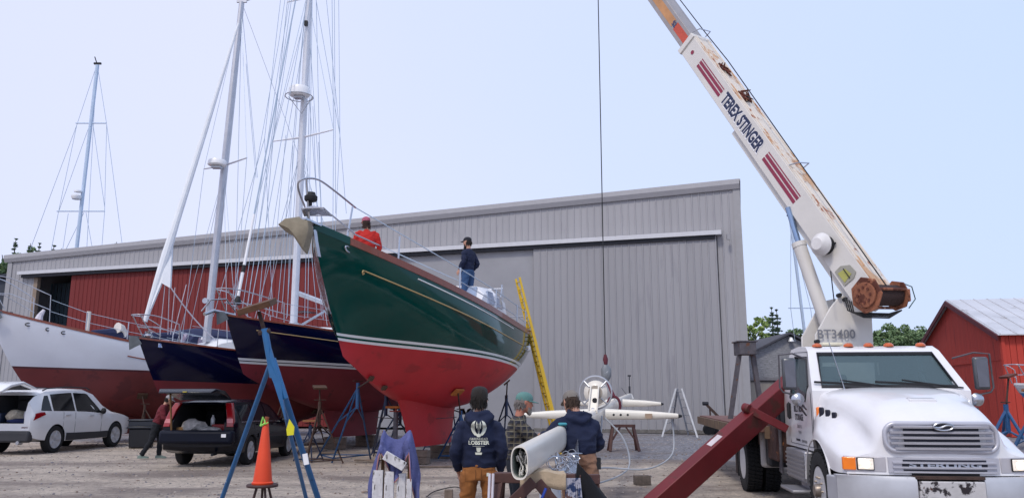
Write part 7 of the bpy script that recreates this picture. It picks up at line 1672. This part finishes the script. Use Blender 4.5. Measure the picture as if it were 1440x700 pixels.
# bucket between legs
b = B(); b.lathe([(.14, 0), (.17, .36), (.165, .36), (.135, .01)], 20, Matrix.Translation(V((g1.x+.0, 10.6, 0)))); b.thing('white_bucket', 'white bucket seen between the legs of the brown trousers', 'bucket', WHITEP)
b = B(); b.box((.40, 8.6, .42), (.22, .22, .84)); b.thing('foam_block', 'pale grey plastic crate standing behind the near trestle', 'crate', mat('pale_grey_plastic', '#b5bac6', .6), bevel=.02)
# ---- hook block and slings
hk = T('crane_hook', 'grey and maroon hook block hanging on the crane cable over the radar dome', 'crane hook', P(851, 520, 18), world=True)
hp0 = P(851, 498, 18); hp1 = P(852, 512, 18); hp2 = P(853, 535, 18)
b = B(); tp_ = TM @ BP(BL, 0, 0) if True else tipW; b.tube([tipW+V((0, -.1, 0)), hp0], .013, 5); b.build('crane_cable', BLACK, hk)
b = B(); b.tube([hp0, hp0.lerp(hp1, .5), hp1], [.03, .06, .04], 8); b.build('swivel', mat('maroon_fitting', '#5a1f2c', .6), hk)
b = B(); b.loft([[c_+V((math.cos(a)*r_, math.sin(a)*r_*.5, z)) for a in [i*math.pi/6 for i in range(12)]] for c_, r_, z in ((hp1.lerp(hp2, 0), .05, 0), (hp1.lerp(hp2, .3), .12, 0), (hp1.lerp(hp2, .75), .11, 0), (hp2, .05, 0))]); b.build('hook_block', mat('block_grey', '#7d8288', .5, .2, var=.2, spots=[('#c5c9cc', .6, 8)]), hk)
b = B(); 
for sx_ in (-.25, .25): b.tube([hp2, MP(11.3+sx_, 0, .2)], .025, 6)
b.tube([MP(11.3, .14*math.cos(t_), .2*math.sin(t_)) for t_ in [i*math.pi/8 for i in range(16)]], .03, 6, closed=True); b.thing('lifting_sling', 'maroon lifting sling round the mast under the crane hook', 'sling', mat('maroon_sling', '#5c2030', .8))
# ---- foreground: tall blue stand, cone on stool, towel cart
YT = 9.0
tsd = T('boat_stand', 'very tall bright blue boat stand with a tilted wood pad in the foreground', 'jack stand', G(385, 745), world=True)
BB = mat('bright_blue_paint', '#1f5f93', .4, var=.12, scale=5, spots=[('#b9c2c8', .72, 7), ('#17406c', .62, 3)], coat=.1)
hub = P(379, 520, YT); 
def leg(p, q, r=.029): b = B(); b.tube([p, q], r, 10); b.build('leg', BB, tsd)
f1_ = G(297, 742); f2_ = G(461, 742); f3_ = G(432, 715)+V((0, .6, 0))
leg(f1_, P(380, 512, YT)); leg(f2_, P(384, 508, YT), .036); leg(G(436, 722), P(386, 520, YT+.15), .028)
b = B(); b.tube([P(384, 530, YT), P(372, 462, YT)], .040, 12); b.tube([P(402, 560, YT), P(382, 505, YT)], [.03, .05], 10); b.build('post', BB, tsd)
b = B(); q = [P(381, 488, YT-.02), P(396, 540, YT-.02), P(402, 590, YT-.02), P(386, 540, YT-.02), P(378, 520, YT-.02)]; b.loft([[p+V((0, -.02, 0)) for p in q], [p+V((0, .02, 0)) for p in q]]); b.build('gusset', BB, tsd)
b = B(); b.tube([P(372, 466, YT), P(364, 438, YT)], .024, 8); b.tube([P(376, 468, YT)+V((-.1, 0, 0)), P(376, 466, YT)+V((.03, 0, .01))], .03, 8); b.build('screw', RUSTM, tsd)
b = B(); pc = P(362, 431, YT); b.box(pc, (.38, .34, .07), Matrix.Rotation(R(-17), 3, 'Y') @ Matrix.Rotation(R(14), 3, 'X')); b.build('pad', mat('worn_plywood', '#573a27', .8, var=.3, scale=8, stretch=(1, 6, 1), bump=.4), tsd, bevel=.004)
b = B(); q = [P(404, 612, YT-.06), P(403, 603, YT-.06), P(407, 589, YT-.06), P(414, 600, YT-.06), P(413, 611, YT-.06)]; b.loft([[p+V((0, -.01, 0)) for p in q], [p+V((0, .01, 0)) for p in q]]); b.build('reflector', mat('yellow_tag', '#d8d020', .5, var=0), tsd, smooth=False)
b = B(); p = P(430, 645, YT-.08); b.box(p, (.055, .02, .12), Matrix.Rotation(R(-12), 3, 'Y')); b.build('sticker', WHITEP, tsd)
b = B(); b.tube([f1_+V((0, 0, .12)), f2_+V((0, 0, .12)), G(436, 722)+V((0, 0, .12))], .028, 8, closed=True); b.build('base_ring', BB, tsd)
# stool and cone
Yc = 9.15; sb = P(369, 680, Yc); stl = T('work_stool', 'small round brown stool stand carrying the orange cone', 'stool', (sb.x, Yc, 0), world=True)
b = B(); b.lathe([(0, 0), (.17, 0), (.175, .015), (.17, .03), (0, .03)], 24, Matrix.Translation(sb-V((0, 0, .03)))); b.build('seat', mat('brown_seat', '#3d2623', .6, var=.2), stl)
for a in (35, 105, 160, 230, 310):
    b = B(); d_ = V((math.cos(R(a)), math.sin(R(a)), 0)); b.tube([sb+d_*.07-V((0, 0, .03)), V((sb.x, sb.y, 0))+d_*.27], .014, 8); b.build('leg', mat('brown_seat', ''), stl)
b = B(); b.lathe([(.115, .0), (.12, .018), (.105, .03), (.03, .68), (.026, .69), (0, .69)], 32, Matrix.Translation(sb)); cn = b.thing('traffic_cone', 'orange traffic cone standing on the small round stool', 'cone', mat('cone_orange', '#d8431a', .55, var=.06, spots=[('#b03a1c', .68, 6)]))
b = B(); b.tube([sb+V((0, 0, .66)), sb+V((.012, 0, .74))], .024, 10); b.thing('wood_peg', 'short brown peg sticking out of the top of the orange cone', 'peg', mat('brown_peg', '#8a4a2c', .8))
b = B(); b.tube([sb+V((-.05, -.03, .64)), sb+V((-.025, -.035, .74)), sb+V((-.005, -.035, .70)), sb+V((.01, -.04, .66)), sb+V((.04, -.04, .68))], .009, 6); b.tube([sb+V((-.05, -.03, .64)), sb+V((.01, -.04, .67))], .012, 6); b.thing('green_tie', 'lime green tie knotted near the tip of the orange cone', 'tie', mat('lime_tie', '#8fce5c', .6))
# towel cart
Yw = 7.9; cc_ = P(553, 650, Yw); cart = T('hand_cart', 'small cart of peeling white boards with two black wheels', 'cart', (cc_.x, Yw, 0), world=True)
PEEL = mat('peeling_white_boards', '#c9c7c9', .8, var=.15, scale=5, stretch=(4, 4, 1), spots=[('#55504e', .56, 14, (2, 2, .5)), ('#8d8a8a', .62, 22, (1, 1, .4))], bump=.5)
for k, (dx_, w_, zt_) in enumerate(((-.145, .10, .98), (-.03, .09, .97), (.085, .085, .95), (.165, .05, .90))):
    b = B(); b.box((cc_.x+dx_, Yw-.02*(k % 2), zt_/2+.06), (w_, .045, zt_-.12)); b.build('board', PEEL, cart, bevel=.005)
b = B(); b.box((cc_.x+.02, Yw+.04, .45), (.40, .03, .1)); b.box((cc_.x+.02, Yw+.2, .3), (.36, .35, .05)); b.build('frame', PEEL, cart, bevel=.004)
for s_ in (-1, 1):
    b = B(); b.lathe([(.0, -.025), (.12, -.025), (.13, -.01), (.13, .01), (.12, .025), (0, .025)], 20, Matrix.Translation(V((cc_.x+.02+s_*.26, Yw+.02, .36))) @ Matrix.Rotation(R(90), 4, 'Y')); b.build('wheel', BLACK, cart)
b = B(); b.cyl((cc_.x-.22, Yw+.02, .36), (cc_.x+.27, Yw+.02, .36), .015); b.build('axle', DARKM, cart)
b = B(); b.bar(P(527, 636, Yw-.1), P(568, 655, Yw-.1), .10, .05) if False else b.bar(P(541, 639, Yw-.08), P(569, 656, Yw-.08), .085, .05, up=(0, -1, 0)); b.thing('peeling_board', 'short loose peeling white board lying on top of the cart', 'board', PEEL, bevel=.004)
TW_ = mat('blue_towel', '#545989', .95, var=.15, scale=6, spots=[('#646a98', .6, 9)], bump=.7, bscale=60)
pL, pR = P(540, 603, Yw+.12), P(577, 604, Yw+.12)
b = B(); b.bar((pL.x, pL.y, pL.z-.015), (pL.x, pL.y, .2), .03, .03); b.bar((pR.x, pR.y, pR.z-.015), (pR.x, pR.y, .2), .03, .03); b.build('post', mat('pale_stick', '#7a5a38', .8), cart)
b = B()
def tw(u, v_):
    """u across -.25..1.25 ; v 0 top ridge back, 1 bottom front"""
    x = -.42+1.84*u; xc = pL.x+(pR.x-pL.x)*x
    dz = .10*math.sin(math.pi*min(1, max(0, x)))**.8 if 0 < x < 1 else 0
    side = max(0, -x)+max(0, x-1)
    zt_ = pL.z-dz-side*1.05
    droop = .30+.10*math.cos((x-.5)*6.0)+ (.16*min(1, side/.12))
    fold = .034*math.sin(x*13+v_)+.018*math.sin(x*27+v_*3)
    y = Yw+.12-.11*min(1, v_*2.2)-fold*v_*1.5-side*.03+ .02*noise.noise(V((x*4, v_*4, 1)))
    wob = .02*noise.noise(V((x*3, v_*3, 9)))
    return V((xc+wob+(v_*.02*(x-.5)), y, zt_-droop*v_))
b.grid(tw, 54, 26)
tow = b.thing('blue_towel', 'purplish blue towel draped over the two posts of the peeling cart', 'towel', TW_); md1 = tow.modifiers.new('s', 'SOLIDIFY'); md1.thickness = .012
md2 = tow.modifiers.new('ss', 'SUBSURF'); md2.levels = 1; md2.render_levels = 1
b = B(); b.tube([tw(i/60, 1)+V((0, -.004, 0)) for i in range(61)], .007, 5); o_ = b.build('hem', mat('peach_hem', '#a87878', .9), None); o_.parent = tow; o_.location = ORG[o_]-ORG[tow]

# ================= jack stands
def near_hull(H_, u, v_, side=-1): return H_.W(H_.pt(u, v_, side)), None
def jack(H_, u, v_, out, label, m_=NAVYP, side=-1, leg=.022, head=.45, rad=.55, yaw=.3, padm=None, grp='jack stands around the boats'):
    p = H_.W(H_.pt(u, v_, side)); p2 = H_.W(H_.pt(u, v_+.05, side)); p3 = H_.W(H_.pt(u+.02, v_, side)); n_ = (p2-p).cross(p3-p).normalized()
    if n_.z < 0: n_ = -n_
    o_ = H_.M.to_3x3() @ V((0, side, 0)); ft = p+o_*out
    return stand(p-n_*.03, (ft.x, ft.y, rad), n_, m_, label=label, leg=leg, head=head, yaw=yaw, padm=padm or OLDPAD, group=grp)
OLDPAD = mat('dark_wood_pad', '#4a3527', .85, var=.3)
def proj(p): d = V((p.x, p.y, p.z-HC)); k = d.y*CP+d.z*SP; return 720+FPX*d.x/k, 350-FPX*(-d.y*SP+d.z*CP)/k
def hullat(H_, u_, v_, side=-1):
    best = None
    for i in range(60):
        for j_ in range(30):
            a, c_ = .03+.95*i/60, .02+.6*j_/30; p = H_.W(H_.pt(a, c_, side)); pu, pv_ = proj(p); e_ = (pu-u_)**2+(pv_-v_)**2
            if best is None or e_ < best[0]: best = (e_, a, c_, p)
    return best
def hjack(H_, u_, v_, foot, label, m_, side=-1, rad=.75, **k):
    _, a, c_, p = hullat(H_, u_, v_, side); p2 = H_.W(H_.pt(a, c_+.05, side)); p3 = H_.W(H_.pt(a+.02, c_, side)); n_ = (p2-p).cross(p3-p).normalized()
    if n_.z < 0: n_ = -n_
    return stand(p-n_*.03, (foot[0], foot[1], rad), n_, m_, label=label, **k)
f_ = G(478, 646); hjack(GH, 508, 550, f_, 'bright blue jack stand left of the green boat\'s forefoot', BLUEP, rad=.85, yaw=.5, leg=.024, head=.2, padm=OLDPAD, pads=(.12, .12))
f_ = G(545, 638); hjack(GH, 527, 560, f_, 'dark navy jack stand just left of the green boat\'s keel', NAVYP, rad=.85, yaw=.2, leg=.020, head=.2, padm=OLDPAD, pads=(.12, .12))
f_ = G(654, 645); hjack(GH, 641, 550, f_, 'blue jack stand with ochre pad beside the green boat\'s keel', BLUEP, rad=.72, yaw=1.1, head=.6, padm=mat('ochre_pad', '#a8642a', .8, var=.2))
jack(GH, .62, .22, .5, 'navy jack stand on the far side of the green boat\'s keel', NAVYP, side=1, rad=.7, yaw=.5)
f_ = G(712, 634); hjack(GH, 722, 548, f_, 'navy jack stand under the port quarter of the green boat', NAVYP, rad=.7, yaw=.4, head=.5, padm=OLDPAD)
jack(GH, .88, .14, .4, 'navy jack stand under the starboard quarter of the green boat', NAVYP, side=1, rad=.65, yaw=.9)
kp = T('keel_prop', 'grey screw post with a wooden crosspiece under the green boat\'s hull before the keel', 'prop', G(557, 640), world=True)
q = P(557, 572, 19.9); b = B(); b.cyl((q.x, q.y, 0), (q.x, q.y, q.z-.12), .06, n=10); b.build('post', GREYM, kp); b = B(); b.cyl((q.x, q.y, q.z-.12), (q.x, q.y, q.z-.02), .025); b.bar((q.x-.16, q.y, q.z-.1), (q.x+.16, q.y, q.z-.1), .03); b.build('screw', mat('red_oxide', '#8a3a30', .7), kp); b = B(); b.box((q.x, q.y, q.z), (.5, .2, .05)); b.build('pad', mat('ochre_pad', ''), kp)
jack(NH, .66, .24, .5, 'rusty jack stand under the middle of the navy sloop', RUSTM, rad=.6, yaw=.8)
jack(NH, .30, .30, .4, 'rusty jack stand on the far side of the navy sloop', RUSTM, side=1, rad=.6)
stand(P(450, 543, 20.4), (P(452, 543, 20.4).x, 20.4, .62), (.15, -.3, 1), RUSTM, label='brown jack stand with square wood pad standing left of the bright blue stand', leg=.02, head=.5, yaw=.2, padm=OLDPAD)
stand(P(436, 590, 21.2), (P(438, 590, 21.2).x, 21.2, .45), (0, 0, 1), NAVYP, label='short dark stand behind the brown one with the square pad', leg=.018, head=.25, yaw=.9)
jack(LH, .30, .25, .5, 'dark rusty jack stand under the plain navy sloop behind the wagon', RUSTM, rad=.6)
jack(LH, .62, .22, .5, 'dark rusty jack stand under the aft half of the plain navy sloop', RUSTM, rad=.6, yaw=.8)
jack(WH, .34, .34, .6, 'rusty jack stand against the white yacht\'s red bottom by the crossover', RUSTM, rad=.6)
jack(WH, .60, .30, .6, 'thin rusty jack stand beside the tall black tote', RUSTM, rad=.6, yaw=.7)
# safety chain between stands
b = B(); wire(b, P(527, 586, 20.2), P(642, 586, 21.2), .010, .05); b.thing('stand_chain', 'thin chain running past the green boat\'s keel between stands', 'chain', GREYM)
# right edge: blue stands and a small boat in front of the barn
b1 = stand(P(1417, 527, 17.5), (P(1398, 527, 17.5).x, 17.5, .8), (-.35, 0, 1), mat('blue_stand_paint', ''), label='blue jack stand with rusty tilted plate right of the truck mirror', leg=.035, head=.75, yaw=1.2, padm=mat('rust_plate', '#5b2a20', .8), post=.05, group='jack stands around the boats')
stand(P(1452, 548, 15.5), (P(1447, 548, 15.5).x, 15.5, .75), (.2, 0, 1), mat('blue_stand_paint', ''), label='blue jack stand at the right edge of the photo in front of the red barn', leg=.035, head=.4, yaw=.7, post=.05)
pb2 = P(1428, 548, 24); H3 = Hull((pb2.x, pb2.y), R(62), 7.0, 2.4, P(1428, 541, 24).z, 1.95, 2.0, 1.62, 0, .7, .7, stem_p=1.1, bow_dep=.2)
sb3 = T('small_boat', 'small white boat with a blue stripe at the right edge before the red barn', 'boat', H3.W((3.5, 0, 0)), world=True)
H3.mesh([(0, 0), (.14, 1), (None, 0)]).build('hull', [mat('offwhite_hull', '#c5c4c9', .35, var=.05), mat('blue_boat_stripe', '#2e6fa8', .4)], sb3, ang=60); H3.deck().build('deck', DECKW, sb3); H3.rail(.05, .06).build('rub_rail', mat('offwhite_hull', ''), sb3); pulpit(H3, sb3, .1, .5, .15); H3.keel(.4, .7, .3, .2).build('keel', mat('offwhite_hull', ''), sb3)
# trailer wheels and winch near the shed
tr = T('boat_trailer', 'small dark trailer with spoked jockey wheels behind the truck bed', 'trailer', G(1005, 612), world=True)
tY = G(1000, 612).y
b = B(); b.bar(P(995, 600, tY), P(1060, 602, tY+1.5), .12, .12); b.bar(P(1015, 590, tY), P(992, 567, tY), .1, .1); b.bar(P(1000, 596, tY), P(998, 572, tY), .06, .06); b.build('frame', RUSTM, tr)
for u_ in (997, 1003):
    b = B(); p = P(u_, 605, tY+(.3 if u_ > 1000 else 0)); b.lathe([(.05, -.06), (.22, -.07), (.26, -.03), (.26, .03), (.22, .07), (.05, .06)], 20, Matrix.Translation(V((p.x, p.y, .27))) @ Matrix.Rotation(R(90), 4, 'X') @ Matrix.Rotation(R(25), 4, 'X')); b.build('wheel', BLACK, tr)
b = B(); p = P(992, 567, tY); b.cyl(p-V((.12, 0, 0)), p+V((.12, 0, 0)), .08); b.build('winch', DARKM, tr)

# ================= red barn, shingled house, far shed
RB = mat('barn_red', '#b53d30', .8, var=.1, scale=.9, stretch=(6, 6, .3), spots=[('#9c3329', .6, 1.2, (3, 3, .3))])
C = V((20.6, 33, 0)); ga = V((.235, .972, 0)); gb_ = V((.972, -.235, 0)); gw = 12.8; bl = 22; ze = P(1408, 470, 33).z; zap = P(1340, 425, 39.2).z
barn = T('red_barn', 'red wooden barn with pale metal roof at the right edge', 'barn', C, world=True)
b = B()
def brd(o_, d, L, zf, base=0.0, wdt=.2, nrm=V((0, 0, 0))):
    n_ = int(L/wdt)
    for i in range(n_):
        x0_, x1_ = i*L/n_, (i+1)*L/n_-.018; q = [o_+d*x0_, o_+d*x1_]; 
        b.loft([[q[0]+V((0, 0, base)), q[1]+V((0, 0, base)), q[1]+V((0, 0, base))-nrm*.08, q[0]+V((0, 0, base))-nrm*.08], [q[0]+V((0, 0, zf(x0_))), q[1]+V((0, 0, zf(x1_))), q[1]+V((0, 0, zf(x1_)))-nrm*.08, q[0]+V((0, 0, zf(x0_)))-nrm*.08]])
gz_ = lambda x: ze+(zap-ze)*(1-abs(x-gw/2)/(gw/2))
brd(C, ga, gw, lambda x: 3.2, 0, .2, -gb_); brd(C-gb_*.03, ga, gw, lambda x: gz_(x), 3.15, .2, -gb_); brd(C+gb_*.0, gb_, bl, lambda x: ze-.02, 0, .25, -ga)
b.build('wall', RB, barn, smooth=False)
b = B(); b.loft([[C+ga*.08+gb_*.1, C+ga*(gw-.08)+gb_*.1, C+ga*(gw-.08)+gb_*bl, C+ga*.08+gb_*bl], [p+V((0, 0, ze-.1)) for p in (C+ga*.08+gb_*.1, C+ga*(gw-.08)+gb_*.1, C+ga*(gw-.08)+gb_*bl, C+ga*.08+gb_*bl)]]); b.build('inner_wall', DARKM, barn)
BROOF = mat('pale_metal_roof', '#c6c6ca', .45, .2, var=.12, scale=.7, stretch=(1, 1, 1), spots=[('#aba8a9', .6, .8)])
b = B()
for s_ in (0, 1):
    e0 = C-gb_*.25+V((0, 0, ze-.05))-ga*.3 if s_ == 0 else C-gb_*.25+ga*(gw+.3)+V((0, 0, ze-.05)); r0 = C-gb_*.25+ga*gw/2+V((0, 0, zap+.08)); up_ = V((0, 0, .05))
    b.loft([[p, p+up_, p+gb_*(bl+.5)+up_, p+gb_*(bl+.5)] for p in (e0, r0)])
    k = 0
    while k*.6 < bl: b.bar(e0+up_+gb_*(.1+k*.6), r0+up_+gb_*(.1+k*.6), .05, .05); k += 1
b.build('roof', BROOF, barn, smooth=False)
b = B(); b.bar(C-gb_*.27-ga*.3+V((0, 0, ze-.16)), C-gb_*.27+ga*gw/2+V((0, 0, zap-.04)), .05, .22); b.bar(C-gb_*.27+ga*(gw+.3)+V((0, 0, ze-.16)), C-gb_*.27+ga*gw/2+V((0, 0, zap-.04)), .05, .22); b.build('barge_board', mat('barn_trim_red', '#5c1a22', .7), barn)
b = B(); b.bar(C-gb_*.03-ga*.02, C-gb_*.03-ga*.02+V((0, 0, ze)), .14, .14); b.build('corner_board', RB, barn)
# shingled house
hc = P(1109, 470, 60); hw_ = 4.8; he = hc.z-2.35; house = T('shingled_house', 'weathered grey shingled house with low gable behind the truck', 'house', (hc.x, 60, 0), world=True)
SHG = mat('grey_shingles', '#8b8b8f', .9, var=.3, scale=3, stretch=(1, 1, 5), spots=[('#5c5d64', .58, 6, (1, 1, 4))], bump=.5)
b = B(); q = [(hc.x-hw_, 2.9), (hc.x-hw_, he), (hc.x, hc.z-.1), (hc.x+hw_, he), (hc.x+hw_, 2.9)]; b.loft([[V((x, y, z)) for x, z in q] for y in (60, 70)]); b.build('upper_wall', SHG, house, smooth=False)
b = B(); b.loft([[V((x, y, z)) for x, z in ((hc.x-hw_+.1, 0), (hc.x-hw_+.1, 2.88), (hc.x+hw_-.1, 2.88), (hc.x+hw_-.1, 0))] for y in (60.1, 70)]); b.build('lower_wall', mat('weathered_board', '#7d7877', .9, var=.2), house, smooth=False)
for s_ in (-1, 1):
    b = B(); p0 = V((hc.x, 59.6, hc.z)); p1 = V((hc.x+s_*(hw_+.4), 59.6, he-.2)); b.loft([[p, p+V((0, 0, .15)), p+V((0, 11, .15)), p+V((0, 11, 0))] for p in (p0, p1)]); b.build('roof', mat('dark_roof', '#4a4a52', .9, var=.2), house, smooth=False)
b = B(); b.box((hc.x, 59.9, 2.9), (hw_*2, .15, .22)); b.build('fascia', mat('grey_board', '#7a787c', .8), house)
for x_ in (-2.4, 1.6): b = B(); b.box((hc.x+x_, 60.05, 1.35), (2.9, .1, 2.6)); b.build('garage_door', mat('tan_door', '#9a9289', .8, var=.08), house)
b = B(); b.lathe([(.1, 0), (.22, -.3), (.2, -.32), (0, -.2)], 12, Matrix.Translation(V((hc.x+.05, 59.7, hc.z-.25)))); b.build('lamp', WHITEP, house)
# dark shed at the far left edge
b0_ = P(0, 470, 52); ls = T('dark_shed', 'dark grey building partly hidden at the far left edge', 'shed', (b0_.x-4, 52, 0), world=True)
b = B(); zt_ = P(5, 388, 52).z; b.loft([[V((x, y, z)) for x, z in ((b0_.x-9, 0), (b0_.x-9, zt_-1.5), (b0_.x+.9, zt_), (b0_.x+.9, 0))] for y in (52, 60)]); b.build('wall', mat('slate_siding', '#343a46', .7, var=.15, scale=1, stretch=(4, 4, .3)), ls, smooth=False)
b = B(); p0 = V((b0_.x-9.2, 51.7, zt_-1.45)); p1 = V((b0_.x+1.1, 51.7, zt_+.08)); b.loft([[p, p+V((0, 0, .2)), p+V((0, 9, .2)), p+V((0, 9, 0))] for p in (p0, p1)]); b.build('roof', mat('slate_roof', '#2f343f', .7), ls, smooth=False)
# ---- house left of truck small things: white hoop boat cradle seen under the rack
# ================= trees
def leafcloud(b, c_, r_, n_, rs, leaf=.25, squash=.8, shade=None):
    for i in range(n_):
        while True:
            p = V((rs.uniform(-1, 1), rs.uniform(-1, 1), rs.uniform(-1, 1)))
            if p.length <= 1: break
        p = p.normalized()*(p.length**.5); q = V(c_)+V((p.x*r_, p.y*r_, p.z*r_*squash)); d = V((rs.gauss(0, 1), rs.gauss(0, 1), rs.gauss(0, 1))).normalized(); a_, s_, u_ = frame(d); l = leaf*rs.uniform(.6, 1.4)
        b.add([q-s_*l*.5, q+u_*l*.5, q+s_*l*.5, q-u_*l*.5], [(0, 1, 2, 3)], rs.randrange(3))
def deciduous(name, label, base, h, w_, seed, greens, dens=1.0, group='trees behind the yard', leaf=.35):
    rs = random.Random(seed); t = T(name, label, 'tree', base, group=group, world=True); base = V(base); b = B(); b.tube([base, base+V((.1, 0, h*.4)), base+V((rs.uniform(-.4, .4), 0, h*.85))], [.05*h*.5, .035*h*.5, .05], 8); tips = []
    for k in range(9):
        z = h*rs.uniform(.35, .8); a = rs.uniform(0, 6.28); rr = w_*rs.uniform(.4, .9); p = base+V((0, 0, z)); q = p+V((math.cos(a)*rr, math.sin(a)*rr, h*rs.uniform(.05, .22))); b.tube([p, p.lerp(q, .5)+V((0, 0, -.1)), q], [.1, .06, .03], 5); tips.append(q)
    b.build('trunk', mat('bark', '#4a4038', .9, var=.3), t)
    b = B(); 
    for q in tips+[base+V((0, 0, h*.9)), base+V((rs.uniform(-.5, .5)*w_, 0, h*.8)), base+V((0, 0, h*.6))]: 
        for m_ in range(5): leafcloud(b, q+V((rs.uniform(-.5, .5)*w_, rs.uniform(-.5, .5)*w_, rs.uniform(-.14, .10)*h)), w_*rs.uniform(.14, .30), int(60*dens), rs, leaf*.8)
    b.build('crown', [mat('leaf_%s' % n_, c_, .8, var=.25, scale=1) for n_, c_ in greens], t, smooth=False, fix=False)
def spruce(name, label, base, h, w_, seed, group='trees behind the yard', greens=None, dens=1.0):
    rs = random.Random(seed); t = T(name, label, 'tree', base, group=group, world=True); base = V(base); b = B(); b.tube([base, base+V((0, 0, h))], [.02*h, .03], 7); b.build('trunk', mat('bark', ''), t); b = B(); nl = int(h*4.0)
    for i in range(nl):
        f = .12+.88*i/nl; z = h*f+rs.uniform(-.3, .3); R_ = w_*(1-f)**.8*rs.uniform(.65, 1.1)+.1
        for k in range(int(4*dens)):
            a = rs.uniform(0, 6.28); d = V((math.cos(a), math.sin(a), 0)); L = R_*rs.uniform(.6, 1.1)
            for m_ in range(int(7+L*4)):
                g = rs.random(); q = base+V((0, 0, z))+d*L*g+V((0, 0, -.25*L*g+.1*g*g*L)); s_ = V((-d.y, d.x, 0)); ln = rs.uniform(.18, .42)*(1-.5*g)
                b.add([q-s_*ln*.6, q+d*ln*.6+V((0, 0, -.05)), q+s_*ln*.6, q-d*ln*.3+V((0, 0, -rs.uniform(.05, .25)))], [(0, 1, 2, 3)], rs.randrange(2))
    b.build('crown', [mat('needle_%s' % n_, c_, .9, var=.2, scale=1) for n_, c_ in (greens or (('dark', '#4b5f4a'), ('mid', '#5f7358')))], t, smooth=False, fix=False)
LG = (('bright', '#869e50'), ('mid', '#67823f'), ('pale', '#9fae74')); DG = (('deep', '#56704c'), ('olive', '#6b8457'), ('sage', '#80956c'))
def gx(u, Y): return P(u, 500, Y).x
deciduous('leafy_tree', 'light green leafy tree beside the right corner of the grey shed', (gx(1060, 92), 92, 0), P(0, 455, 92).z, 1.9, 5, LG, 1.6)
spruce('spruce_tree', 'tall dark spruce with twin tips behind the shingled house', (gx(1089, 84), 84, 0), P(0, 431, 84).z, 2.4, 2, dens=1.6)
spruce('spruce_tree', 'second spruce tip right next to the tall dark spruce', (gx(1096, 85), 85, 0), P(0, 434, 85).z, 2.2, 7, dens=1.6)
deciduous('leafy_tree', 'dark green rounded tree right of the spruces behind the house', (gx(1117, 90), 90, 0), P(0, 462, 90).z, 1.6, 9, DG)
deciduous('leafy_tree', 'small green tree top behind the thin grey mast', (gx(1143, 90), 90, 0), P(0, 473, 90).z, 1.3, 12, DG)
for i, (u_, v_, lab) in enumerate(((1228, 462, 'leafy tree just right of the crane column'), (1246, 457, 'leafy tree right behind the crane winch'), (1264, 456, 'leafy tree second from the barn roof'), (1283, 458, 'leafy tree nearest the left edge of the barn roof'), (1299, 456, 'leafy tree partly hidden behind the barn roof'))):
    deciduous('leafy_tree', 'dense green '+lab, (gx(u_, 78+i), 78+i, 0), P(0, v_+4, 78).z, 2.3, 30+i, DG, 2.0, leaf=.26)
for i, (u_, v_, Y, w_, lab) in enumerate(((-2, 350, 66, 1.7, 'dark green bushy tree at the far left edge above the grey shed'), (15, 354, 70, 1.7, 'olive leafy tree second from the left edge above the shed'),)):
    deciduous('leafy_tree', lab, (gx(u_, Y), Y, 0), P(0, v_, Y).z*.98, w_, 50+i, DG, .9, leaf=.35)
for i, (u_, v_, lab) in enumerate(((3, 336, 'spruce tip at the very left edge of the picture'), (25, 342, 'spruce tip beside the olive tree at left'), (38, 341, 'spruce tip left of the two paired ones above the roof'), (59, 345, 'small spruce tip between the left trees and the pale mast'), (70, 349, 'tiny spruce tip just left of the pale mast'), (149, 340, 'lone spruce tip right of the pale mast above the roof'), (187, 338, 'faint spruce tip above the roof near the furled sail'))):
    spruce('spruce_tree', lab, (gx(u_, 84), 84, 0), P(0, v_, 84).z, 1.9, 70+i, dens=1.2)

# ---- odd boards and debris on the ground
for i, (u_, v_, L_, a_, lab) in enumerate(((604, 657, 1.1, .1, 'grey plank lying flat near the green boat\'s blocks'), (517, 648, .7, -.2, 'short weathered plank lying by the bright blue jack stand'), (668, 659, .9, .25, 'thin plank lying behind the person with the claw print'), (463, 637, .5, .6, 'small board lying under the navy sloop'))):
    p = G(u_, v_); b = B(); b.box(p+V((0, 0, .025)), (L_, .14, .035), Matrix.Rotation(a_, 3, 'Z')); b.thing('plank', lab, 'plank', mat('grey_plank', '#7d6f63', .9, var=.3, scale=6, bump=.3), group='loose planks on the ground', bevel=.004)
